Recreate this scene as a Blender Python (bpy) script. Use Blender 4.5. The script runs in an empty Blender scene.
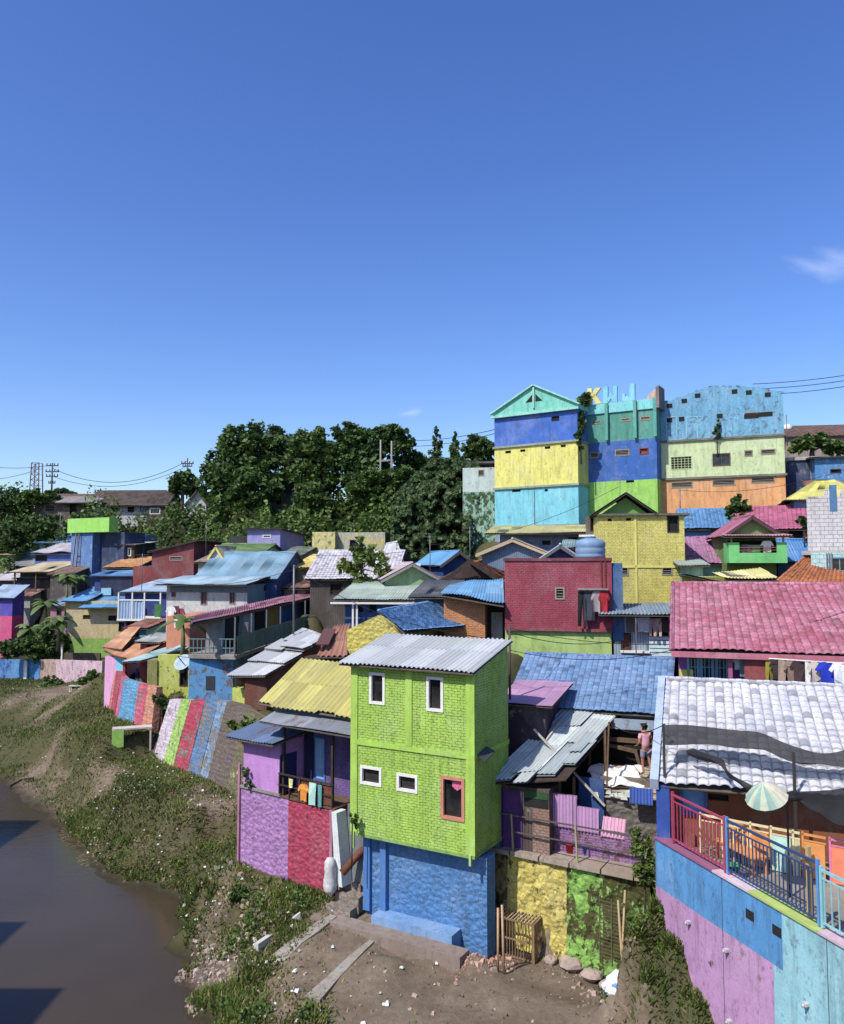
import bpy, math, random
import numpy as np
from mathutils import Vector, Matrix
random.seed(7); rng = np.random.default_rng(11)
scene = bpy.context.scene; COL = scene.collection
R = math.radians
# ------------------------------------------------------------------ camera
FPX, CX, CY, CAMZ = 800.0, 422.0, 512.0, 13.0
TH = math.atan(53/800.0); ST, CT = math.sin(TH), math.cos(TH)
def kz(py):                       # dz/dY for a picture row
    t = (CY-py)/FPX
    return (t*CT+ST)/(CT-t*ST)
def P(px, py, Y):
    z = Y*kz(py); d = Y*CT+z*ST
    return Vector(((px-CX)/FPX*d, Y, CAMZ+z))
def G(px, py, z):                 # where the ray meets height z
    return P(px, py, (z-CAMZ)/kz(py))
cam = bpy.data.cameras.new('camera'); co = bpy.data.objects.new('camera', cam); COL.objects.link(co)
co.location = (0, 0, CAMZ); co.rotation_euler = (R(90)+TH, 0, 0)
cam.sensor_fit = 'HORIZONTAL'; cam.sensor_width = 36; cam.lens = FPX/844*36
cam.clip_start = .1; cam.clip_end = 9000
scene.camera = co
scene.render.resolution_x, scene.render.resolution_y = 844, 1024
# ------------------------------------------------------------------ materials
def lin(c):
    return tuple(((x/255)/12.92 if x/255 <= .04045 else ((x/255+.055)/1.055)**2.4) for x in c)
_M = {}
def pig(c, k=.86, g=.16):        # real pigments are duller than screen colours
    b = lin(c); b = (b[0], min(1, b[1]*(1.15 if b[2] > b[0]*2 and b[1] < b[2]*.5 else 1)), b[2]); y = .2126*b[0]+.7152*b[1]+.0722*b[2]; return tuple(min(.80, (x*(1-g)+y*g)*k+.012) for x in b)
class NT:
    def __init__(s, name):
        s.m = bpy.data.materials.new(name); s.m.use_nodes = True; s.t = s.m.node_tree; s.n = s.t.nodes; s.n.clear()
        s.out = s.n.new('ShaderNodeOutputMaterial'); s.b = s.n.new('ShaderNodeBsdfPrincipled')
        s.t.links.new(s.b.outputs[0], s.out.inputs[0])
    def new(s, ty, **k):
        n = s.n.new('ShaderNode'+ty)
        for a, v in k.items():
            if a.startswith('i_'): n.inputs[int(a[2:]) if a[2:].isdigit() else a[2:].replace('_', ' ')].default_value = v
            else: setattr(n, a, v)
        return n
    def l(s, a, b): s.t.links.new(a, b)
    def math(s, op, a, b=0., c=0.):
        n = s.n.new('ShaderNodeMath'); n.operation = op
        for i, x in enumerate((a, b, c)):
            if hasattr(x, 'links'): s.l(x, n.inputs[i])
            else: n.inputs[i].default_value = x
        return n.outputs[0]
    def mix(s, f, a, b, bt='MIX'):
        n = s.n.new('ShaderNodeMix'); n.data_type = 'RGBA'; n.blend_type = bt
        for i, x in ((0, f), (6, a), (7, b)):
            if hasattr(x, 'links'): s.l(x, n.inputs[i])
            elif i == 0: n.inputs[0].default_value = x
            else: n.inputs[i].default_value = (*x[:3], 1)
        return n.outputs[2]
    def ramp(s, f, a, b):
        n = s.n.new('ShaderNodeMapRange'); n.inputs[1].default_value = a; n.inputs[2].default_value = b
        s.l(f, n.inputs[0]); return n.outputs[0]
    def noise(s, vec, scale, detail=3, rough=.55, sc=(1, 1, 1), off=0.):
        mp = s.new('Mapping'); mp.inputs['Scale'].default_value = sc; mp.inputs['Location'].default_value = (off, off*1.7, off*.3)
        s.l(vec, mp.inputs[0])
        n = s.new('TexNoise'); n.inputs['Scale'].default_value = scale; n.inputs['Detail'].default_value = detail
        n.inputs['Roughness'].default_value = rough; s.l(mp.outputs[0], n.inputs['Vector']); return n.outputs[0]
    def bump(s, h, st=.5, d=.02):
        n = s.new('Bump'); n.inputs['Strength'].default_value = st; n.inputs['Distance'].default_value = d
        s.l(h, n.inputs['Height']); s.l(n.outputs[0], s.b.inputs['Normal'])
    def wallvec(s):
        tc = s.new('TexCoord'); sp = s.new('SeparateXYZ'); s.l(tc.outputs['Object'], sp.inputs[0])
        cb = s.new('CombineXYZ'); s.l(s.math('ADD', sp.outputs[0], sp.outputs[1]), cb.inputs[0]); s.l(sp.outputs[2], cb.inputs[1])
        s.l(s.math('SUBTRACT', sp.outputs[0], sp.outputs[1]), cb.inputs[2])
        return cb.outputs[0], sp
GREY = lin((140, 132, 122))
def wall(c, kind='plaster', dirt=.35, peel=.12, und=None, seed=None, name=None, sat=True):
    """painted masonry: kind plaster / brick / stone / board / block"""
    key = ('w', c, kind, dirt, peel, und, seed)
    if key in _M: return _M[key]
    t = NT(name or 'painted_'+kind); sd = (hash(key) % 97)*1.3 if seed is None else seed
    sd = (sum(c)*.37+len(kind)) if seed is None else seed
    W, sp = t.wallvec(); base = pig(c); und = lin(und) if und else GREY
    grime_shade = tuple(x*.25+y*.12 for x, y in zip(base, GREY))
    v1 = t.ramp(t.noise(W, .9, 4, .6, off=sd), .3, .75)
    col = t.mix(v1, tuple(x*.80 for x in base), tuple(min(.88, x*1.06) for x in base))
    fade = t.ramp(t.noise(W, .45, 7, .68, off=sd+50), .48, .70)
    col = t.mix(t.math('MULTIPLY', fade, .30+.4*dirt), col, tuple(min(.78, x*.62+.20) for x in base))
    pat = t.ramp(t.noise(W, 1.7, 7, .74, sc=(1, .6, 1), off=sd+60), .53, .63)
    col = t.mix(t.math('MULTIPLY', pat, .22+.8*dirt*.6), col, tuple(x*.50+y*.07 for x, y in zip(base, GREY)))
    mot = t.ramp(t.noise(W, 9, 4, .7, off=sd+3), .45, .8)
    col = t.mix(t.math('MULTIPLY', mot, .35+dirt*.4), col, tuple(x*.62+y*.06 for x, y in zip(base, GREY)))
    st = t.ramp(t.noise(W, 1.0, 6, .72, sc=(2.6, .38, 2.6), off=sd+9), .50, .72)   # rain streaks
    col = t.mix(t.math('MULTIPLY', st, dirt), col, grime_shade)
    spk = t.ramp(t.noise(W, 15, 4, .8, off=sd+30), .56, .68); col = t.mix(t.math('MULTIPLY', spk, .34+.6*dirt*(kind != 'plaster')), col, grime_shade)
    blot = t.ramp(t.noise(W, 3.4, 8, .78, off=sd+80), .56, .62); col = t.mix(t.math('MULTIPLY', blot, .15+.75*dirt), col, grime_shade)
    h = t.noise(W, 14, 4, .7, off=sd)
    if kind == 'brick':
        nzz = t.new('TexNoise'); nzz.inputs['Scale'].default_value = 3.5; nzz.inputs['Detail'].default_value = 4; t.l(W, nzz.inputs['Vector']); wd = t.new('VectorMath', operation='MULTIPLY_ADD'); t.l(nzz.outputs['Color'], wd.inputs[0]); wd.inputs[1].default_value = (.07, .07, 0); t.l(W, wd.inputs[2])
        b = t.new('TexBrick'); t.l(wd.outputs[0], b.inputs['Vector']); b.inputs['Scale'].default_value = 1
        for k, v in (('Brick Width', .21), ('Row Height', .085), ('Mortar Size', .012), ('Mortar Smooth', .4), ('Bias', 0.)): b.inputs[k].default_value = v
        b.inputs['Color1'].default_value = (1, 1, 1, 1); b.inputs['Color2'].default_value = (.5, .5, .5, 1); b.inputs['Mortar'].default_value = (0, 0, 0, 1)
        gap = t.math('MULTIPLY', b.outputs['Fac'], t.ramp(t.noise(W, 6, 4, .75, off=sd+4), .40, .60))
        col = t.mix(t.math('MULTIPLY', gap, .8), col, grime_shade)  # mortar joints darkened: dirt, with the joints' shadow painted in
        h = t.math('SUBTRACT', t.math('MULTIPLY', h, .5), gap); bd = .025
    elif kind == 'block':
        b = t.new('TexBrick'); t.l(W, b.inputs['Vector']); b.inputs['Scale'].default_value = 1
        for k, v in (('Brick Width', .42), ('Row Height', .22), ('Mortar Size', .012), ('Mortar Smooth', .2)): b.inputs[k].default_value = v
        col = t.mix(t.math('MULTIPLY', b.outputs['Fac'], .7), col, grime_shade)
        h = t.math('SUBTRACT', t.math('MULTIPLY', h, .3), b.outputs['Fac']); bd = .02
    elif kind == 'stone':
        mp = t.new('Mapping'); mp.inputs['Scale'].default_value = (1, 1.25, 1); t.l(W, mp.inputs[0])
        nz = t.new('TexNoise'); nz.inputs['Scale'].default_value = 2.6; nz.inputs['Detail'].default_value = 4; t.l(mp.outputs[0], nz.inputs['Vector'])
        ad = t.new('VectorMath', operation='MULTIPLY_ADD'); t.l(nz.outputs['Color'], ad.inputs[0]); ad.inputs[1].default_value = (.28, .28, .0); t.l(mp.outputs[0], ad.inputs[2])
        vo = t.new('TexVoronoi', feature='DISTANCE_TO_EDGE', voronoi_dimensions='2D'); vo.inputs['Scale'].default_value = 4.6; t.l(ad.outputs[0], vo.inputs['Vector'])
        v2 = t.new('TexVoronoi', voronoi_dimensions='2D'); v2.inputs['Scale'].default_value = 4.6; t.l(ad.outputs[0], v2.inputs['Vector'])
        vo.inputs['Randomness'].default_value = .95; vs_ = t.new('TexVoronoi', feature='SMOOTH_F1', voronoi_dimensions='2D'); vs_.inputs['Scale'].default_value = 4.6; vs_.inputs['Smoothness'].default_value = .25; t.l(ad.outputs[0], vs_.inputs['Vector'])
        jo = t.math('SUBTRACT', 1, t.ramp(vo.outputs['Distance'], .0, .10))
        lum = t.ramp(v2.outputs['Color'], 0, 1)
        col = t.mix(t.math('MULTIPLY', lum, .3), col, tuple(x*.6 for x in base))
        col = t.mix(t.math('MULTIPLY', jo, t.math('ADD', .30, t.math('MULTIPLY', t.ramp(t.noise(W, 2.2, 5, .7, off=sd), .42, .64), .65))), col, grime_shade)
        h = t.math('ADD', t.math('MULTIPLY', h, .55), t.math('MULTIPLY', t.ramp(vs_.outputs['Distance'], .65, .05), .9)); bd = .035
    elif kind == 'board':
        wv = t.new('TexWave', wave_type='BANDS', bands_direction='X'); wv.inputs['Scale'].default_value = 2.6; t.l(W, wv.inputs[0])
        jo = t.ramp(wv.outputs[1], .12, .0)
        gr = t.noise(W, 8, 4, .7, sc=(6, .4, 6), off=sd)
        col = t.mix(t.math('MULTIPLY', gr, .5), col, grime_shade)
        col = t.mix(t.math('MULTIPLY', jo, .8), col, grime_shade); h = t.math('SUBTRACT', gr, jo); bd = .015
    else: bd = .012
    if peel > 0:
        pn = t.noise(W, 1.6, 8, .72, off=sd+21); th = .72-peel*.45
        pm = t.ramp(pn, th, th+.035)
        un = t.mix(t.ramp(t.noise(W, 6, 3, .6), .3, .7), tuple(x*.55 for x in und), tuple(x*1.05 for x in und))
        col = t.mix(pm, col, un); h = t.math('SUBTRACT', h, t.math('MULTIPLY', pm, .35))
    t.l(col, t.b.inputs['Base Color']); t.b.inputs['Roughness'].default_value = .82; t.b.inputs['Specular IOR Level'].default_value = .25
    t.bump(h, .9, bd); _M[key] = t.m; return t.m
def suv(t):
    a = t.new('Attribute'); a.attribute_name = 'suv'; return a.outputs['Vector']
def tin(c, rust=.25, dirt=.35, rc=(120, 72, 42), rough=.5, sheetw=.8, sheetl=1.8):
    key = ('t', c, rust, dirt, rc, rough)
    if key in _M: return _M[key]
    t = NT('corrugated_tin'); V = suv(t); base = pig(c, .84, .2); sd = sum(c)*.23
    sp = t.new('SeparateXYZ'); t.l(V, sp.inputs[0])
    cb = t.new('CombineXYZ'); t.l(t.math('FLOOR', t.math('DIVIDE', sp.outputs[0], sheetw)), cb.inputs[0]); t.l(t.math('FLOOR', t.math('DIVIDE', sp.outputs[1], sheetl)), cb.inputs[1]); cb.inputs[2].default_value = sd
    wn = t.new('TexWhiteNoise'); t.l(cb.outputs[0], wn.inputs[0])
    col = t.mix(wn.outputs[0], tuple(x*.70 for x in base), tuple(min(.85, x*1.06) for x in base))
    st = t.ramp(t.noise(V, 1.3, 6, .7, sc=(3, .35, 1), off=sd), .42, .68)
    dst = t.ramp(t.noise(V, .9, 7, .72, off=sd+40), .47, .62); col = t.mix(t.math('MULTIPLY', dst, .18+dirt*.7), col, tuple(x*.42+.07 for x in base))
    jn = t.ramp(t.math('FRACT', t.math('DIVIDE', sp.outputs[1], sheetl)), .035, .0); jn2 = t.ramp(t.math('FRACT', t.math('DIVIDE', sp.outputs[0], sheetw)), .03, .0); col = t.mix(t.math('MULTIPLY', t.math('MAXIMUM', jn, jn2), .55), col, tuple(x*.25 for x in base))
    col = t.mix(t.math('MULTIPLY', st, dirt), col, tuple(x*.35+.03 for x in base))
    wv = t.new('TexWave', bands_direction='X'); wv.inputs['Scale'].default_value = 1.5; wv.inputs['Distortion'].default_value = .6; t.l(V, wv.inputs[0])
    col = t.mix(t.math('MULTIPLY', wv.outputs[1], .22), col, tuple(x*.55 for x in base))
    rn = t.noise(V, 1.1, 7, .7, sc=(1.6, .7, 1), off=sd+5); th = .74-rust*.5
    rm = t.ramp(rn, th, th+.12)
    rr = t.mix(t.ramp(t.noise(V, 5, 3), .3, .7), lin(rc), tuple(x*.4 for x in lin(rc)))
    col = t.mix(rm, col, rr); t.l(col, t.b.inputs['Base Color'])
    t.b.inputs['Roughness'].default_value = rough; t.b.inputs['Specular IOR Level'].default_value = .35
    t.bump(t.math('ADD', t.noise(V, 4, 4, .6), t.math('MULTIPLY', rm, .3)), .5, .02); _M[key] = t.m; return t.m
def tile(c, c2=None, dirt=.4, pw=.25, pr=.3, dark=(70, 66, 62), var=.35, pat=.0):
    key = ('r', c, c2, dirt, pw, pr, dark, var)
    if key in _M: return _M[key]
    t = NT('clay_tiles'); V = suv(t); base = pig(c, .86, .12); b2 = pig(c2, .86, .1) if c2 else tuple(x*.6 for x in base); sd = sum(c)*.31
    sp = t.new('SeparateXYZ'); t.l(V, sp.inputs[0])
    fx = t.math('DIVIDE', sp.outputs[0], pw); fy = t.math('DIVIDE', sp.outputs[1], pr)
    cb = t.new('CombineXYZ'); t.l(t.math('FLOOR', fx), cb.inputs[0]); t.l(t.math('FLOOR', fy), cb.inputs[1])
    wn = t.new('TexWhiteNoise'); t.l(cb.outputs[0], wn.inputs[0])
    big = t.ramp(t.noise(V, .5, 4, .6, off=sd), .35, .65)
    f = t.math('ADD', t.math('MULTIPLY', wn.outputs[0], var), t.math('MULTIPLY', big, .55))
    col = t.mix(f, base, b2)
    odd = t.math('GREATER_THAN', wn.outputs[0], .93); col = t.mix(t.math('MULTIPLY', odd, .45), col, lin(dark))
    ft = t.ramp(t.noise(V, 9, 5, .75, off=sd+70), .42, .66); col = t.mix(t.math('MULTIPLY', ft, .2+dirt*.7), col, tuple(x*.4+y*.25 for x, y in zip(base, lin(dark))))
    fr = t.math('FRACT', fx); e = t.math('MINIMUM', fr, t.math('SUBTRACT', 1, fr))
    ed = t.ramp(e, .14, .0); fr2 = t.math('FRACT', fy); ed2 = t.ramp(fr2, .2, .02)
    nn = t.ramp(t.noise(V, 3.2, 4, .7, off=sd), .3, .7)
    g = t.math('MULTIPLY', t.math('MAXIMUM', ed, ed2), t.math('ADD', .5, t.math('MULTIPLY', nn, .5)))
    col = t.mix(g, col, tuple(x*.18+y*.32 for x, y in zip(base, lin(dark))))
    pn = t.ramp(t.noise(V, 1.4, 7, .75, off=sd+8), .66-dirt*.3, .86-dirt*.2)
    col = t.mix(t.math('MULTIPLY', pn, .8), col, lin(dark))
    t.l(col, t.b.inputs['Base Color']); t.b.inputs['Roughness'].default_value = .75; t.b.inputs['Specular IOR Level'].default_value = .3
    t.bump(t.noise(V, 18, 3, .6), .5, .01); _M[key] = t.m; return t.m
def plain(c, rough=.6, metal=0., var=.25, sc=4., name='paint', alpha=None):
    key = ('p', c, rough, metal, var, sc, alpha)
    if key in _M: return _M[key]
    t = NT(name); tc = t.new('TexCoord'); b = pig(c, .95, .06)
    n = t.ramp(t.noise(tc.outputs['Object'], sc, 5, .65), .3, .7)
    col = t.mix(n, tuple(x*(1-var) for x in b), b)
    t.l(col, t.b.inputs['Base Color']); t.b.inputs['Roughness'].default_value = rough; t.b.inputs['Metallic'].default_value = metal
    t.b.inputs['Specular IOR Level'].default_value = .3
    if alpha is not None: t.b.inputs['Alpha'].default_value = alpha
    _M[key] = t.m; return t.m
def glass():
    if 'glass' in _M: return _M['glass']
    t = NT('window_glass'); tc = t.new('TexCoord')
    n = t.ramp(t.noise(tc.outputs['Object'], 1.5, 2), .4, .6)
    t.l(t.mix(n, (.010, .011, .013), (.035, .033, .03)), t.b.inputs['Base Color']); t.b.inputs['Roughness'].default_value = .15
    _M['glass'] = t.m; return t.m
DARK = plain((26, 24, 24), .9, var=.4, name='interior_shade'); WHITE = plain((225, 222, 215), .6, var=.15); WOOD = plain((110, 84, 62), .8, var=.5, sc=6)  # DARK: near-black colour standing in for shade inside openings
DWOOD = plain((62, 48, 38), .85, var=.5, sc=6); STEEL = plain((120, 122, 125), .5, .4); CONC = wall((150, 142, 132), 'plaster', .5, 0, name='bare_concrete')
RUSTW = plain((118, 66, 45), .8, var=.5, sc=5); BLACK = plain((14, 14, 15), .6, var=.3); SOFFIT = plain((96, 88, 80), .9, var=.4)
# ------------------------------------------------------------------ meshes
class MB:
    def __init__(s): s.v = []; s.f = []; s.m = []; s.uv = {}; s.sm = []; s.g = []
    def add(s, vs, fs, m=0, smooth=False):
        o = len(s.v); s.g.append((o, len(s.f))); s.v += [tuple(x) for x in vs]
        for f in fs: s.f.append([i+o for i in f]); s.m.append(m); s.sm.append(smooth)
        return s
    def hexa(s, c, m=0):          # 8 corners: bottom ring then top ring
        return s.add(c, [(3, 2, 1, 0), (4, 5, 6, 7), (0, 1, 5, 4), (1, 2, 6, 5), (2, 3, 7, 6), (3, 0, 4, 7)], m)
    def box(s, x0, x1, y0, y1, z0, z1, m=0):
        return s.hexa([(x0, y0, z0), (x1, y0, z0), (x1, y1, z0), (x0, y1, z0), (x0, y0, z1), (x1, y0, z1), (x1, y1, z1), (x0, y1, z1)], m)
    def beam(s, a, b, w, h=None, m=0):
        a, b = Vector(a), Vector(b); d = (b-a).normalized(); h = h or w
        up = Vector((0, 0, 1)) if abs(d.z) < .95 else Vector((0, 1, 0))
        x = d.cross(up).normalized()*w/2; y = x.cross(d).normalized()*h/2
        return s.hexa([a-x-y, a+x-y, a+x+y, a-x+y, b-x-y, b+x-y, b+x+y, b-x+y], m)
    def tube(s, pts, r, n=8, m=0, cap=True):
        pts = [Vector(p) for p in pts]; k = len(pts); rs = r if isinstance(r, (list, tuple)) else [r]*k
        vs = []
        for i, p in enumerate(pts):
            d = (pts[min(i+1, k-1)]-pts[max(i-1, 0)]).normalized(); up = Vector((0, 0, 1)) if abs(d.z) < .9 else Vector((0, 1, 0))
            x = d.cross(up).normalized(); y = x.cross(d)
            for j in range(n):
                a = 2*math.pi*j/n; vs.append(p+(x*math.cos(a)+y*math.sin(a))*rs[i])
        fs = [(i*n+j, i*n+(j+1) % n, (i+1)*n+(j+1) % n, (i+1)*n+j) for i in range(k-1) for j in range(n)]
        if cap: fs += [tuple(range(n))[::-1], tuple(range((k-1)*n, k*n))]
        return s.add(vs, fs, m, True)
    def prism(s, poly, y0, y1, m=0):   # poly in (x, z), extruded along y
        n = len(poly)
        vs = [(x, y0, z) for x, z in poly]+[(x, y1, z) for x, z in poly]
        fs = [tuple(range(n)), tuple(range(2*n-1, n-1, -1))]+[(i, i+n, (i+1) % n+n, (i+1) % n) for i in range(n)]
        return s.add(vs, fs, m)
    def lathe(s, prof, c=(0, 0, 0), n=20, m=0):
        vs = [(c[0]+r*math.cos(2*math.pi*j/n), c[1]+r*math.sin(2*math.pi*j/n), c[2]+z) for r, z in prof for j in range(n)]
        k = len(prof)
        fs = [(i*n+j, i*n+(j+1) % n, (i+1)*n+(j+1) % n, (i+1)*n+j) for i in range(k-1) for j in range(n)]
        fs += [tuple(range(n))[::-1], tuple(range((k-1)*n, k*n))]
        return s.add(vs, fs, m, True)
    def sheet(s, p00, p10, p11, p01, style='corr', pitch=None, amp=None, row=None, jit=.03, sag=.03, thick=.03, m=0, mu=1):
        p00, p10, p11, p01 = [np.array(p, float) for p in (p00, p10, p11, p01)]
        Wd = max(np.linalg.norm(p10-p00), np.linalg.norm(p11-p01)); L = max(np.linalg.norm(p01-p00), np.linalg.norm(p11-p10))
        pitch = pitch or {'corr': .16, 'tile': .25, 'flat': .6, 'box': .3}[style]; amp = amp if amp is not None else {'corr': .022, 'tile': .04, 'flat': .0, 'box': .025}[style]
        row = row or {'corr': 1.8, 'tile': .3, 'flat': 2.4, 'box': 3.}[style]; lift = {'corr': .02, 'tile': .035, 'flat': .015, 'box': .015}[style]
        nu = int(min(900, max(8, Wd/pitch*(6 if style != 'flat' else 2))))+1
        x = np.linspace(0, Wd, nu)
        if style == 'tile': hx = amp*np.abs(np.sin(np.pi*x/pitch))
        elif style == 'box': hx = amp*np.clip(np.sin(2*np.pi*x/pitch)*3, -1, 1)
        else: hx = amp*np.sin(2*np.pi*x/pitch)
        nr = max(1, int(round(L/row))); ts = []; hs_ = []; ri = []
        for k in range(nr):
            ts += [k/nr, (k+1)/nr]; hs_ += [lift, 0]; ri += [k, k]
        ts = np.array(ts); hs_ = np.array(hs_); ri = np.array(ri)
        n = np.cross(p10-p00, p01-p00); n /= np.linalg.norm(n)
        S = x/Wd; TT, SS = np.meshgrid(ts, S, indexing='ij')
        rs = np.random.default_rng(int(abs(p00[0]*31+p11[2]*17+Wd*7)*10) % 99999)
        ph = rs.uniform(0, 6, 6); fr = rs.uniform(.3, 1.0, 4)
        h = hx[None, :]+hs_[:, None]+sag*(np.sin(SS*Wd*fr[0]+ph[0]+ri[:, None]*.3)*.5+np.sin(SS*Wd*fr[1]*2.3+TT*L*fr[2]+ph[1])*.5)
        pw_ = .8 if style != 'tile' else pitch
        cid = np.floor(x/pw_).astype(int); tab = rs.uniform(-1, 1, (nr, cid.max()+1))
        h = h+tab[ri][:, cid]*(.014 if style != 'tile' else .013)
        sh = np.zeros_like(TT); jt = rs.uniform(-1, 1, (nr+1, cid.max()+1))
        for q in range(len(ts)):
            if q % 2 == 0: sh[q] = jt[ri[q]][cid]*jit/L*(1 if q == 0 else .5)
        T2 = TT+sh
        pos = ((1-SS)*(1-T2))[..., None]*p00+(SS*(1-T2))[..., None]*p10+(SS*T2)[..., None]*p11+((1-SS)*T2)[..., None]*p01
        pos = pos+h[..., None]*n
        o = len(s.v); s.v += [tuple(q) for q in pos.reshape(-1, 3).tolist()]
        uvs = np.stack([SS*Wd, TT*L], -1).reshape(-1, 2)
        uvs[:, 1] = np.clip(uvs[:, 1]+np.tile((np.arange(len(ts)) % 2)[:, None]*-1e-3, (1, nu)).reshape(-1), 0, None)
        for i, q in enumerate(uvs.tolist()): s.uv[o+i] = q
        for a in range(len(ts)-1):
            for b in range(nu-1):
                i = o+a*nu+b; s.f.append([i, i+1, i+nu+1, i+nu]); s.m.append(m); s.sm.append(style != 'box')
        a0 = n*(amp+sag*.9+.015); b0 = a0+n*thick; K = 7; vs = []
        for off in (a0, b0):
            for i in range(K):
                for j in range(K):
                    b_, a_ = i/(K-1), j/(K-1); vs.append(tuple((p00*(1-a_)+p10*a_)*(1-b_)+(p01*(1-a_)+p11*a_)*b_-off))
        fs = [(i*K+j, i*K+j+1, (i+1)*K+j+1, (i+1)*K+j) for i in range(K-1) for j in range(K-1)]; fs += [tuple(x+K*K for x in f[::-1]) for f in fs]
        rim = [j for j in range(K-1)]+[i*K+K-1 for i in range(K-1)]+[(K-1)*K+j for j in range(K-1, 0, -1)]+[i*K for i in range(K-1, 0, -1)]
        fs += [(rim[i], rim[i]+K*K, rim[(i+1) % len(rim)]+K*K, rim[(i+1) % len(rim)]) for i in range(len(rim))]
        s.add(vs, fs, mu)
        return s
def mkmesh(name, mb, mats):
    me = bpy.data.meshes.new(name); me.from_pydata(mb.v, [], mb.f)
    for m in (mats if isinstance(mats, (list, tuple)) else [mats]): me.materials.append(m)
    nm = len(me.materials)
    me.polygons.foreach_set('material_index', [min(x, nm-1) for x in mb.m]); me.polygons.foreach_set('use_smooth', mb.sm)
    if mb.uv:
        a = me.attributes.new('suv', 'FLOAT_VECTOR', 'POINT'); d = np.zeros((len(mb.v), 3))
        k = np.array(list(mb.uv.keys())); d[k, :2] = np.array(list(mb.uv.values())); a.data.foreach_set('vector', d.ravel())
    me.update(); return me
SPLIT = {'post', 'dark_panel', 'pipe', 'rafter', 'leg', 'blind_frame', 'loose_pole', 'timber', 'joint', 'bargeboard', 'blue_cloth'}
def obj(name, mb, mats, parent=None, label=None, loc=None, rz=0):
    if name in SPLIT and parent and len(mb.g) > 1:      # one object per post, leg, rafter ...
        first = None
        for i, (v0, f0) in enumerate(mb.g):
            v1, f1 = mb.g[i+1] if i+1 < len(mb.g) else (len(mb.v), len(mb.f)); q = MB(); q.add(mb.v[v0:v1], [[k-v0 for k in f] for f in mb.f[f0:f1]], 0)
            q.sm = mb.sm[f0:f1]; o = obj(name, q, mats, parent, label); first = first or o
        return first
    me = mb if isinstance(mb, bpy.types.Mesh) else mkmesh(name, mb, mats)
    o = bpy.data.objects.new(name, me); COL.objects.link(o)
    if parent: o.parent = parent
    if loc is not None: o.location = loc
    if rz: o.rotation_euler = (0, 0, rz)
    if label: o['label'] = label
    return o
def tag(o, label, cat, group=None, kind=None):
    if label: o['label'] = label
    if cat: o['category'] = cat
    if group: o['group'] = group
    if kind: o['kind'] = kind
    return o
def thing(name, label, cat, loc, rz=0, group=None):
    o = bpy.data.objects.new(name, None); COL.objects.link(o); o.location = loc; o.rotation_euler = (0, 0, rz)
    o.empty_display_size = .3; return tag(o, label, cat, group)
CTRL = []          # terrain control points
# ------------------------------------------------------------------ house frame
WIN = {  # frame material, frame width, vertical bars, horizontal bars, pane
    'white': (WHITE, .07, 0, 0, None), 'dark': (DWOOD, .04, 0, 0, 'dark'), 'hole': (None, 0, 0, 0, 'dark'), 'wood': (WOOD, .06, 1, 0, None),
    'slat': (plain((150, 140, 125), .7), .05, 0, 3, 'dark'), 'blue': (plain((120, 165, 190), .5), .07, 2, 1, None), 'blue3': (plain((120, 165, 190), .5), .06, 3, 1, None),
    'pink': (plain((196, 130, 105), .6), .08, 0, 0, None), 'shut': (plain((150, 120, 112), .7), .05, 1, 0, 'shut'), 'red': (plain((120, 50, 45), .7), .05, 0, 0, 'red'),
    'grille': (plain((188, 205, 150), .7), .04, 5, 4, 'dark'), 'door': (DWOOD, .07, 0, 0, 'brown'), 'bluedoor': (plain((60, 100, 170), .6), .06, 0, 0, 'blued'), 'whitedoor': (WHITE, .06, 0, 0, 'whited')}
PANES = {None: glass(), 'dark': DARK, 'shut': plain((125, 98, 92), .8, var=.4), 'red': plain((130, 62, 58), .8), 'brown': plain((120, 62, 40), .7, var=.4), 'blued': plain((120, 170, 225), .6), 'whited': plain((200, 200, 196), .6)}
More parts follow.
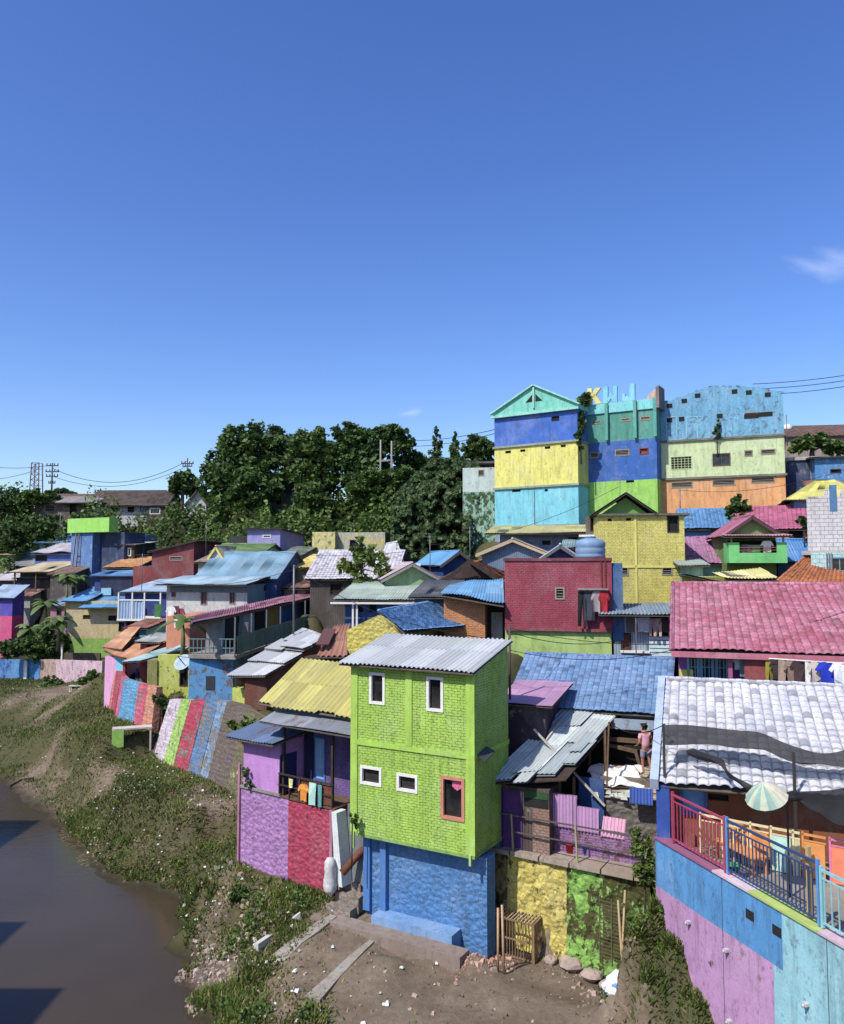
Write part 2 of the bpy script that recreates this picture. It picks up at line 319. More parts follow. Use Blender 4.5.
class House:
    def __init__(s, name, label, px, py, Y, a, cat='house', group=None, ground=True):
        s.O = P(px, py, Y); s.a = R(a); s.c, s.s = math.cos(s.a), math.sin(s.a)
        s.root = thing(name, label, cat, s.O, s.a, group); s.pend = []; s.ground = ground; s.name = name
    def w(s, u, v, z=0): return Vector((s.O.x+u*s.c-v*s.s, s.O.y+u*s.s+v*s.c, s.O.z+z))
    def loc(s, p):
        d = Vector(p)-s.O; return Vector((d.x*s.c+d.y*s.s, -d.x*s.s+d.y*s.c, d.z))
    def row(s, py, u=0, v=0): return CAMZ+s.w(u, v).y*kz(py)-s.O.z
    def ray(s, px, py):
        o = s.loc((0, 0, CAMZ)); p = s.loc(P(px, py, 10)); return o, p-o
    def uz(s, px, py, v=0):
        o, d = s.ray(px, py); t = (v-o.y)/d.y; q = o+d*t; return q.x, q.z
    def vz(s, px, py, u):
        o, d = s.ray(px, py); t = (u-o.x)/d.x; q = o+d*t; return q.y, q.z
    def uvz(s, px, py, z):
        o, d = s.ray(px, py); t = (z-o.z)/d.z; q = o+d*t; return q.x, q.y
    def col(s, px, v=0, z=0):
        q = (px-CX)/FPX; Y0 = s.O.y+v*s.c; X0 = s.O.x-v*s.s; Z = s.O.z+z-CAMZ
        return (q*(Y0*CT+Z*ST)-X0)/(s.c-q*s.s*CT)
    def win(s, px0, py0, px1, py1, ty='white', side='F', ref=0):
        if side == 'F':
            u0, z1 = s.uz(px0, py0, ref); u1, z0 = s.uz(px1, py1, ref)
            um = (u0+u1)/2; zc = s.uz((px0+px1)/2, (py0+py1)/2, ref)[1]; h = abs(py1-py0)/FPX*s.w(um, 0).y
            s.pend.append(('F', u0, u1, zc-h/2, zc+h/2, ty, ref))
        else:
            v0, _ = s.vz(px0, (py0+py1)/2, ref); v1, _ = s.vz(px1, (py0+py1)/2, ref); zc = s.vz((px0+px1)/2, (py0+py1)/2, ref)[1]
            h = abs(py1-py0)/FPX*s.w(ref, (v0+v1)/2).y
            s.pend.append((side, min(v0, v1), max(v0, v1), zc-h/2, zc+h/2, ty, ref))
        return s
    def face(s, mb, side, a0, a1, z0, z1, at, wins, m=0):
        """a wall face with real openings and reveals"""
        out = -1 if side in 'FL' else 1; dep = .13
        def pt(a, z, d=0.): return (a, at-out*d if side in 'FB' else 0, z) if side in 'FB' else (at-out*d, a, z)
        ws = [w for w in wins if w[0] == side and w[3] >= z0-.02 and w[4] <= z1+.02 and w[1] > a0 and w[2] < a1]
        us = sorted({a0, a1, *[w[1] for w in ws], *[w[2] for w in ws]}); zs = sorted({z0, z1, *[min(z1, w[4]) for w in ws], *[max(z0, w[3]) for w in ws]})
        for i in range(len(us)-1):
            for j in range(len(zs)-1):
                cu, cz = (us[i]+us[i+1])/2, (zs[j]+zs[j+1])/2
                if any(w[1] < cu < w[2] and w[3] < cz < w[4] for w in ws): continue
                q = [pt(us[i], zs[j]), pt(us[i+1], zs[j]), pt(us[i+1], zs[j+1]), pt(us[i], zs[j+1])]
                mb.add(q if side in 'FR' else q[::-1], [(0, 1, 2, 3)], m)
        for w in ws:
            _, b0, b1, y0, y1, ty, _r = w; y0 = max(y0, z0); y1 = min(y1, z1)
            for (p, q) in (((b0, y0), (b1, y0)), ((b1, y0), (b1, y1)), ((b1, y1), (b0, y1)), ((b0, y1), (b0, y0))):
                mb.add([pt(*p), pt(*q), pt(*q, dep), pt(*p, dep)], [(0, 1, 2, 3)], m)
            fm, fw, nv, nh, pane = WIN[ty]
            fr = MB(); fw = min(fw, (b1-b0)*.2, (y1-y0)*.2)
            def bar(c0, c1, e0, e1, d0, d1):
                p = [pt(c0, e0, d0), pt(c1, e0, d0), pt(c1, e0, d1), pt(c0, e0, d1)]; q = [pt(c0, e1, d0), pt(c1, e1, d0), pt(c1, e1, d1), pt(c0, e1, d1)]
                fr.hexa(p+q)
            pn = MB(); 
            pn_pts = [pt(b0, y0, dep-.02), pt(b1, y0, dep-.02), pt(b1, y0, dep-.005), pt(b0, y0, dep-.005), pt(b0, y1, dep-.02), pt(b1, y1, dep-.02), pt(b1, y1, dep-.005), pt(b0, y1, dep-.005)]
            pn.hexa(pn_pts)
            nm = 'door' if 'door' in ty else ('vent' if ty in ('hole', 'slat') else 'window')
            if fm is None: obj(nm, pn, PANES[pane], s.root); continue
            e = .001
            bar(b0-.02, b0+fw, y0-.02, y1+.02, -.03, .07); bar(b1-fw, b1+.02, y0-.02, y1+.02, -.03, .07)
            bar(b0+fw+e, b1-fw-e, y1-fw, y1+.02, -.028, .07); bar(b0+fw+e, b1-fw-e, y0-.02, y0+fw, -.028, .07)
            for k in range(nv):
                c = b0+(b1-b0)*(k+1)/(nv+1); bar(c-.018, c+.018, y0+fw+e, y1-fw-e, .03, .055)
            for k in range(nh):
                c = y0+(y1-y0)*(k+1)/(nh+1); bar(b0+fw+e, b1-fw-e, c-.015, c+.015, .02, .05)
            fo = obj(nm, fr, fm, s.root); obj('leaf' if nm == 'door' else 'pane', pn, PANES[pane], fo)
    def body(s, u0, u1, v0, v1, z0, z1, m, name='wall', top=None, gable=None, gm=None, parent=None, label=None, topface=True):
        """closed wall block with openings. top: z at the four corners (shed). gable: ('F'|'U', rise[, frac])"""
        mb = MB(); W = s.pend
        s.face(mb, 'F', u0, u1, z0, z1, v0, W); s.face(mb, 'R', v0, v1, z0, z1, u1, W); s.face(mb, 'L', v0, v1, z0, z1, u0, W); s.face(mb, 'B', u0, u1, z0, z1, v1, W)
        if topface and not gable and not top: mb.add([(u0, v0, z1), (u1, v0, z1), (u1, v1, z1), (u0, v1, z1)], [(0, 1, 2, 3)])
        if top:
            a, b, c, d = [z1+t for t in top]
            mb.hexa([(u0, v0, z1), (u1, v0, z1), (u1, v1, z1), (u0, v1, z1), (u0, v0, a+1e-3), (u1, v0, b+1e-3), (u1, v1, c+1e-3), (u0, v1, d+1e-3)])
        if gable:
            fr = gable[2] if len(gable) > 2 else .5
            if gable[0] == 'F': mb.prism([(u0, z1), (u1, z1), (u0+(u1-u0)*fr, z1+gable[1])], v0, v1)
            else:
                vm = v0+(v1-v0)*fr
                mb.add([(u0, v0, z1), (u0, v1, z1), (u0, vm, z1+gable[1]), (u1, v0, z1), (u1, v1, z1), (u1, vm, z1+gable[1])], [(0, 2, 1), (3, 4, 5), (0, 3, 5, 2), (1, 2, 5, 4)])
        s.pend = [w for w in W if not (w[3] >= z0-.02 and w[4] <= z1+.02)]
        o = obj(name, mb, m, parent or s.root, label)
        if s.ground:
            for (u, v) in ((u0, v0), (u1, v0), (u1, v1), (u0, v1)):
                q = s.w(u, v); CTRL.append((q.x, q.y, s.O.z-1.2))
            s.ground = False
        return o
    def part(s, name, mb, mats, parent=None, label=None): return obj(name, mb, mats, parent or s.root, label)
    def roof(s, quads, mat, style='corr', name='roof', soff=None, ridge=None, rr=.07, **k):
        mb = MB()
        for q in quads: mb.sheet(*q, style=style, **k)
        o = obj(name, mb, [mat, soff or SOFFIT], s.root)
        if ridge:
            rb = MB(); 
            for (a, b) in ridge:
                a, b = Vector(a), Vector(b); n = max(2, int((b-a).length/.4)); pts = [a+(b-a)*i/n for i in range(n+1)]
                rb.tube(pts, [rr*(1+.08*(-1)**i) for i in range(n+1)], 8)
                for i in range(len(rb.v)): rb.uv[i] = (rb.v[i][0]*1.3, rb.v[i][1]*1.3)
            obj('ridge_cap', rb, mat, o)
        return o
    def gutter(s, a, b, mat=None, parent=None):
        mb = MB(); mb.beam(a, b, .1, .1); return obj('gutter', mb, mat or STEEL, parent or s.root)
def hs(name, label, x0, x1, yt, yb, Y, a, D, wm, roof=None, wins=(), bands=None, group=None, sink=2.5, over=.35, cat='house', ledge=None, gm=None):
    """one box house from its front-left foot pixel; rows are measured at the front-left corner"""
    sink = max(sink, 4.0)
    h = House(name, label, x0, yb, Y, a, cat, group); zt = h.row(yt); u1 = h.col(x1, 0, zt/2)
    for w in wins: h.win(*w[:5], *(w[5:6] or ('F',)), ref=(0 if len(w) < 6 or w[5] == 'F' else u1))
    bl = bands or []
    kind = roof[0] if roof else None; rise = 0
    if roof and len(roof) > 3:
        rise = roof[3]
        if isinstance(rise, tuple):     # row of the ridge at given position
            v = {'shedF': D, 'gableU': D/2, 'gableV': 0}.get(kind, D/2); rise = h.row(rise[0], u1/2 if kind == 'gableV' else 0, v)-zt
    zs = [zt]+[h.row(b[0]) for b in bl]+[-sink]; ms = [wm]+[b[1] for b in bl]
    for i in range(len(zs)-1):
        kw = {}
        if i == 0 and kind == 'gableV': kw['gable'] = ('F', rise)
        if i == 0 and kind == 'gableU': kw['gable'] = ('U', rise)
        if i == 0 and kind == 'shedF': kw['top'] = (0, 0, rise, rise)
        if i == 0 and kind == 'shedR': kw['top'] = (0, rise, rise, 0)
        if i == 0 and kind == 'shedB': kw['top'] = (rise, rise, 0, 0)
        h.body(0, u1, 0, D, zs[i+1], zs[i], ms[i], 'wall', **kw)
        if ledge and i > 0:
            mb = MB(); mb.box(-.12, u1+.12, -.14, D+.1, zs[i]-.09, zs[i]+.07); h.part('ledge', mb, ledge)
    h.zt, h.u1, h.rise, h.D = zt, u1, rise, D
    if kind and kind != 'flat':
        mat, style = roof[1], roof[2]; o = over; e = .05+(.04 if style == 'tile' else .02); kw = roof[4] if len(roof) > 4 else {}
        if kind == 'shedF':
            k = rise/D; h.roof([((-o, -o, zt-o*k+e), (u1+o, -o, zt-o*k+e), (u1+o, D+o, zt+(D+o)*k+e), (-o, D+o, zt+(D+o)*k+e))], mat, style, **kw)
        elif kind == 'shedB':
            k = -rise/D; zz = zt+rise; h.roof([((-o, -o, zz-o*k+e), (u1+o, -o, zz-o*k+e), (u1+o, D+o, zz+(D+o)*k+e), (-o, D+o, zz+(D+o)*k+e))], mat, style, **kw)
        elif kind == 'shedR':
            k = rise/u1; h.roof([((-o, D+o, zt-o*k+e), (-o, -o, zt-o*k+e), (u1+o, -o, zt+(u1+o)*k+e), (u1+o, D+o, zt+(u1+o)*k+e))], mat, style, **kw)
        elif kind == 'gableU':
            k = rise/(D/2); zr = zt+rise+e; ze = zt-o*k+e; q = .03
            h.roof([((-o, -o, ze), (u1+o, -o, ze), (u1+o, D/2-q, zr), (-o, D/2-q, zr)), ((u1+o, D+o, ze), (-o, D+o, ze), (-o, D/2+q, zr), (u1+o, D/2+q, zr))], mat, style, ridge=[((-o, D/2, zr+.02), (u1+o, D/2, zr+.02))], **kw)
        elif kind == 'gableV':
            k = rise/(u1/2); zr = zt+rise+e; ze = zt-o*k+e; c = u1/2; q = .03
            h.roof([((-o, D+o, ze), (-o, -o, ze), (c-q, -o, zr), (c-q, D+o, zr)), ((u1+o, -o, ze), (u1+o, D+o, ze), (c+q, D+o, zr), (c+q, -o, zr))], mat, style, ridge=[((c, -o, zr+.02), (c, D+o, zr+.02))], **kw)
            bb = MB(); bb.beam((-o, -o-.03, ze-.12), (c, -o-.03, zr-.12), .04, .16); bb.beam((c, -o-.03, zr-.12), (u1+o, -o-.03, ze-.12), .04, .16)
            h.part('bargeboard', bb, gm or SOFFIT)
    return h
def Zm(ox, oy, s, L): return [(ox+a/s, oy+b/s, ox+c/s, oy+d/s, *r) for a, b, c, d, *r in L]
# ================================================================== far towers on the hill
LEDGE = wall((150, 165, 140), 'plaster', .6, .2)
t1 = hs('tower_block', 'four storey tower with turquoise gable, blue, yellow and cyan painted storeys', 495, 578, 418, 527, 66, -34, 2.6, wall((52, 105, 212), 'plaster', .55, .3, (95, 110, 130)),
    None, Zm(480, 370, 4.689, [(335, 216, 372, 240, 'hole'), (118, 378, 145, 391, 'hole'), (188, 372, 213, 384, 'hole'), (303, 358, 330, 370, 'hole'), (378, 350, 402, 362, 'hole'), (150, 560, 190, 572, 'hole'), (303, 558, 318, 570, 'hole')]),
    [(448, wall((236, 228, 92), 'plaster', .55, .12)), (489, wall((112, 212, 226), 'plaster', .55, .1)), (527, wall((150, 160, 185), 'plaster', .5, .2))], ledge=LEDGE, cat='building', sink=5)
apx = t1.row(386, t1.u1/2, 0)-t1.zt
mb = MB(); mb.prism([(-.1, t1.zt), (t1.u1+.1, t1.zt), (t1.u1+.1, t1.zt+.35), (t1.u1/2, t1.zt+apx), (-.1, t1.zt+.35)], -.08, 2.7); t1.part('gable', mb, wall((110, 215, 190), 'plaster', .55, .08))
mb = MB(); mb.beam((-.3, -.15, t1.zt+.3), (t1.u1/2, -.15, t1.zt+apx+.06), .3, .12); mb.beam((t1.u1/2, -.15, t1.zt+apx+.06), (t1.u1+.3, -.15, t1.zt+.3), .3, .12); mb.box(t1.u1/2-.08, t1.u1/2+.08, -.2, -.09, t1.zt+.4, t1.zt+apx-.1)
mb.box(-.2, t1.u1+.2, -.3, -.085, t1.zt-.08, t1.zt+.1); t1.part('gable_trim', mb, wall((150, 225, 205), 'plaster', .6, .1))
for sx in (-1, 1):
    mb = MB(); c = t1.u1/2; z = t1.zt+apx*.42
    mb.prism([(c+sx*.15, z), (c+sx*.75, z), (c+sx*.15, z+.6)][::sx], -.1, -.082); t1.part('vent', mb, DARK)
mb = MB(); mb.beam((t1.u1*.49, -.03, t1.row(489)-.1), (t1.u1*.49, -.03, t1.row(527)), .05, .03); t1.part('drain_pipe', mb, STEEL)
h = hs('awning_shed', 'grey brick shed with long dirty yellow awning under the turquoise-gabled tower', 500, 578, 534, 560, 58, -14, 3.5, wall((150, 165, 190), 'brick', .5, .2), None, Zm(480, 370, 4.689, [(290, 800, 330, 820, 'hole'), (415, 785, 455, 812, 'dark')]))
h.roof([((-1.0, -1.1, h.zt+.0), (h.u1+.8, -1.1, h.zt+.0), (h.u1+.8, 3.7, h.zt+.8), (-1.0, 3.7, h.zt+.8))], tin((190, 185, 105), .25), 'corr')
t2 = hs('tower_block', 'teal, deep blue and lime tower carrying the KWJ letters on its parapet', 580.5, 657, 416, 520, 64, -31, 3.2, wall((66, 160, 140), 'plaster', .6, .12),
    None, Zm(480, 370, 4.689, [(525, 240, 565, 252, 'slat'), (662, 226, 705, 240, 'slat'), (752, 218, 798, 235, 'slat'), (517, 385, 556, 412, 'slat'), (635, 373, 700, 402, 'slat'), (748, 366, 790, 395, 'red'), (685, 516, 722, 528, 'hole'), (755, 511, 793, 523, 'hole')]),
    [(444, wall((36, 96, 190), 'plaster', .6, .3, (85, 135, 175))), (483, wall((150, 214, 55), 'plaster', .55, .12)), (522, wall((120, 125, 110), 'plaster', .5, .2))], cat='building', sink=5)
mb = MB(); pz = t2.zt; cuts = [t2.uz(x, 420)[0] for x in (580.5, 607, 636, 657)]
zp = [t2.row(y) for y in (407.5, 405.5, 403.5)]
pm = wall((120, 222, 222), 'plaster', .4, .05); zpar = t2.row(406.5)
mb.box(-.1, t2.u1+.1, -.12, .25, pz+.002, zpar); mb.box(-.1, .25, .252, 3.3, pz+.002, zpar); mb.box(t2.u1-.15, t2.u1+.1, .252, 3.3, pz+.002, zpar); t2.part('parapet', mb, pm)
for px in (607.5, 636, 656):
    u = t2.uz(px, 425)[0]; mb = MB(); mb.box(u-.12, u+.12, -.32, -.122, t2.row(443), zpar-.02); t2.part('pilaster', mb, wall((80, 175, 160), 'plaster', .55, .1))
# the letters
LET = thing('letter_sign', 'big painted K W J letters standing on the teal tower parapet', 'sign', t2.w(0, 0, zpar), t2.a)
def lz(px, py): u, z = t2.uz(px, py, -.05); return u, z-zpar
def letter(nm, polys, m):
    mb = MB()
    for p in polys: mb.prism([lz(*q) for q in p], -.13, .09)
    # keep feet on the parapet
    zmin = min(v[2] for v in mb.v); mb.v = [(x, y, z-zmin) for x, y, z in mb.v]; obj(nm, mb, m, LET)
letter('letter', [[(587.6, 408), (592.2, 408), (592.2, 391.5), (587.6, 391.5)], [(592.3, 403), (592.3, 397.2), (595.6, 391), (601, 391)], [(592.3, 400.6), (595, 397), (602, 406.6), (596.4, 407.2)]], wall((240, 232, 130), 'plaster', .4, .05))
letter('letter', [[(603.5, 406), (608, 406), (608, 389.2), (603.5, 389.2)], [(613.6, 405), (617.2, 405), (617.2, 388.8), (613.6, 388.8)], [(608.1, 406), (608.1, 400.6), (611.3, 394.6), (611.3, 401.2)], [(611.31, 401.2), (611.31, 394.6), (613.5, 398), (613.5, 404)]], wall((130, 218, 238), 'plaster', .4, .05))
letter('letter', [[(629.6, 403.7), (635, 403), (635, 386.3), (629.6, 386.7)], [(622.5, 404), (625.2, 404), (625.2, 396.5), (622.5, 396.5)], [(625.3, 404), (629.5, 403.7), (629.5, 398.8), (625.3, 399.2)]], wall((130, 218, 238), 'plaster', .4, .05))
mb = MB(); u0, z0 = t2.uz(645, 404, 1); u1, z1 = t2.uz(657, 387, 1)
mb.prism([(u0, zpar-.3), (u1, zpar-.3), (u1, z1), (u0+.2, z0+.6)], 1, 1.3); t2.part('stair_wall', mb, wall((235, 190, 160), 'plaster', .55, .1))
u1, _ = t2.uz(657.5, 404); mb = MB(); mb.prism([(u1-.05, pz), (u1+.2, pz), (u1+.2, t2.row(386, u1)), (u1-.05, t2.row(388, u1))], -.3, 1.4); t2.part('end_wall', mb, wall((130, 120, 120), 'plaster', .5, .2))
t3 = hs('tower_block', 'wide tower in pale blue, pale green and orange storeys with a curved ragged top', 660, 785, 419, 520, 62, -24, 8, wall((118, 198, 236), 'brick', .6, .35, (105, 135, 155)),
    None, Zm(640, 370, 4.137, [(320, 178, 342, 192, 'hole'), (162, 193, 182, 203, 'hole'), (115, 198, 130, 208, 'hole'), (432, 174, 488, 196, 'slat'), (505, 168, 560, 188, 'dark'), (127, 357, 215, 410, 'grille'), (300, 345, 374, 396, 'wood'), (432, 332, 466, 357, 'slat'), (500, 328, 560, 349, 'slat'), (130, 463, 217, 487, 'slat'), (300, 453, 393, 478, 'slat'), (460, 443, 557, 467, 'slat')]),
    [(442, wall((208, 226, 160), 'plaster', .55, .1)), (479.5, wall((240, 165, 90), 'plaster', .55, .08)), (520, wall((150, 130, 110), 'plaster', .5, .2))], ledge=wall((120, 118, 100), 'plaster', .7, .3), cat='building', sink=5)
top = [(660, 404), (672, 400), (690, 393.5), (705, 388), (717, 386.3), (735, 387), (755, 388.5), (770, 390), (779.5, 391), (785, 397)]
pl = [t3.uz(*p) for p in top]; mb = MB(); pl[0] = (0, pl[0][1]); pl[-1] = (t3.u1, pl[-1][1])
mb.prism([(0, t3.zt+.001), (t3.u1, t3.zt+.001)]+pl[::-1], 0, .3)
for q in range(40):
    a = random.uniform(0, t3.u1); mb.box(a, a+.25, .02, .28, max(np.interp(a, [p[0] for p in pl], [p[1] for p in pl])-.05, t3.zt), np.interp(a, [p[0] for p in pl], [p[1] for p in pl])+random.uniform(.02, .16))
t3.part('top_wall', mb, wall((112, 192, 234), 'brick', .45, .3, (110, 130, 150)))
for (a, b) in ((122, 143), (183, 123), (238, 101), (391, 84), (450, 88), (528, 97), (330, 185), (172, 198), (122, 203), (518, 178), (460, 186)):
    u, z = t3.uz(640+a/4.137, 370+b/4.137+1); mb = MB(); ww = .5 if a in (518, 460) else .2; mb.box(u-ww, u+ww, -.04, .1, z-.17, z+.15); t3.part('vent', mb, DARK)
for (x0, y0, x1, y1) in ((108, 195, 155, 280), (190, 195, 240, 280)):
    u0, z1_ = t3.uz(640+x0/4.137, 370+y0/4.137); u1_, z0_ = t3.uz(640+x1/4.137, 370+y1/4.137); mb = MB()
    for q in ((u0, u0+.06), (u1_-.06, u1_)): mb.box(q[0], q[1], -.04, -.001, z0_, z1_)
    mb.box(u0+.061, u1_-.061, -.04, -.001, z1_-.06, z1_); t3.part('blind_frame', mb, wall((150, 215, 242), 'plaster', .55, .1))
h = hs('wall_tower', 'narrow white and mint tower overgrown by creepers left of the yellow storey', 463, 495, 468, 565, 70, -10, 5, wall((205, 225, 215), 'plaster', .5, .2), None, Zm(320, 400, 4.22, [(668, 295, 692, 320, 'slat')]), [(492, wall((150, 205, 175), 'plaster', .8, .55, (70, 90, 60)))], cat='building')
h = hs('dark_roof_house', 'low dark-roofed house behind the white and mint tower', 474, 496, 466, 480, 76, -10, 5, wall((120, 110, 100)), ('gableU', tile((95, 80, 70)), 'tile', 1.2), ground=False) if False else None
# right of the towers
h = hs('house', 'dark blue flat-topped house directly right of the orange-storied tower', 786, 815, 461, 505, 60, -20, 6, wall((40, 56, 105), 'plaster', .6, .3), None, [], None)
mb = MB(); mb.box(-.1, h.u1+.1, -.15, 6, h.zt+.002, h.zt+.25); h.part('parapet', mb, wall((190, 180, 170), 'plaster', .6, .3))
mb = MB(); mb.box(h.u1-.3, h.u1+.15, -.2, -.003, -1, h.zt); h.part('pillar', mb, wall((150, 150, 155), 'plaster', .6, .3))
h = hs('house', 'bright blue patched house behind the yellow hipped roof', 816, 870, 458, 500, 57, -20, 6, wall((70, 140, 215), 'brick', .4, .35, (160, 190, 210)), ('shedF', tin((110, 170, 215), .2), 'corr', .6), Zm(760, 400, 8.53, [(600, 590, 690, 620, 'dark')]))
h = hs('house', 'blue house under the bright yellow hipped roof', 795, 870, 500, 520, 53, -18, 6, wall((110, 140, 200), 'plaster', .5, .2), None, Zm(760, 400, 8.53, [(240, 880, 300, 930, 'dark')]))
z = h.zt; a = h.u1
h.roof([((-.6, -.5, z), (a, -.5, z), (a-1.6, 2.6, z+1.5), (1.7, 2.6, z+1.5)), ((-.6, 6.3, z), (-.6, -.5, z), (1.7, 2.6, z+1.5), (1.7, 3.2, z+1.5)), ((a, 6.3, z), (-.6, 6.3, z), (1.7, 3.2, z+1.5), (a-1.6, 3.2, z+1.5)), ((1.7, 2.55, z+1.52), (a-1.6, 2.55, z+1.52), (a-1.6, 3.25, z+1.52), (1.7, 3.25, z+1.52))], tin((226, 218, 80), .08, .3), 'corr')
h = hs('long_roof_building', 'long low brown-roofed building on the skyline behind the towers', 786, 880, 437, 470, 95, -8, 10, wall((160, 140, 125), 'plaster', .5, .3), ('gableU', tile((120, 88, 78), None, .3, .6, .6), 'tile', 2.0, dict(pitch=.6, row=.6)))
mb = MB(); mb.lathe([(.3, 0), (.55, .3), (.55, .7), (.2, 1.0)], (1.5, 4, h.zt+1.2), 10); h.part('roof_dome', mb, WHITE)
# ================================================================== right slope
yb = hs('yellow_house', 'tall rough yellow building with small square windows below the lime tower', 598.5, 685, 516, 603, 46, -8, 6, wall((232, 218, 82), 'brick', .3, .08),
    None, Zm(480, 500, 4.22, [(538, 78, 556, 90, 'hole'), (616, 76, 638, 88, 'hole'), (580, 280, 626, 318, 'slat'), (768, 280, 812, 316, 'slat'), (790, 68, 838, 136, 'dark')]), [(552, wall((228, 214, 84), 'brick', .3, .08, seed=9))], sink=4)
mb = MB(); mb.box(-.05, yb.u1+.3, -.2, 6.1, yb.zt+.002, yb.zt+.12); yb.part('roof_slab', mb, wall((110, 105, 90), 'plaster', .6, .2))
u0 = yb.uz(598, 513)[0]; u1 = yb.uz(652, 513)[0]; ua, za = yb.uz(626, 492.5); z = yb.zt+.125
mb = MB(); mb.prism([(u0+.2, z), (u1-.2, z), (ua, za-.25)], .3, 5.8); yb.part('gable_wall', mb, wall((110, 165, 50), 'plaster', .4, .15))
yb.roof([((u0-.3, 6, z-.02), (u0-.3, -.25, z-.02), (ua, -.25, za), (ua, 6, za)), ((u1+.3, -.25, z-.02), (u1+.3, 6, z-.02), (ua, 6, za), (ua, -.25, za))], tin((80, 90, 45), .3), 'corr')
mb = MB(); mb.beam((yb.u1*.44, -.025, 0), (yb.u1*.44, -.025, yb.zt), .12, .05); mb.box(0, yb.u1, -.05, -.002, yb.row(566)-.1, yb.row(566)+.05); yb.part('concrete_band', mb, wall((235, 224, 95), 'plaster', .3, .05))
for (p, q) in (((756, 128), (690, 200)), ((690, 200), (640, 290)), ((690, 330), (680, 420))): pass
rb_ = House('red_brick_house', 'dark red rough brick box with washing on its front and a blue water tank above', 505, 628, 38.5, -13); zt = rb_.row(561); u1 = rb_.col(612, 0, zt/2)
for w in Zm(480, 500, 4.22, [(318, 370, 356, 418, 'slat')]): rb_.win(*w)
rb_.body(0, u1, 0, 6, 0, zt, wall((176, 62, 82), 'brick', .3, .12, (120, 70, 75)), label='dark red brick wall')
rb_.body(0, u1-.05, .05, 5.9, -3.2, -.002, wall((176, 208, 92), 'plaster', .5, .1, (140, 130, 100)), label='lime plaster base wall')
mb = MB(); mb.box(-.05, u1+.03, -.06, 6.05, zt+.002, zt+.14); rb_.part('roof_slab', mb, wall((130, 55, 62), 'plaster', .6, .2))
mb = MB(); mb.box(u1+.002, u1+.5, .1, 5.5, -.5, zt-.1); rb_.part('side_wall', mb, wall((46, 92, 150), 'plaster', .5, .2))
mb = MB()
for px in (601, 605): u, z1 = rb_.uz(px, 556, -.04); mb.beam((u, -.04, rb_.row(590)), (u, -.04, z1), .04)
rb_.part('pipe', mb, RUSTW)
u, z = rb_.uz(581.5, 628.5-.3, -.05); mb = MB(); mb.box(-.0, u1, -.12, -.01, -.1, .04); rb_.part('ledge', mb, wall((150, 60, 75), 'plaster', .5, .2))
# washing bracket
u, z = rb_.uz(593, 590, -.3); mb = MB(); mb.box(u-.7, u+.7, -.5, -.0, z+.0, z+.07); rb_.part('shelf', mb, CONC)
rack = thing('drying_rack', 'small wall drying bar holding dark clothes on the red brick box', 'drying rack', rb_.w(u, -.3, z-.05), rb_.a)
mb = MB(); mb.beam((-.7, 0, 0), (.7, 0, 0), .03); mb.beam((-.6, .28, -.02), (-.6, -.05, -.02), .03); mb.beam((.6, .28, -.02), (.6, -.05, -.02), .03); obj('bar', mb, STEEL, rack)
RACK = (rb_, u, z-.05)
tk = thing('water_tank', 'pale blue ribbed plastic water tank on the red brick box roof', 'water tank', rb_.w(rb_.col(590.5, 1.5, zt), 1.5, zt+.14), 0)
mb = MB(); r = .72; mb.lathe([(r, 0), (r, .15), (r*.96, .2), (r, .25), (r, .45), (r*.96, .5), (r, .55), (r, .75), (r*.85, .88), (r*.35, .98)], n=24); obj('tank', mb, plain((120, 150, 180), .5), tk)
mb = MB(); mb.lathe([(r*.36, .98), (r*.36, 1.06), (.05, 1.08)], n=20); obj('lid', mb, plain((100, 130, 165), .5), tk)
# little gables behind the red box
h = hs('gable_house', 'small blue house with cream bargeboards behind the red brick box, beneath the awning shed', 482, 545, 553, 575, 50, -12, 6, wall((120, 150, 185), 'board', .4, .2), ('gableV', tin((205, 190, 165), .2), 'corr', (540,)), Zm(480, 500, 4.22, [(125, 200, 138, 220, 'wood'), (143, 200, 156, 220, 'wood')]), gm=plain((190, 165, 130), .8))
h = hs('gable_house', 'dark blue gabled attic peeking just over the red brick box', 538, 584, 561, 590, 44, -12, 5, wall((38, 56, 130), 'plaster', .4, .2), ('gableV', tin((185, 200, 210), .15), 'corr', (546,)), gm=plain((90, 95, 100)))
# stair lane between tower 2 and yellow house
h = hs('balcony_shack', 'small dark shack with a concrete balcony left of the tall yellow building', 586, 600, 516, 560, 49, -12, 4, wall((110, 100, 95), 'plaster', .6, .3), ('flat',), Zm(480, 500, 4.22, [(465, 70, 495, 130, 'dark')]))
mb = MB(); mb.box(-.4, h.u1+.2, -.5, -.0, h.row(537), h.row(535)); h.part('balcony_slab', mb, WHITE)
# blue / mauve roofs right of yellow house
h = hs('blue_roof_house', 'long bright blue tin-roofed house at the foot of the orange storey', 684, 742, 528, 545, 55, -15, 5, wall((90, 150, 200), 'plaster', .4, .2), ('gableU', tile((92, 148, 210), (60, 110, 175), .4), 'tile', (511,)))
h = hs('mauve_roof_house', 'house with faded mauve ribbed roof beside the tall yellow building', 686, 730, 563, 580, 48, -14, 4, wall((150, 200, 180), 'plaster', .4, .2), ('shedF', tile((190, 130, 175), (150, 95, 135), .4, .22, .28), 'tile', (540,)), Zm(644, 480, 4.22, [(172, 275, 182, 290, 'hole')]))
h = hs('magenta_roof_house', 'orange house with magenta tiled roof below the orange storey', 738, 813, 529, 550, 52, -23, 6, wall((222, 130, 72), 'plaster', .4, .1), ('gableU', tile((200, 95, 135), (165, 80, 110), .3, .28, .3), 'tile', (509,)), Zm(644, 480, 4.22, [(612, 205, 672, 250, 'dark')]))
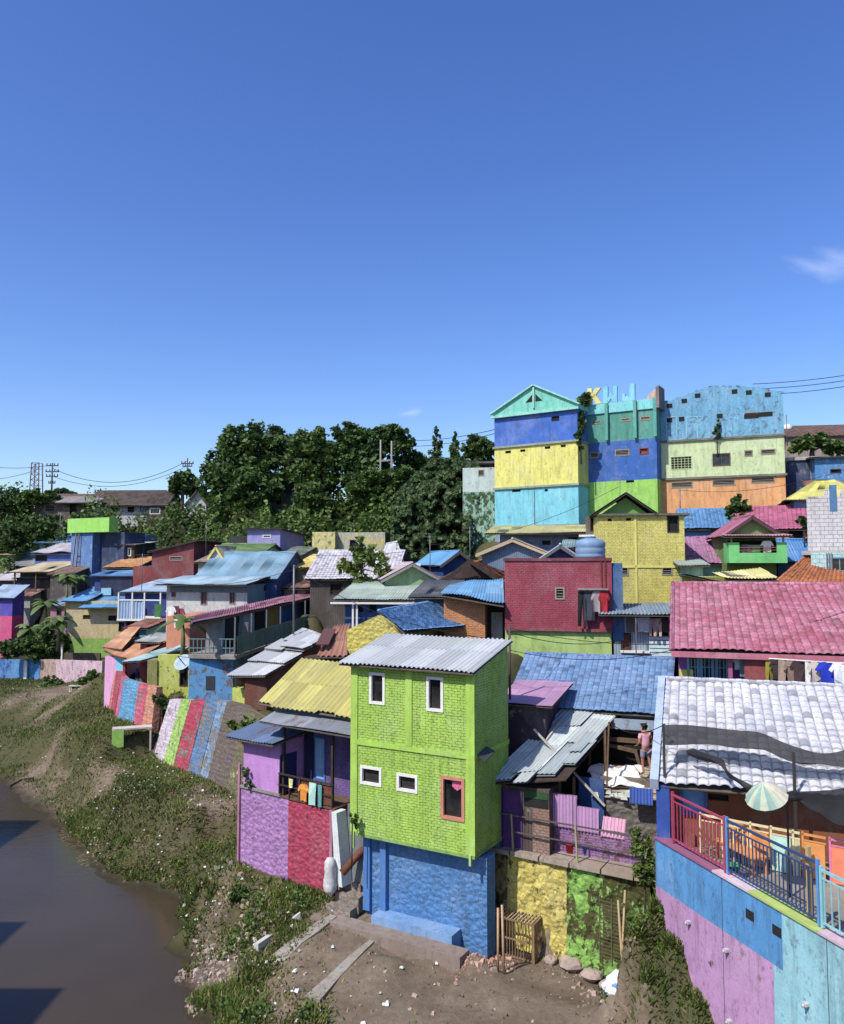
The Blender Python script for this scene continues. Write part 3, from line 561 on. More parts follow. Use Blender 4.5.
# green balcony house
gb = hs('green_balcony_house', 'small gabled house with bright green balcony and shade awning full of washing', 728, 776, 533, 566, 45.5, -10, 5, wall((120, 150, 70), 'plaster', .4, .15), ('gableV', tin((190, 100, 130), .15), 'corr', (517,)), gm=plain((80, 55, 60)))
u1 = gb.u1; mb = MB(); zb = gb.row(563); z1 = gb.row(552); zl = gb.row(560)
mb.box(-.1, u1+.1, -1.3, -.02, zb, zb+.12); mb.box(-.1, u1+.1, -1.42, -1.302, zb+.0, zb+.55); mb.box(-.1, .35, -1.42, -1.302, zb+.551, z1+.5); mb.box(u1-.3, u1+.1, -1.42, -1.302, zb+.551, z1+.5)
mb.box(-.22, -.102, -1.42, 0, zb, z1+.5); mb.box(u1+.102, u1+.22, -1.42, 0, zb, z1+.5); gb.part('balcony', mb, wall((100, 205, 105), 'plaster', .2, .08))
mb = MB(); mb.beam((.35, -1.36, zb+.85), (u1-.3, -1.36, zb+.85), .05); mb.beam((.35, -1.36, zb+.7), (u1-.3, -1.36, zb+.7), .04)
for k in range(2): mb.beam((u1*(k+1)/3, -1.36, zb+.55), (u1*(k+1)/3, -1.36, zb+.85), .04)
gb.part('rail', mb, plain((130, 80, 60)))
mb = MB(); mb.box(-.0, u1, -.09, -.01, zb+.13, gb.row(541)); gb.part('recess_shade', mb, DARK)  # near-black sheet on the wall, painted shade of the balcony
gb.roof([((-.5, -1.7, gb.row(537)), (u1+.5, -1.7, gb.row(537)), (u1+.3, .2, gb.row(534)), (-.3, .2, gb.row(534)))], tin((200, 140, 150), .2), 'corr', 'awning')
mb = MB(); 
for u in (-.05, u1+.05): mb.beam((u, -1.36, z1+.5), (u, -1.36, gb.row(537)), .08)
gb.part('post', mb, plain((150, 130, 110)))
GB = (gb, zb)
h = hs('blue_roof_house', 'squat house with a bright blue hipped tin roof right of the green balcony', 778, 812, 560, 575, 46, -14, 5, wall((60, 100, 150), 'plaster', .4, .2), ('gableU', tin((60, 135, 215), .08), 'corr', (541,)))
h = hs('orange_roof_house', 'house with steep orange clay-tile roof against the mint wall', 778, 850, 585, 600, 42, -12, 5, wall((150, 110, 80)), None)
p = [h.loc(P(772, 585, 41)), h.loc(P(845, 585, 41)), h.loc(P(845, 540, 46)), h.loc(P(812, 551, 44.5))]
h.roof([p], tile((205, 120, 60), (165, 90, 50), .3), 'tile', ridge=[(p[0], p[3])])
h = hs('lean_to', 'tiny lean-to with yellow-green wall under a thin grey roof behind the pink ridge', 692, 738, 577, 592, 41, -10, 3, wall((190, 190, 60), 'plaster', .5, .2), ('shedR', tin((120, 125, 115), .3), 'corr', -.5), Zm(644, 480, 4.22, [(290, 400, 350, 436, 'dark')]))
h = hs('lean_to', 'small mint wall shack tucked between yellow building and mauve roof', 685, 703, 566, 592, 43.5, -10, 3, wall((140, 185, 160), 'plaster', .5, .2), ('shedF', tin((150, 165, 150), .3), 'corr', .3))
h = hs('yellow_tarp_shelter', 'low shelter covered by a crumpled pale yellow tin sheet below the green balcony', 732, 770, 578, 590, 40.5, -10, 3, wall((90, 80, 70)), ('shedF', tin((232, 218, 120), .08), 'corr', (572,), dict(sag=.15)))
h = hs('block_tower', 'unfinished pale breeze block upper room with a stepped broken top at the right edge', 808, 875, 497, 551, 44, -27, 5, wall((214, 208, 206), 'block', .35, .06), None)
mb = MB(); 
for (a, b, y) in ((808, 819, 499), (824, 829, 490), (840, 875, 492)):
    ua = h.uz(a, 500)[0]; ub = h.uz(b, 500)[0]; mb.box(ua, ub, 0, .3, h.zt+.001, h.row(y))
h.part('broken_top', mb, wall((214, 208, 206), 'block', .35, .06))
mb = MB(); mb.box(-.3, h.u1, -.5, 5, h.row(555), h.row(551)); h.part('floor_slab', mb, wall((180, 175, 168), 'plaster', .6, .1))
mb = MB(); ua = h.uz(829.5, 500)[0]; ub = h.uz(837, 500)[0]; mb.box(ua, ub, -.02, .4, h.row(512), h.row(486)); h.part('blue_pillar', mb, wall((70, 120, 175), 'plaster', .5, .2))
h = hs('mint_house', 'pale mint block-walled ground storey with a purple-curtained window, under the breeze block room', 812, 875, 553, 592, 43, -27, 5, wall((185, 225, 220), 'block', .3, .05), None, Zm(644, 480, 4.22, [(790, 325, 900, 440, 'blue')]))
mb = MB(); h.uz(835, 560); u, _ = h.uz(832, 560, -.05); 
for k in range(3): mb.beam((u-.25+k*.12, -.08, -1), (u-.25+k*.12, -.08, h.zt), .05)
h.part('pipe', mb, STEEL)
# washing alcove under yellow house
ar = hs('wash_house', 'open-fronted pale wash house with sheet roof and washing under the tall yellow building', 614, 674, 612, 655, 37.5, -10, 4, wall((170, 195, 205), 'board', .3, .1), None,
    Zm(590, 590, 8.44, [(260, 365, 345, 505, 'door'), (500, 215, 665, 385, 'hole')]))
mb = MB(); u1 = ar.u1
ar.roof([((-.7, -.9, ar.zt-.05), (u1+.1, -.9, ar.zt-.05), (u1+.1, 1.5, ar.zt+.35), (-.7, 1.5, ar.zt+.35))], tin((130, 155, 170), .2), 'corr')
mb = MB(); ua = ar.uz(664-12, 640)[0]
for k in range(5): z = ar.row(636+k*4); mb.box(ar.uz(649, 640)[0], u1, -.10, -.003, z-.14, z)
ar.part('siding', mb, plain((200, 225, 225), .6))
mb = MB(); mb.box(ar.uz(620, 640)[0], ar.uz(649, 640)[0], -.3, -.004, ar.row(652), ar.row(650)); ar.part('sill', mb, WHITE)
mb = MB(); mb.box(.6, u1-1.4, -.03, -.002, ar.row(632), ar.zt-.05); ar.part('brick_patch', mb, wall((135, 112, 108), 'plaster', .4, .2))
mb = MB(); u, _ = ar.uz(636, 640, -.8); mb.beam((u, -.8, ar.row(652)), (u, -.8, ar.zt), .05); ar.part('post', mb, STEEL)
# ================================================================== pink tiled house
pk = House('pink_roof_house', 'purple house with a big weathered magenta-pink clay tile roof and blue barred windows', 679, 690, 29.5, -18)
zr = G(675, 585, 12.3); E0 = pk.loc(G(672, 650, 10.0)); R0 = pk.loc(G(675, 584, 12.15)); R0.x = E0.x
u1 = 13; pk.roof([((E0.x, E0.y, E0.z), (u1, E0.y, E0.z), (u1, R0.y, R0.z), (E0.x, R0.y, R0.z)), ((u1, R0.y*2-E0.y, E0.z), (E0.x, R0.y*2-E0.y, E0.z), (E0.x, R0.y+.03, R0.z), (u1, R0.y+.03, R0.z))],
    tile((168, 66, 96), (204, 138, 160), .6, .27, .33, (92, 60, 62), .7), 'tile', pitch=.27, row=.33, amp=.045, ridge=[((E0.x, R0.y, R0.z+.03), (u1, R0.y, R0.z+.03)), ((E0.x, E0.y, E0.z+.03), (E0.x, R0.y, R0.z+.03))], rr=.1)
mb = MB(); mb.beam((E0.x-.02, E0.y-.05, E0.z-.13), (u1, E0.y-.05, E0.z-.13), .05, .2); pk.part('fascia', mb, wall((205, 110, 130), 'plaster', .5, .2))
for w in Zm(700, 640, 5.861, [(-75, 85, -5, 232, 'blue'), (2, 85, 80, 235, 'blue'), (92, 88, 165, 240, 'blue'), (470, 105, 640, 330, 'hole'), (250, 95, 375, 330, 'bluedoor'), (740, 110, 860, 330, 'hole')]): pk.win(*w)
kp = (R0.z-E0.z)/(R0.y-E0.y); zp0 = E0.z-kp*E0.y-.16; pk.body(0, 12.5, 0, 2*R0.y, -1.8, zp0, wall((140, 75, 160), 'plaster', .3, .1), gable=('U', R0.z-.16-zp0))
u0, _ = pk.uz(672+11, 680); mb = MB(); mb.box(0.02, .5, -.03, -.002, -1.8, pk.row(669)); pk.part('yellow_patch', mb, wall((225, 215, 60), 'plaster', .2, .1))
ua, ub = pk.uz(765, 660)[0], pk.uz(781, 660)[0]; mb = MB(); mb.box(ua, ub, -.05, -.002, -1.8, E0.z-.1); pk.part('yellow_pillar', mb, wall((190, 190, 40), 'plaster', .3, .1))
mb = MB(); 
u = pk.uz(730, 660, -.8)[0]; mb.beam((u, -.8, -1.8), (u, -.8, pk.row(656, u, -.8)), .14); pk.part('post', mb, wall((190, 90, 130), 'plaster', .3, .1))
# ================================================================== blue tiled roof
bl = House('blue_roof_house', 'long house with wide light blue clay tile roof before the red brick box', 512, 715, 31.5, -20); bl.ground = True
E = bl.loc(P(508, 706, 30.3)); Rr = bl.loc(P(512, 653, 34)); E.x = Rr.x = 0; ue = bl.col(662, E.y, E.z); 
bl.body(.3, ue-.2, E.y+.5, E.y+7, E.z-3.2, E.z-.05, wall((110, 120, 125), 'plaster', .5, .3))
mb = MB(); mb.box(ue-4.6, ue-.25, E.y+.38, E.y+.495, E.z-3.2, E.z-.62); bl.part('shade_panel', mb, DARK)  # solid near-black panel painting the shade of the room under the eave
ym = Rr.y; bl.roof([((0, E.y, E.z), (ue+.3, E.y, E.z), (ue+.3, ym, Rr.z), (0, ym, Rr.z)), ((ue+.3, 2*ym-E.y, E.z), (0, 2*ym-E.y, E.z), (0, ym+.03, Rr.z), (ue+.3, ym+.03, Rr.z))],
    tile((128, 160, 204), (84, 120, 176), .35, .22, .24, (50, 62, 84), .6), 'tile', pitch=.22, row=.24, amp=.028, ridge=[((0, ym, Rr.z+.02), (ue+.3, ym, Rr.z+.02))])
mb = MB(); mb.box(ue-2.9, ue+.2, E.y-.1, E.y+.02, E.z-.55, E.z-.2); bl.part('fascia', mb, wall((150, 170, 190), 'plaster', .6, .2))
# pink sheets on shed in front of blue roof
h = hs('lean_to', 'low shed behind the lime house topped with faded pink sheets', 505, 545, 702, 740, 28.6, -24, 2.4, wall((60, 40, 60), 'plaster', .5, .2), ('shedF', tin((205, 150, 190), .12), 'flat', (684,)))
# ================================================================== white tiled roof house
wh = House('white_roof_house', 'low orange-walled house with a whitewashed clay tile roof above the colourful railing', 655, 783, 21.8, -19)
R_ = wh.loc(G(665, 680, 9.15)); E_ = Vector((0, 0, 0)); u1 = 10.5; R_.x = 0
wt = tile((222, 220, 222), (176, 180, 194), .38, .27, .33, (50, 54, 70), .35)
wh.roof([((0, 0, 0), (u1, 0, 0), (u1, R_.y, R_.z), (0, R_.y, R_.z)), ((u1, 2*R_.y, 0), (0, 2*R_.y, 0), (0, R_.y+.03, R_.z), (u1, R_.y+.03, R_.z))], wt, 'tile', pitch=.27, row=.33, amp=.05,
    ridge=[((0, R_.y, R_.z+.03), (u1, R_.y, R_.z+.03))], rr=.11)
mb = MB(); mb.beam((-.02, -.05, -.02), (-.02, R_.y, R_.z+.0), .22, .3); wh.part('bargeboard', mb, wall((175, 195, 220), 'plaster', .4, .1))
for w in Zm(660, 790, 4.587, [(90, 28, 215, 150, 'bluedoor'), (222, 55, 320, 85, 'hole')]): wh.win(*w)
wh.pend = [(a, b, c, max(d, -2.0), min(e, -.16), t, r) for a, b, c, d, e, t, r in wh.pend]
kw_ = R_.z/R_.y; wh.body(.35, u1, .75, 2*R_.y-.75, -2.1, kw_*.75-.2, wall((150, 82, 40), 'plaster', .4, .1), gable=('U', R_.z-kw_*.75))
mb = MB(); mb.box(.02, .36, .05, .4, -4.5, -.05); wh.part('corner_pillar', mb, wall((30, 75, 175), 'plaster', .3, .1))
# ================================================================== green house on its blue stone base
GA = -30
gc = P(474.5, 856, 25)
gh = House('green_house', 'tall lime green brick house with white corrugated roof standing on a blue stone base', 474.5, 856, 25, GA)
# local origin = front right foot of the house
gh.ground = False
u0 = gh.col(351.5, 0, .3); zt = gh.row(670, 0, 0); D = 3.3
D = gh.vz(508, 700, 0)[0]
for w in Zm(340, 620, 4.22, [(127, 226, 188, 352, 'white'), (368, 244, 434, 382, 'white'), (88, 622, 174, 694, 'white'), (242, 654, 326, 722, 'white'), (428, 668, 524, 838, 'pink')]): gh.win(*w)
lime = wall((168, 214, 30), 'brick', .45, .05, (90, 120, 40), name='lime_brick'); rise = gh.row(642, 0, D)-zt
for i, w in enumerate(gh.pend):
    if w[3] < 1.9: gh.pend[i] = (*w[:5], w[5], w[6])
mid = gh.row(757, 0, 0)
gh.body(u0, 0, 0, D, 0, zt, lime, top=(0, 0, rise, rise))
mb = MB(); mb.box(u0-.03, .03, -.045, D+.02, mid-.09, mid+.07); mb.box(u0-.03, u0+.24, -.04, -.002, .0, zt-.01); mb.box(-.26, .035, -.04, -.002, .0, zt-.01)
um = gh.uz(409, 720)[0]; mb.box(um-.12, um+.12, -.035, -.002, mid+.08, zt-.01); gh.part('concrete_frame', mb, wall((168, 214, 30), 'plaster', .3, .03, (90, 120, 40)))
kk = rise/D
gh.roof([((u0-.35, -.32, zt-.32*kk+.05), (.12, -.32, zt-.32*kk+.05), (.12, D+.15, zt+(D+.15)*kk+.05), (u0-.35, D+.15, zt+(D+.15)*kk+.05))], tin((206, 210, 208), .06, .16), 'corr', pitch=.17, amp=.03, row=3.8, jit=.05)
mb = MB()
for k in range(5): u = u0+.1+k*(-u0-.2)/4; mb.beam((u, -.28, zt-.28*kk-.04), (u, D+.1, zt+(D+.1)*kk-.04), .05, .08)
gh.part('rafter', mb, WOOD)
mb = MB()
mb.box(u0-.02, .02, -.03, D, -.1, -.001); gh.part('floor_slab', mb, wall((130, 180, 60), 'plaster', .6, .2))
mb = MB(); mb.beam((u0+.12, -.05, -.5), (u0+.12, -.05, .05), .07); mb.beam((-.12, -.05, -.3), (-.12, -.05, .02), .07); gh.part('pipe', mb, plain((170, 200, 120)))
mb = MB(); a = [(.015, .15, mid+.02), (.015, D*.35, mid+.12), (.3, D*.35, mid-.0), (.3, .15, mid-.15)]; mb.add(a+[(x, y, z+.03) for x, y, z in a], [(0, 1, 2, 3), (7, 6, 5, 4), (0, 4, 5, 1), (1, 5, 6, 2), (2, 6, 7, 3), (3, 7, 4, 0)]); gh.part('side_canopy', mb, tin((90, 95, 90), .5))
# curtain in the pink window
u, z = gh.uz(457, 786, .08); mb = MB()
vs = [(u-.17+.34*i/8, .085+.015*math.sin(i*2.2), z+.13-.28*(j/4)*(1-.4*abs(i-4)/4)) for j in range(5) for i in range(9)]
mb.add(vs, [(j*9+i, j*9+i+1, (j+1)*9+i+1, (j+1)*9+i) for j in range(4) for i in range(8)]); gh.part('curtain', mb, plain((225, 110, 150), .8))
GH = gh
# blue stone base (part of the plinth below)
bb = gh.row(945, 0, .45); ul = gh.col(367, .45, bb/2); ur = gh.col(487, .45, bb/2)
base = thing('stone_wall', 'bright blue painted rubble-stone wall carrying the lime green house', 'wall', gh.w(0, .45, bb), gh.a)
bs = wall((72, 132, 206), 'stone', .5, .16, (120, 130, 140)); lbx = wall((110, 160, 210), 'plaster', .4, .12)
mb = MB(); mb.box(ul, ur, 0, .6, -.4, -bb-.18); obj('wall', mb, bs, base)
mb = MB(); mb.box(gh.col(385, .45, bb/2)-.1, gh.col(385, .45, bb/2)+.12, -.16, -.001, .3, -bb-.18); mb.box(ul-.08, ul+.18, -.12, -.001, .2, -bb-.18); obj('pillar', mb, wall((62, 118, 198), 'plaster', .3, .1), base)
mb = MB(); mb.box(gh.col(379, .3, bb), ur-.9, -.62, -.001, -.3, .34); obj('step', mb, lbx, base)
mb = MB(); mb.box(ul-1.4, ur-.3, -1.25, -.62, -.6, .1); obj('footing', mb, wall((150, 130, 115), 'plaster', .5, .3), base)
for (u, v) in ((ul, -.7), (ur, -.7), ((ul+ur)/2, -.7), ((ul+ur)/2, -2), (ul, -2), (ur, -2)): q = gh.w(u, v+.45); CTRL.append((q.x, q.y, gh.O.z+bb-.05))
for (u, v) in ((ur, 1.5), (ul, 4.5), (ur, 3)): q = gh.w(u, v+.45); CTRL.append((q.x, q.y, gh.O.z-.3))
GB0 = gh.O.z+bb
# rubble steps left of the base
st = thing('rubble_steps', 'rough stone and concrete steps between the white pillar and blue base', 'steps', gh.w(ul-.75, .0, bb+.1), gh.a)
for (u_, v_) in ((-.7, .5), (-.7, 1.3), (-1.2, .8)): q = gh.w(ul+u_, v_+.45); CTRL.append((q.x, q.y, GB0-.1))
for k in range(6):
    mb = MB(); w_ = .95-.04*k; x = .1*math.sin(k*2); z = .28*k; mb.hexa([(x-.5, .42*k-.2, z-.3), (x+w_-.4, .42*k-.25, z-.3), (x+w_-.45, .42*k+.5, z-.3), (x-.45, .42*k+.5, z-.3), (x-.48, .42*k-.18, z+.22), (x+w_-.42, .42*k-.22, z+.2), (x+w_-.45, .42*k+.5, z+.22), (x-.43, .42*k+.5, z+.2)])
    obj('step', mb, wall((150, 135, 120), 'stone', .4, .2), st)
# ================================================================== purple and red retaining wall with shack
A = P(240, 862, 31.2); B = P(333, 884, 28.4)
sa = math.degrees(math.atan2(B.y-A.y, B.x-A.x))
sw = House('stone_wall', 'lilac and crimson painted rubble retaining wall under the purple shack', 240, 862, 31.2, sa, 'wall'); L = (B-A).xy.length
sw.ground = False
zt = sw.row(783); ztr = sw.row(815, L)
zt = (zt+ztr)/2
us = sw.uz(288, 840)[0]
q = sw.body(0, us, 0, 1.0, -1, zt, wall((196, 138, 208), 'stone', .5, .2, (150, 130, 150)), label='lilac painted stone section')
q = sw.body(us+.002, L, 0, 1.0, -1, zt-.05, wall((200, 52, 92), 'stone', .5, .18, (100, 60, 65)), label='crimson painted stone section')
mb = MB(); mb.box(L-.1, L+.04, -.1, -.002, -.5, zt); mb.box(-.1, .0, -.08, -.002, -.5, zt+.9); sw.part('edge_post', mb, wall((190, 120, 150), 'plaster', .4, .1))
wz = sw.O.z
for k in range(11):
    u = L*k/10
    for v, z in ((-.1, wz-.1), (-.5, wz-.1), (-1.6, wz-.15), (1.6, wz+zt-.4), (3, wz+zt-.2)): q = sw.w(u, v); CTRL.append((q.x, q.y, z))
deck = zt
# shack
sh = House('purple_shack', 'small riverside shack with lilac walls, pale blue door and layered tin roofs', 240, 862, 31.2, sa); sh.ground = False
floor = deck; zr = sh.row(742, 0); eL = sh.uz(279, 770)[0]
body_top = sh.row(735, 0)
sh.body(.1, eL, .02, 1.9, floor+.12, body_top, wall((205, 140, 218), 'plaster', .25, .06), label='lilac room wall')
mb = MB(); mb.box(eL-.002, eL+.01, .05, .9, floor+.15, body_top-.5); sh.part('side_panel', mb, plain((30, 40, 110)))  # thin navy sheet puts the shade of the room's right side into colour
mb = MB(); mb.box(.0, eL+.1, -.06, .02, floor+.02, floor+.12); sh.part('floor_slab', mb, CONC)
ptop = sh.row(727, L, 1.0)
ptop = max(ptop, floor+2.3)
for w in Zm(230, 700, 6.49, [(535, 240, 618, 520, 'whitedoor')]): sh.win(*w, ref=1.3)
sh.pend = [(a, b, c, max(d, floor+.05), min(e, ptop-.3), 'ldoor', r) for a, b, c, d, e, t, r in sh.pend]
WIN['ldoor'] = (plain((70, 100, 170)), .05, 0, 0, 'lblue'); PANES['lblue'] = plain((150, 190, 235), .5)
xr = L+1.5
mb = MB(); sh.body(eL+.02, xr, 1.3, 4.5, floor-.2, ptop, wall((120, 85, 165), 'brick', .4, .1), label='purple back wall of the porch')
mb = MB(); mb.box(eL+.1, eL+.5, 1.2, 1.295, floor+.02, ptop); mb.box(xr-.5, xr, 1.2, 1.295, floor, ptop); sh.part('dark_panel', mb, plain((24, 24, 70), .8))
mb = MB(); 
for u in (L-.15, eL+.15): mb.beam((u, .1, floor), (u, .1, ptop+.1), .09)
sh.part('post', mb, DWOOD)
mb = MB(); mb.box(eL+.1, L+.1, -.03, 1.29, floor-.001, floor+.06); sh.part('porch_floor', mb, WOOD)
# railing
mb = MB(); z1 = floor+.85
for z in (floor+.45, z1): mb.beam((eL, -.02, z), (L, -.02, z), .05)
for k in range(6): u = eL+.05+k*(L-eL-.1)/5; mb.beam((u, -.02, floor), (u, -.02, z1), .05)
sh.part('porch_rail', mb, DWOOD)
mb = MB(); mb.sheet((eL+.95, .03, floor+.1), (L-.1, .03, floor+.1), (L-.1, .03, z1-.1), (eL+.95, .03, z1-.1), 'corr'); sh.part('rail_panel', mb, [RUSTW, RUSTW])
def S(px, py, z=None, v=None):
    if v is not None: u, zz = sh.uz(px, py, v); return (u, v, zz)
    u, vv = sh.uvz(px, py, z); return (u, vv, z)
# small blue roof over the lilac room
zc = body_top
a = S(233, 738, v=-.45); b = S(268, 747, v=-.45)
b = (eL+.1, -.45, a[2]+.02); a = (-.5, -.45, a[2])
sh.roof([(a, b, (eL+.75, 1.9, zc+.55), (-.1, 1.9, zc+.55))], tin((105, 135, 180), .35, .5), 'corr', 'room_roof')
# grey lower roof
zg = ptop+.05
sh.roof([((eL-.75, -.35, zg-.02), (xr, -.35, zg-.02), (xr, 1.9, zg+.55), (eL-1.0, 1.9, zg+.55))], tin((150, 155, 165), .35, .5), 'flat', 'porch_roof')
# yellow upper roof
Y0 = 31.2; zE = zg+.75
yl = S(257, 704, v=.35); yr_ = S(334, 713, v=.35); zE = (yl[2]+yr_[2])/2
bl_ = sh.uvz(312, 659, zE+1.5); v1 = bl_[1]
sh.roof([((yl[0], .35, zE), (xr+.1, .35, zE-.05), (xr+.1, v1, zE+1.5), (bl_[0]-.6, v1, zE+1.5))], tin((205, 194, 74), .12, .5, sheetl=1.4), 'corr', 'main_roof', pitch=.24, amp=.035, row=1.9, jit=.1)
sh.body(yl[0]+.9, xr, 2.0, v1, ptop, zE+.3, wall((60, 45, 70), 'plaster', .5, .2), name='upper_wall')
SH = (sh, floor, L, eL, ptop)
# brown/orange sheets behind the yellow roof
h = House('rusty_plank_shed', 'shed roofed in rust-brown ribbed sheets beside the yellow stone gable', 318, 655, 38, -25)
p = [h.loc(P(316, 656, 37)), h.loc(P(347, 656, 36.3)), h.loc(P(350, 624, 40)), h.loc(P(334, 626, 40.5))]
h.roof([p], tin((178, 112, 82), .3, .4), 'corr', pitch=.3, amp=.05); h.ground = True; mz = min(q.z for q in p)
h.body(min(p[0].x, p[3].x)+.2, max(p[1].x, p[2].x)-.2, p[0].y+.4, p[2].y, mz-3, mz-.1, wall((90, 60, 50), 'board', .5, .2))
mb = MB(); mb.beam(h.loc(P(322, 648, 37.3))+Vector((0, 0, .15)), h.loc(P(330, 632, 39.3))+Vector((0, 0, .15)), .6, .04); h.part('loose_sheet', mb, tin((150, 88, 70), .4))
# white conical pillar, bag, leaning pipe
pl_ = P(341, 872, 28.0); wp = thing('white_pillar', 'white plastered flaring pillar beside the crimson stone wall', 'pillar', (pl_.x, pl_.y, pl_.z-.1), R(sa))
mb = MB(); mb.add([(-.1, -.2, -.3), (.24, -.2, -.3), (.24, .3, -.3), (-.1, .3, -.3), (-.2, -.2, 1.2), (.06, -.2, 1.2), (.06, .3, 1.2), (-.2, .3, 1.2), (-.27, -.2, 2.1), (-.05, -.2, 2.1), (-.05, .3, 2.1), (-.27, .3, 2.1)],
    [(3, 2, 1, 0), (8, 9, 10, 11)]+[(a+i, a+(i+1) % 4, a+4+(i+1) % 4, a+4+i) for a in (0, 4) for i in range(4)]); obj('pillar', mb, wall((225, 232, 228), 'plaster', .2, .05), wp)
mb = MB(); mb.box(.0, 1.9, .32, .5, -.3, 2.3); obj('side_wall', mb, wall((120, 128, 130), 'plaster', .5, .2), wp)
pb = P(330, 893, 27.8); mb = MB(); pr = []
for k in range(9):
    t_ = k/8; pr.append(((.21+.008*math.sin(t_*9)) * (1 if 0 < k < 8 else .7)*(1-.25*t_*t_), t_*1.15))
mb.lathe(pr, n=18); mb.v = [(x*(1+.16*math.sin(11*z+5*math.atan2(y, x))), y*(1+.08*math.cos(7*z)), z) for x, y, z in mb.v]
o = obj('sack', mb, plain((205, 205, 200), .8, var=.4, sc=7), loc=(pb.x, pb.y, pb.z)); tag(o, 'tall bulging white plastic sack standing against the crimson wall', 'sack')
a, b = P(342, 873, 27.6), P(368, 845, 27.9); mb = MB(); mb.tube([(0, 0, 0), (b-a)*.5+Vector((0, 0, .03)), b-a], .13, 10); o = obj('rusty_pipe', mb, RUSTW, loc=a); tag(o, 'thick rusty brown pipe leaning up beside the rubble steps', 'pipe')
# ================================================================== yellow / lime stone wall and terrace
A = P(487, 925, 26.9); B = P(652, 985, 24.2)
A.z = B.z = .75
fa = math.degrees(math.atan2(B.y-A.y, B.x-A.x)); L2 = (B-A).xy.length
yw = thing('stone_wall', 'yellow and lime green painted rubble terrace wall behind the bamboo cage', 'wall', A, R(fa)); YWA, YWa, YWL = A, R(fa), L2
def yq(u, v, z=0): return Vector((A.x+u*math.cos(YWa)-v*math.sin(YWa), A.y+u*math.sin(YWa)+v*math.cos(YWa), A.z+z))
H2 = 2.95
ysec = [(0, .75, wall((150, 130, 60), 'stone', .6, .5, (80, 70, 50)), 'grimy ochre stone section'), (.752, 2.75, wall((226, 206, 70), 'stone', .5, .32, (95, 82, 52)), 'yellow stone section'), (2.752, 3.9, wall((140, 200, 55), 'stone', .55, .5, (78, 74, 44)), 'lime green stone section'), (3.902, L2, wall((130, 180, 60), 'stone', .6, .62, (72, 72, 36)), 'mossy green stone section')]
for (a_, b_, m_, lb) in ysec:
    mb = MB(); n = 10
    # gently irregular face
    g = 8; vs = []; ng = max(2, int((b_-a_)/.25))
    for j in range(g+1):
        for i in range(ng+1):
            u = a_+(b_-a_)*i/ng; z = -.4+(H2+.4)*j/g
            vs.append((u, (.06*math.sin(u*3.1+z*2)+.05*math.sin(u*7+z*5) if 0 < i < ng else 0)-.12*(1-j/g), z))
    mb.add(vs, [(j*(ng+1)+i, j*(ng+1)+i+1, (j+1)*(ng+1)+i+1, (j+1)*(ng+1)+i) for j in range(g) for i in range(ng)])
    mb.box(a_, b_, .15, .6, -.4, H2-.01); mb.add([(a_, 0, H2), (b_, 0, H2), (b_, .2, H2), (a_, .2, H2)], [(0, 1, 2, 3)])
    obj('wall', mb, m_, yw, lb)
mb = MB()
for k in range(6): mb.hexa([(k*1.0-.1, -.14, H2+.0), (k*1.0+.86, -.16, H2), (k*1.0+.86, 1.0, H2), (k*1.0-.1, 1.0, H2), (k*1.0-.1, -.12, H2+.14), (k*1.0+.86, -.15, H2+.12+.02*(k % 2)), (k*1.0+.86, 1.0, H2+.13), (k*1.0-.1, 1.0, H2+.14)])
obj('coping', mb, wall((165, 145, 125), 'plaster', .5, .3), yw)
for k in range(15):
    u = L2*k/14
    for v, z in ((-.12, .66), (-.5, .7), (-1.5, .85), (-3.5, .95), (1.0, .75+H2-.3), (2.5, 3.4)):
        q = yq(u, v); CTRL.append((q.x, q.y, z))
# pipe railing on the terrace edge
rl = thing('pipe_railing', 'thin rusty pipe handrail along the yellow stone terrace edge', 'railing', yq(.9, 0, H2+.12), YWa)
mb = MB(); 
for k in range(3): mb.beam((k*2.15+.05, 0, 0), (k*2.15, 0, 1.15), .05)
obj('post', mb, plain((150, 155, 110), .7), rl)
mb = MB(); mb.beam((-.9, 0, 1.12), (4.5, 0, 1.12), .045); mb.beam((0, 0, .6), (4.5, 0, .6), .035); obj('rail', mb, plain((90, 80, 75), .7), rl)
# mauve brick parapet + sheets behind terrace
pw = House('brick_wall', 'worn mauve brick garden wall topped by lilac corrugated sheets on the terrace', 549, 852, 26.5, -29, 'wall'); pw.ground = False
u1 = pw.col(648, 0, 0); z1 = pw.row(821)
pw.body(0, u1, 0, .22, -.6, z1, wall((160, 105, 165), 'brick', .6, .38, (120, 88, 92)))
lil = tin((205, 150, 205), .08, .3); 
for (x0, x1, yt, yb_) in ((549, 577, 792, 826), (577.5, 599, 806, 826)):
    a_ = pw.uz(x0, 810)[0]; b_ = pw.uz(x1, 810)[0]; zt_ = pw.row(yt, a_)
    mb = MB(); mb.sheet((a_, -.03, z1-.12), (b_, -.03, z1-.12), (b_, -.03, zt_), (a_, -.03, zt_), 'corr', pitch=.11, thick=.01); pw.part('sheet', mb, [lil, lil])
a_ = pw.uz(601, 815)[0]; mb = MB(); mb.sheet((a_, -.02, z1-.2), (u1-.7, -.02, z1-.2), (u1-.7, .25, z1+.35), (a_, .25, z1+.35), 'corr', pitch=.11, thick=.01); pw.part('sheet', mb, [tin((228, 160, 190), .08), lil])
for v in (1.2, 3): 
    for u in (0, 2, 4): q = pw.w(u, v); CTRL.append((q.x, q.y, 3.7))
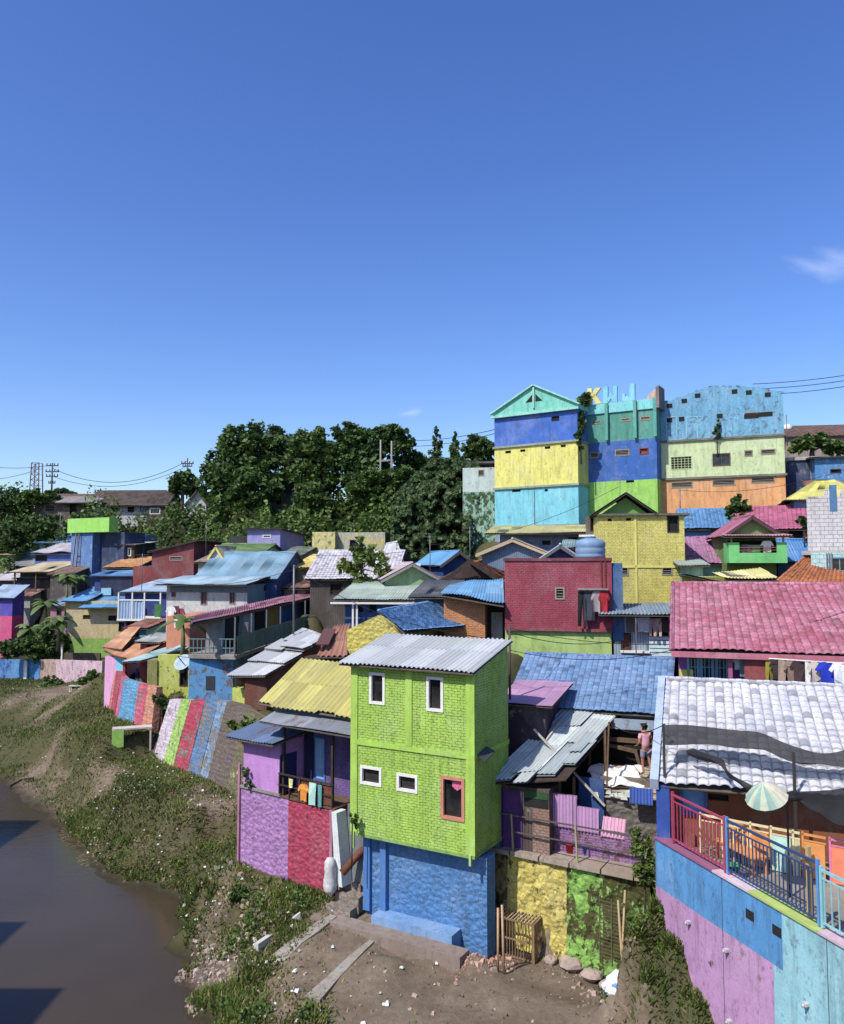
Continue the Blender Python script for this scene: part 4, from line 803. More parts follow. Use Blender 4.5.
# patchwork tin roofed shack
ps = House('patchwork_shack', 'tumbledown shack under a patchwork of greenish corrugated sheets beside the green house', 497, 838, 26.8, -27)
def pS(px, py, Y): return ps.loc(P(px, py, Y))
e0, e1, r1, r0 = pS(487, 780, 26.4), pS(566, 776, 25.9), pS(621, 712, 29.3), pS(566, 706, 30.0)
tn = tin((212, 222, 216), .14, .4, (130, 115, 100)); tn2 = tin((172, 186, 186), .22, .5, (120, 110, 100))
def bil(a, b): p = (e0*(1-a)+e1*a)*(1-b)+(r0*(1-a)+r1*a)*b; return p
quads = []; rr_ = random.Random(5)
cells = [(-.02, .30, -.02, .62), (.0, .27, .60, 1.02), (.27, .62, .05, .72), (.29, .60, .68, 1.0), (.6, .84, .02, .5), (.6, .99, .46, 1.0), (.83, 1.0, .16, .52), (.4, .58, -.06, .12), (.62, .8, .55, .75), (.2, .45, .3, .6), (.75, .95, .3, .62)]
for i, (a0, a1, b0, b1) in enumerate(cells):
    off = Vector((0, -.02, .02+.02*(i % 4))); j = lambda: rr_.uniform(-.015, .015)
    mb = MB(); mb.sheet(bil(a0+j(), b0+j())+off, bil(a1+j(), b0+j())+off, bil(a1+j(), b1+j())+off, bil(a0+j(), b1+j())+off, 'corr', pitch=.15, amp=.018, thick=.008, sag=.03, row=5)
    o = ps.part('roof_sheet', mb, [tn if i in (0, 2, 3, 5, 7) else tn2, tn2])
zf = e0.z-2.35
mb = MB(); mb.hexa([bil(0, 0)-Vector((0, 0, .16)), bil(1, 0)-Vector((0, 0, .16)), bil(1, 1)-Vector((0, 0, .16)), bil(0, 1)-Vector((0, 0, .16)), bil(0, 0)-Vector((0, 0, .12)), bil(1, 0)-Vector((0, 0, .12)), bil(1, 1)-Vector((0, 0, .12)), bil(0, 1)-Vector((0, 0, .12))]); ps.part('roof_frame', mb, DWOOD)
for w in ((501, 784, 522, 826, 'pdoor'),): 
    WIN['pdoor'] = (plain((60, 35, 90)), .04, 0, 0, 'purp'); PANES['purp'] = plain((88, 40, 110), .7); ps.win(*w)
ps.pend = [(a, b, c, zf+.05, e0.z-.35, t, r) for a, b, c, d, e, t, r in ps.pend]
ux = ps.uz(549, 800)[0]
ps.body(-.55, ux, 0, 1.2, zf-.5, e0.z-.22, wall((95, 72, 66), 'board', .5, .3))
mb = MB(); mb.box(-.5, ps.uz(501, 800)[0]-.05, -.05, -.002, zf-.4, e0.z-.3); ps.part('teal_panel', mb, wall((90, 130, 150), 'plaster', .4, .1))
a_, b_ = ps.uz(524, 790)[0], ps.uz(548, 790)[0]; mb = MB(); mb.box(a_, b_, -.04, -.003, ps.row(793), e0.z-.3); ps.part('green_panel', mb, plain((38, 78, 35)))
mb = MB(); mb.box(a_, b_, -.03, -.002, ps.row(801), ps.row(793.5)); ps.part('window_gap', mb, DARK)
mb = MB(); mb.box(a_+.3, b_+.05, -.06, -.004, zf-.4, ps.row(803)); ps.part('brick_patch', mb, wall((160, 120, 100), 'brick', .4, .2))
# open dark side under the roof, back wall, blue cloth panel, posts
mb = MB(); mb.box(ux, ux+3.4, 4.9, 5.0, zf-.5, r1.z-.3); ps.part('back_wall', mb, DARK)  # back wall near-black: the gap's shade is put into its colour
mb = MB(); mb.box(ux+.5, ux+1.35, 1.6, 1.68, zf-.3, e0.z-.1); ps.part('blue_panel', mb, wall((32, 72, 140), 'plaster', .4, .1))
mb = MB()
for (px, py, Y) in ((606, 790, 27.9), (560, 800, 26.8), (574, 790, 26.6), (590, 780, 28.6)):
    q = pS(px, py, Y); mb.beam((q.x, q.y, zf-.5), (q.x, q.y, r1.z-.35 if Y > 27.5 else e0.z+.05), .08)
mb.beam(pS(607, 785, 26.9), pS(609, 722, 27.3), .05); ps.part('post', mb, WOOD)
mb = MB(); mb.beam(pS(534, 732, 27.6)+Vector((0, 0, .1)), pS(605, 806, 26.5), .06); mb.beam(pS(522, 775, 26.5)+Vector((0, 0, .08)), pS(562, 722, 28.9)+Vector((0, 0, .1)), .06); ps.part('loose_pole', mb, plain((185, 180, 165)))
# floor slab inside, dark shed volume behind
mb = MB(); mb.box(-.5, 6.2, .1, 6.5, zf-.6, zf); ps.part('floor', mb, CONC)
PS = (ps, zf, e0.z)
# timber frame opening at right of shack
fr = thing('timber_frame', 'old timber doorway frame of the dark gap beside the patchwork roof', 'door frame', ps.w(*pS(636, 775, 28.6).xy, zf), ps.a)
mb = MB(); mb.beam((-1.05, 0, 2.9), (.05, 0, 2.75), .12); mb.beam((0, 0, 2.8), (.75, 0, .1), .11); mb.beam((-1.0, 0, 0), (-1.0, 0, 2.9), .1); mb.beam((-1.0, 0, 3.1), (1.5, .2, 3.1), .14); obj('frame', mb, WOOD, fr)
o = None
q = P(640, 728, 29.6); mb = MB(); mb.box(-1.3, 1.6, 0, .2, -.28, .22); o = obj('concrete_beam', mb, wall((170, 185, 200), 'plaster', .5, .2), loc=q, rz=R(-20)); tag(o, 'pale blue concrete beam below the eave of the blue tile roof', 'beam')
# boards and tarp pile
bp = thing('board_pile', 'heap of crumpled white tarpaulin and pale boards beside the patchwork shack', 'pile', ps.w(*pS(625, 800, 26.6).xy, zf+.0), R(-20))
pzb = P(622, 803, 26.4).z-bp.location.z
mb = MB(); rr_ = random.Random(3)
for k in range(13):
    y = .1+k*.13; a_ = rr_.uniform(-.06, .06); z = pzb+.1+k*.05; mb.beam((-1.0+rr_.uniform(-.2, .2), y, z+a_), (1.05, y+a_*2, z-a_*.6), .15, .035)
obj('board', mb, plain((195, 180, 155), .8, var=.4), bp)
mb = MB(); n = 22
vs = []
for j in range(n):
    for i in range(n):
        a_, b_ = i/(n-1), j/(n-1); vs.append((-1.25+1.7*a_+.12*math.sin(b_*7), .35+b_*1.15+.1*math.sin(a_*8), pzb+.35+b_*.42+.05*math.sin(a_*11+b_*6)+.05*math.sin(b_*17+a_*3)+.03*math.sin(a_*23)))
mb.add(vs, [(j*n+i, j*n+i+1, (j+1)*n+i+1, (j+1)*n+i) for j in range(n-1) for i in range(n-1)], 0, True); obj('tarpaulin', mb, plain((225, 222, 215), .7, var=.2), bp)
mb = MB()
for k in range(24):
    x = rr_.uniform(-1.2, .7); y = rr_.uniform(-.1, .3); r = rr_.uniform(.05, .13); z = pzb+rr_.uniform(0, .18); mb.hexa([(x-r, y-r*.7, z), (x+r, y-r, z), (x+r*.8, y+r, z), (x-r, y+r*.6, z), (x-r*.6, y-r*.5, z+r), (x+r*.7, y-r*.6, z+r*.8), (x+r*.6, y+r*.7, z+r), (x-r*.7, y+r*.5, z+r*.7)])
obj('rubbish', mb, plain((200, 205, 195), .8, var=.5), bp)
mb = MB(); mb.box(-1.1, 1.1, .1, 2.0, -.5, pzb+.1); obj('rubble', mb, wall((120, 110, 100), 'stone', .5, .3), bp)
q = P(641, 797, 26.0); mb = MB(); mb.sheet((-.36, 0, -.25), (.36, 0, -.25), (.36, .1, .25), (-.36, .1, .25), 'corr', pitch=.1, thick=.01); o = obj('metal_sheet', mb, [tin((45, 85, 185), .05)]*2, loc=q, rz=R(-20)); tag(o, 'short piece of deep blue corrugated sheet next to the blue corner pillar', 'metal sheet')
# ================================================================== right parapet wall
wA = G(655, 838, 5.72); wB = G(844, 948, 5.72); wa = math.atan2(wB.y-wA.y, wB.x-wA.x)
rw = House('retaining_wall', 'tall retaining wall painted blue, lilac and pale cyan below the coloured railings', 655, 838, wA.y, math.degrees(wa), 'wall'); rw.ground = False
rw.O.z = 5.72; rw.root.location.z = 5.72; Lr = 13.0
def U(px, py, v=0): return rw.uz(px, py, v)
mB = wall((72, 148, 222), 'plaster', .75, .1, (70, 90, 110)); mP = wall((204, 150, 200), 'plaster', .7, .17, (92, 74, 82)); mC = wall((148, 212, 224), 'plaster', .7, .1, (95, 115, 115))
uL = 0; bl1, bl2 = U(660, 888), U(782, 970); uq = U(782, 930)[0]; pr_ = U(774, 990)[0]
slope = (bl2[1]-bl1[1])/(bl2[0]-bl1[0]); zl = bl1[1]-slope*bl1[0]
mb = MB()
mb.add([(0, 0, 0), (uq, 0, 0), (uq, 0, bl2[1]), (0, 0, zl)], [(3, 2, 1, 0)], 0)
mb.add([(0, 0, zl), (pr_, 0, zl+slope*pr_), (pr_, 0, -7), (0, 0, -7)], [(3, 2, 1, 0)], 1)
mb.add([(uq, 0, 0), (Lr, 0, 0), (Lr, 0, -7), (pr_, 0, -7), (pr_, 0, zl+slope*pr_), (uq, 0, bl2[1])], [(5, 4, 3, 2, 1, 0)], 2)
mb.add([(0, 0, 0), (0, .3, 0), (0, .3, -7), (0, 0, -7)], [(0, 1, 2, 3)], 0); mb.add([(0, .3, 0), (Lr, .3, 0), (Lr, .3, -7), (0, .3, -7)], [(0, 1, 2, 3)], 2)
rw.part('wall', mb, [mB, mP, mC])
for (a_, b_, m_) in ((0, U(713, 870)[0], plain((150, 90, 120))), (U(713, 870)[0], U(728, 880)[0], plain((215, 180, 190))), (U(728, 880)[0], U(749, 890)[0], plain((210, 195, 200))), (U(749, 890)[0], U(818, 925)[0], plain((175, 195, 100))), (U(818, 925)[0], Lr, plain((205, 175, 185)))):
    mb = MB(); mb.box(a_+.004, b_-.004, -.04, .34, .002, .05); rw.part('coping', mb, m_)
mb = MB()
for (px, py) in ((750, 915), (777, 931)):
    u, z = U(px, py); mb.box(u-.13, u+.13, -.012, .05, z-.1, z+.1)
rw.part('drain_hole', mb, DARK)
mb = MB()
for (px, py) in ((690, 922), (728, 950), (808, 1004), (731, 1021)):
    u, z = U(px, py); mb.box(u-.05, u+.05, -.1, -.0, z-.03, z+.03); mb.lathe([(.03, 0), (.02, .06)], (u, -.12, z-.04), 8)
rw.part('drain_spout', mb, plain((190, 185, 185)))
mb = MB(); u, z = U(722, 900)[0], 0; mb.box(u-.008, u+.008, -.004, -.001, -6, 0); u = U(828, 980)[0]; mb.box(u-.01, u+.01, -.004, -.001, -6, 0); rw.part('joint', mb, plain((70, 90, 110)))
# walkway slab
mb = MB(); mb.box(.3, Lr, .31, 3.6, -.45, -.25); mb.hexa([(.3, .31, -1.0), (Lr, .31, -1.0), (Lr, 3.2, -1.0), (.3, 3.2, -1.0), (.3, .31, -.5), (Lr, .31, -.5), (Lr, 3.2, -.5), (.3, 3.2, -.5)]); rw.part('walkway', mb, wall((150, 140, 120), 'plaster', .5, .1))
EDU, EDZ = zip(*[U(*q_) for q_ in ((662, 893), (672, 925), (686, 960), (702, 995), (720, 1024))]); EDZ = [e_+5.72 for e_ in EDZ]; EDU = list(EDU)+[Lr]; EDZ += [1.0]
for k in range(15):
    u = Lr*k/14; zf_ = float(np.interp(u, EDU, EDZ))
    for v, z in ((-.12, zf_), (-.7, zf_-.8), (-1.6, min(zf_-1.9, 2.0)), (-2.6, 1.0), (1.2, 4.0), (4, 4.7), (8, 4.9)): q = rw.w(u, v); CTRL.append((q.x, q.y, max(z, .9)))
# railings
def railing(name, label, u0, u1, v, z0, hgt, mats, nb, root=rw, tilt=0., posts=(1, 1), style=0):
    t = thing(name, label, 'railing', root.w(u0, v, z0), root.a, 'painted railing sections along the walkway'); L = u1-u0
    mb = MB(); z = lambda u, k: k+tilt*u
    if posts[0]: mb.beam((0.02, 0, -.02), (0.02, 0, hgt+.08), .06)
    if posts[1]: mb.beam((L-.02, 0, -.02), (L-.02, 0, hgt+.08+tilt*L), .06)
    obj('post', mb, mats[0], t)
    mb = MB()
    for k in ((hgt, .05), (hgt-.16, .03), (.08, .035)): mb.beam((0, 0, z(0, k[0])), (L, 0, z(L, k[0])), k[1])
    obj('rail', mb, mats[1], t)
    mb = MB()
    for i in range(nb): u = L*(i+.5)/nb; mb.beam((u, 0, z(u, .08)), (u, 0, z(u, hgt-.16)), .022)
    obj('balusters', mb, mats[2], t); return t
ua, ub, uc, ud = U(668, 845)[0], U(722, 872)[0], U(816, 925)[0], Lr
hr = 1.2
mr = plain((176, 62, 96), .5, var=.3); mbl = plain((44, 66, 120), .5, var=.3); mcy = plain((140, 200, 205), .5, var=.3); mlb = plain((90, 140, 205), .5, var=.3); mor = plain((226, 150, 70), .5, var=.3); mcr = plain((225, 215, 160), .5, var=.3)
railing('railing', 'red-pink barred railing section nearest the blue corner pillar', ua, ub-.05, .15, .09, hr, (mr, mr, mr), 15)
railing('railing', 'dark navy railing section in the middle of the walkway', ub, uc-.05, .15, .09, hr, (mlb, mbl, mbl), 24)
railing('railing', 'pale cyan railing section at the right edge of the picture', uc, ud, .15, .09, hr-.1, (mcy, mcy, mcy), 40)
mb = MB(); u = U(800, 900)[0]; mb.box(u-.04, u+.04, .2, .28, .09, 1.5); o = obj('wooden_stake', mb, plain((190, 165, 110)), loc=rw.w(0, 0, 0), rz=rw.a); tag(o, 'yellowish wooden stake tied inside the navy railing', 'stake')
# inner fence of coloured panels
fA = P(712, 852, 21.2); fB = P(846, 872, 19.3)
fz = 5.75; fa2 = math.atan2(fB.y-fA.y, fB.x-fA.x)
ff = House('panel_fence', 'inner porch fence with orange, cream and mint panels behind the navy railing', 712, 852, 21.2, math.degrees(fa2), 'fence'); ff.ground = False
ff.O.z = 5.35; ff.root.location.z = 5.35; fh = 1.15
spans = [(700, 722, None, mcr), (722, 750, 'b', mcr), (750, 769, mor, mcr), (770.5, 792, plain((185, 225, 205), .6), mcr), (792.5, 800, 'b', mcr), (802, 826, plain((230, 150, 75), .6), mor), (829, 870, plain((236, 130, 95), .6), plain((225, 120, 160)))]
for (x0, x1, pm_, fm_) in spans:
    a_, b_ = ff.uz(x0, 840)[0], ff.uz(x1, 840)[0]
    mb = MB()
    mb.beam((a_, 0, fh), (b_, 0, fh), .05); mb.beam((a_, 0, fh-.14), (b_, 0, fh-.14), .03); mb.beam((a_, 0, .1), (b_, 0, .1), .04); mb.beam((a_+.02, 0, -.5), (a_+.02, 0, fh+.05), .05)
    if pm_ == 'b' or pm_ is None:
        n = 6
        for i in range(n): u = a_+(b_-a_)*(i+.5)/n; mb.beam((u, 0, .1), (u, 0, fh-.14), .022)
        ff.part('frame', mb, fm_)
    else:
        f_ = ff.part('frame', mb, fm_); mb = MB(); mb.box(a_+.03, b_-.03, -.015, .01, .14, fh-.17); ff.part('panel', mb, pm_, parent=f_)
mb = MB(); mb.box(.1, 6, .2, 1.2, -.9, .0); ff.part('porch_slab', mb, wall((140, 150, 90), 'plaster', .5, .2))
# things on the porch: orange benches behind red rail
t = thing('bench', 'small orange slatted bench behind the red railing', 'bench', rw.w(1.0, 1.1, -.25), rw.a)
mb = MB()
for k in range(5): mb.box(0, 1.5, k*.09, k*.09+.07, .42, .46)
obj('seat', mb, mor, t); mb = MB(); [mb.box(0, 1.5, .46, .5, .55+k*.14, .64+k*.14) for k in range(3)]; obj('backrest', mb, mor, t)
for (x, y) in ((.05, .03), (1.4, .03), (.05, .42), (1.4, .42)): mb = MB(); mb.box(x, x+.05, y, y+.05, 0, .42); obj('leg', mb, mor, t)
# parasol
q = P(789, 868, 18.7); q.z = 5.2; pa = thing('parasol', 'faded cream and mint striped parasol tilted over the porch fence', 'parasol', q)
top = P(763, 785, 18.5)-q; mb = MB(); mb.beam((0, 0, 0), (0, 0, top.z-.25), .035); mb.beam((0, 0, top.z-.25), (top.x, top.y, top.z), .03); obj('pole', mb, plain((50, 45, 45)), pa)
n = 16; mb = MB(); ax = Vector((-.36, -.3, 1)).normalized(); ex = ax.cross(Vector((0, 1, 0))).normalized(); ey = ax.cross(ex); rad = .47
vs = []; 
for j in range(5):
    for i in range(n*2):
        a_ = math.pi*i/n; rj = rad*j/4*(1 if i % 2 == 0 else .965); dz = -.36*(j/4)**1.7-(.02 if i % 2 else 0)*j/4
        vs.append(Vector(top)+ex*rj*math.cos(a_)+ey*rj*math.sin(a_)+ax*(dz+.03))
for j in range(4):
    for i in range(n*2):
        mb.add([vs[j*n*2+i], vs[j*n*2+(i+1) % (n*2)], vs[(j+1)*n*2+(i+1) % (n*2)], vs[(j+1)*n*2+i]], [(0, 3, 2, 1)], (0 if 5 <= (i//2) % 16 < 13 else (1 if (i//2) % 2 else 2)))
obj('canopy', mb, [plain((208, 200, 172), .8), plain((140, 172, 158), .8), plain((188, 196, 170), .8)], pa)
# shade net on poles over the roof
def net(name, label, rows, mat):
    o0 = P(*rows[0][0]); n = 26; vs = []
    def interp(row, a):
        k = a*(len(row)-1); i = min(int(k), len(row)-2); f = k-i
        pts = [Vector(P(*r)) for r in row]; p0 = pts[max(i-1, 0)]; p1 = pts[i]; p2 = pts[i+1]; p3 = pts[min(i+2, len(row)-1)]
        return .5*((2*p1)+(-p0+p2)*f+(2*p0-5*p1+4*p2-p3)*f*f+(-p0+3*p1-3*p2+p3)*f**3)
    m = 8
    for j in range(m+1):
        b = j/m
        for i in range(n+1):
            a = i/n; p = interp(rows[0], a)*(1-b)+interp(rows[1], a)*b; p = p+Vector((0, 0, -.12*math.sin(b*math.pi)+.03*math.sin(a*25+b*4))); vs.append(p-o0)
    mb = MB(); mb.add(vs, [(j*(n+1)+i, j*(n+1)+i+1, (j+1)*(n+1)+i+1, (j+1)*(n+1)+i) for j in range(m) for i in range(n)], 0, True)
    o = obj(name, mb, mat, loc=o0); tag(o, label, 'shade net'); return o
t = NT('shade_netting'); t.b.inputs['Base Color'].default_value = (.02, .02, .022, 1); t.b.inputs['Roughness'].default_value = .9; t.b.inputs['Alpha'].default_value = .93; NET = t.m
t = NT('shade_netting_double'); t.b.inputs['Base Color'].default_value = (.012, .012, .014, 1); t.b.inputs['Roughness'].default_value = .9; t.b.inputs['Alpha'].default_value = .95; NET2 = t.m
net('shade_net', 'long dark shade net stretched across the white tiled roof', [[(665, 725, 22.6), (735, 729, 22.2), (775, 738, 21.6), (810, 752, 21.2), (850, 750, 21.0), (880, 748, 20.5)], [(665, 744, 22.2), (720, 746, 21.8), (760, 750, 21.3), (800, 763, 20.9), (846, 766, 20.6), (880, 768, 20)]], NET)
net('shade_net', 'thin black folded net rope sagging from the white roof toward the parasol', [[(686, 750, 22.0), (720, 757, 21.5), (728, 770, 21.0), (752, 786, 20.3), (790, 793, 19.6), (850, 786, 19.4)], [(688, 751, 21.9), (718, 764, 21.2), (732, 776, 20.8), (756, 791, 20.1), (790, 797, 19.5), (850, 800, 19.3)]], NET2)
net('shade_net', 'dark net drooping in front of the eave right of the parasol', [[(770, 787, 20.1), (800, 802, 19.4), (830, 820, 19.0), (880, 840, 18.6)], [(790, 793, 19.6), (815, 796, 19.3), (850, 797, 19.2), (880, 800, 19)]], NET2)
for i, (px, y0, y1, Y) in enumerate(((797, 868, 752, 20.6), (665, 800, 724, 22.0))):
    a = P(px, y0, Y); b = P(px, y1, Y); mb = MB(); a.z = 5.2; mb.beam((0, 0, 0), (0, 0, b.z-a.z), .06); o = obj('net_pole', mb, plain((60, 55, 50)), loc=(a.x, a.y, a.z)); tag(o, ['dark pole holding the shade net beside the parasol', 'thin pole holding the net at the white roof corner'][i], 'pole')
# ================================================================== middle village
h = hs('yellow_gable_house', 'small house with mottled yellow stone gable and glossy blue tiled roof behind the white roof', 347, 400, 632, 660, 37, -20, 7, wall((222, 205, 60), 'stone', .4, .25, (120, 110, 70)), None)
zt = h.zt; ua, za = h.uz(378, 613); mb = MB(); u1 = h.u1+1.0
ug = h.col(404, 0, zt); mb.prism([(-.2, zt), (ug, zt), (ug, zt+.12), (ua, za-.1)], 0, .3); h.part('gable', mb, wall((222, 205, 60), 'stone', .4, .25, (120, 110, 70)))
E = [h.loc(P(404, 632, 35.6)), h.loc(P(471, 625, 40.2)), h.loc(P(431, 601.5, 43)), h.loc(P(378.5, 610.5, 37.2))]
h.roof([(E[0], E[1], E[2], E[3])], tile((120, 170, 220), (85, 138, 200), .25, .24, .26, (50, 70, 110)), 'tile', pitch=.24, row=.26, amp=.03, ridge=[(E[3], E[2])])
E2 = None and [h.loc(P(355, 627, 37.6)), E[3], E[2], h.loc(P(405, 612, 41))]; None and h.roof([(E2[0]+Vector((0, 1.5, 0)), E2[0], E2[1], E2[2])], tile((125, 178, 220), (90, 145, 200), .2), 'tile', name='back_roof')
h.body(u1*.6, u1+1.6, 1.2, 5, -2, E[0].z-.7, wall((90, 100, 110), 'plaster', .5, .2), name='rear_wall')
h = hs('orange_house', 'orange brick house under a rippled sky blue roof near the red brick box', 444, 485, 596, 634, 40, -14, 5, wall((215, 138, 70), 'brick', .4, .15, (130, 100, 80)), None, ())
h.roof([(h.loc(P(440, 593, 39.6)), h.loc(P(504, 604, 38)), h.loc(P(503, 578, 44)), h.loc(P(452, 584, 45)))], tin((90, 165, 215), .12), 'corr', sag=.1)
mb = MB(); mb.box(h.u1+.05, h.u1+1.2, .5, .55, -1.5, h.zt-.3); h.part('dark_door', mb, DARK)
mb = MB(); mb.box(h.u1+.25, h.u1+.8, .42, .49, -.5, h.zt-.8); h.part('poster_board', mb, wall((150, 150, 150), 'plaster', .7, .5))
h = hs('lean_to', 'low dark-roofed lean-to between green-white roof and orange house', 415, 446, 597, 620, 43, -12, 4, wall((60, 85, 130), 'plaster', .5, .2), ('shedF', tin((80, 85, 95), .3, .6), 'corr', (582,)))
h = hs('orange_gable_house', 'dark gabled house with orange clay-tiled roof left of the red brick box', 452, 505, 578, 600, 48, 8, 6, wall((95, 66, 62), 'board', .5, .2), None)
ua = h.uz(470, 563)[0]; za = h.row(562, ua); mb = MB(); mb.prism([(-1, h.row(582)), (h.u1, h.row(582)), (ua, za)], 0, .3); h.part('gable', mb, wall((100, 72, 66), 'board', .5, .2))
A_, B_, C_, D_ = h.loc(P(507, 582, 46.5)), h.loc(P(515, 560, 52)), h.loc(P(481, 560, 53)), h.loc(P(470, 561, 48))
h.roof([(h.loc(P(505, 583, 47)), h.loc(P(525, 570, 52)), h.loc(P(483, 559.5, 53)), h.loc(P(470, 561.5, 48)))], tile((208, 125, 75), (170, 95, 60), .3), 'tile', sag=.02)
mb = MB(); mb.beam(h.loc(P(440, 584, 47.8)), h.loc(P(470, 561, 47.6)), .1, .25); mb.beam(h.loc(P(470, 561, 47.6)), h.loc(P(505, 584, 47.2)), .1, .25); h.part('bargeboard', mb, DWOOD)
h = hs('blue_gable_house', 'little house with vivid blue tin roof under the creeper wall', 443, 472, 563, 580, 56, 20, 5, wall((30, 60, 130), 'plaster', .4, .2), ('gableV', tin((75, 150, 215), .08), 'corr', (552,)))
h = hs('green_gable_house', 'pale green gabled house with faded pink-white roof slope in the middle', 386, 437, 578, 600, 50, 8, 7, wall((150, 185, 120), 'plaster', .4, .2), ('gableV', tin((215, 190, 192), .15), 'corr', (564,)), gm=plain((150, 145, 140)))
h = hs('green_roof_house', 'blue porch house with a broad pale green tin roof and white gutter', 345, 418, 599, 618, 46, -6, 6, wall((40, 75, 150), 'plaster', .4, .2), ('shedF', tin((170, 190, 170), .1), 'corr', (583,)), Zm(280, 520, 6.03, [(540, 480, 580, 555, 'hole'), (470, 485, 500, 555, 'hole')]), over=.6)
h.gutter((-.7, -.68, h.zt-.2), (h.u1+.6, -.68, h.zt-.2), WHITE)
mb = MB(); 
for px in (353, 357, 408, 413): u = h.uz(px, 605, -.5)[0]; mb.beam((u, -.5, -1), (u, -.5, h.zt-.1), .1)
h.part('post', mb, WHITE)
h = hs('white_roof_house', 'house with big patchy white curved roof behind the small broad-leaved tree', 310, 392, 578, 598, 55, -8, 7, wall((90, 80, 70), 'board', .5, .2), ('gableU', tile((222, 218, 225), (190, 185, 195), .35), 'tile', (552,)), [(330, 584, 342, 594, 'dark'), (350, 584, 358, 594, 'dark')])
h = hs('attic_house', 'white-roofed attic with bright blue gable beside the broad-leaved tree', 388, 404, 566, 585, 58, 10, 5, wall((40, 95, 190), 'board', .3, .1), ('gableV', tin((220, 222, 226), .06), 'corr', (543,)), gm=WHITE)
h = hs('flat_roof_shed', 'flat white tin porch roof below the blue attic gable', 384, 412, 573, 590, 54, -5, 3, wall((110, 110, 115), 'plaster', .5, .2), ('shedF', tin((225, 228, 235), .05), 'corr', .5))
h = hs('yellow_ruin', 'roofless pale yellow stained wall ruin behind the white curved roof', 312, 335, 532, 556, 72, -8, 4, wall((222, 208, 120), 'plaster', .6, .4, (130, 120, 100)), None)
h = hs('yellow_ruin', 'grey and cream peeling wall continuing the yellow ruin to the right', 336, 385, 532.5, 556, 72.5, -8, 4, wall((190, 185, 175), 'plaster', .7, .5, (200, 190, 120)), None, [(350, 540, 356, 548, 'dark')])
h = hs('yellow_roof_house', 'house with bright yellow tiled roof left of the white curved roof', 296, 322, 568, 590, 62, -10, 5, wall((120, 110, 80), 'plaster', .5, .2), ('shedF', tile((235, 215, 110), (205, 180, 80), .2), 'tile', (556,)))
h = hs('lilac_house', 'small lilac house with white-edged flat top below the wooded slope', 247, 280, 533, 560, 72, -12, 6, wall((160, 155, 215), 'plaster', .3, .1), ('shedB', tin((200, 205, 215), .1), 'corr', .3), Zm(160, 400, 3.836, [(400, 555, 410, 580, 'dark'), (428, 550, 436, 580, 'dark'), (395, 518, 425, 528, 'white')]))
h = hs('dark_shed', 'low dark shed with grey sheet roof left of the lilac house', 229, 247, 536, 560, 73, -8, 5, wall((55, 50, 52), 'board', .5, .2), ('flat',))
h.roof([((-.3, -.6, h.row(547)), (h.u1, -.6, h.row(547)), (h.u1, .2, h.row(543)), (-.3, .2, h.row(543)))], tin((150, 150, 150), .2), 'corr', 'awning')
h = hs('green_roof_house', 'tiny house with green tin roof and yellow trim below the lilac house', 214, 262, 552, 575, 66, -8, 5, wall((200, 200, 180), 'plaster', .4, .2), ('gableU', tin((105, 145, 45), .15), 'corr', (545,)))
h = hs('gable_house', 'little white gable with yellow bargeboards next to the maroon brick house', 210, 222, 556, 575, 63, -8, 4, wall((210, 205, 190), 'plaster', .3, .1), ('gableV', tin((200, 190, 150), .1), 'corr', (547,)), over=.15, gm=plain((220, 200, 110)))
# pale two-storey house with light blue roofs
ph = hs('pale_house', 'two storey dirty white house with pale blue tin roofs and blue gable end', 166, 247, 584, 622, 58, -14, 7, wall((214, 212, 205), 'plaster', .5, .2, (150, 145, 140)), None,
    Zm(160, 400, 3.836, [(157, 732, 180, 785, 'shut'), (267, 732, 288, 782, 'shut'), (45, 725, 60, 755, 'shut')]))
u1 = ph.u1; mb = MB(); mb.box(.3, u1+.005, -.05, -.003, ph.row(592), ph.zt); ph.part('grey_band', mb, wall((120, 140, 150), 'plaster', .5, .2))
ue = ph.vz(269, 590, u1)[0]
ph.body(u1+.002, u1+.03, .02, 2.9, -1.5, ph.zt, wall((120, 165, 175), 'plaster', .3, .1), name='side_wall')
mb = MB(); v, z = ph.vz(265, 588, u1+.03); mb.box(u1+.03, u1+.06, v-.2, v+.2, z-.2, z+.2); ph.part('window', mb, DARK)
ph.roof([((-.6, -.8, ph.zt-.0), (u1+.3, -.8, ph.zt+.0), (u1+.5, 2.8, ph.zt+.55), (-.3, 2.8, ph.zt+.55))], tin((165, 200, 215), .06), 'corr', 'front_roof')
za = ph.row(551, u1-1, 6); ph.body(1.2, u1+.9, 2.9, 9.5, ph.zt-4, ph.zt+.3, wall((50, 76, 140), 'plaster', .5, .2), name='rear_block', gable=('U', za-ph.zt-.4))
ph.roof([((.6, 2.6, ph.zt+.35), (u1+1.1, 2.6, ph.zt+.35), (u1+1.1, 6.2, za), (.6, 6.2, za)), ((u1+1.1, 9.8, ph.zt+.35), (.6, 9.8, ph.zt+.35), (.6, 6.23, za), (u1+1.1, 6.23, za))], tin((125, 175, 200), .1), 'corr', 'rear_roof')
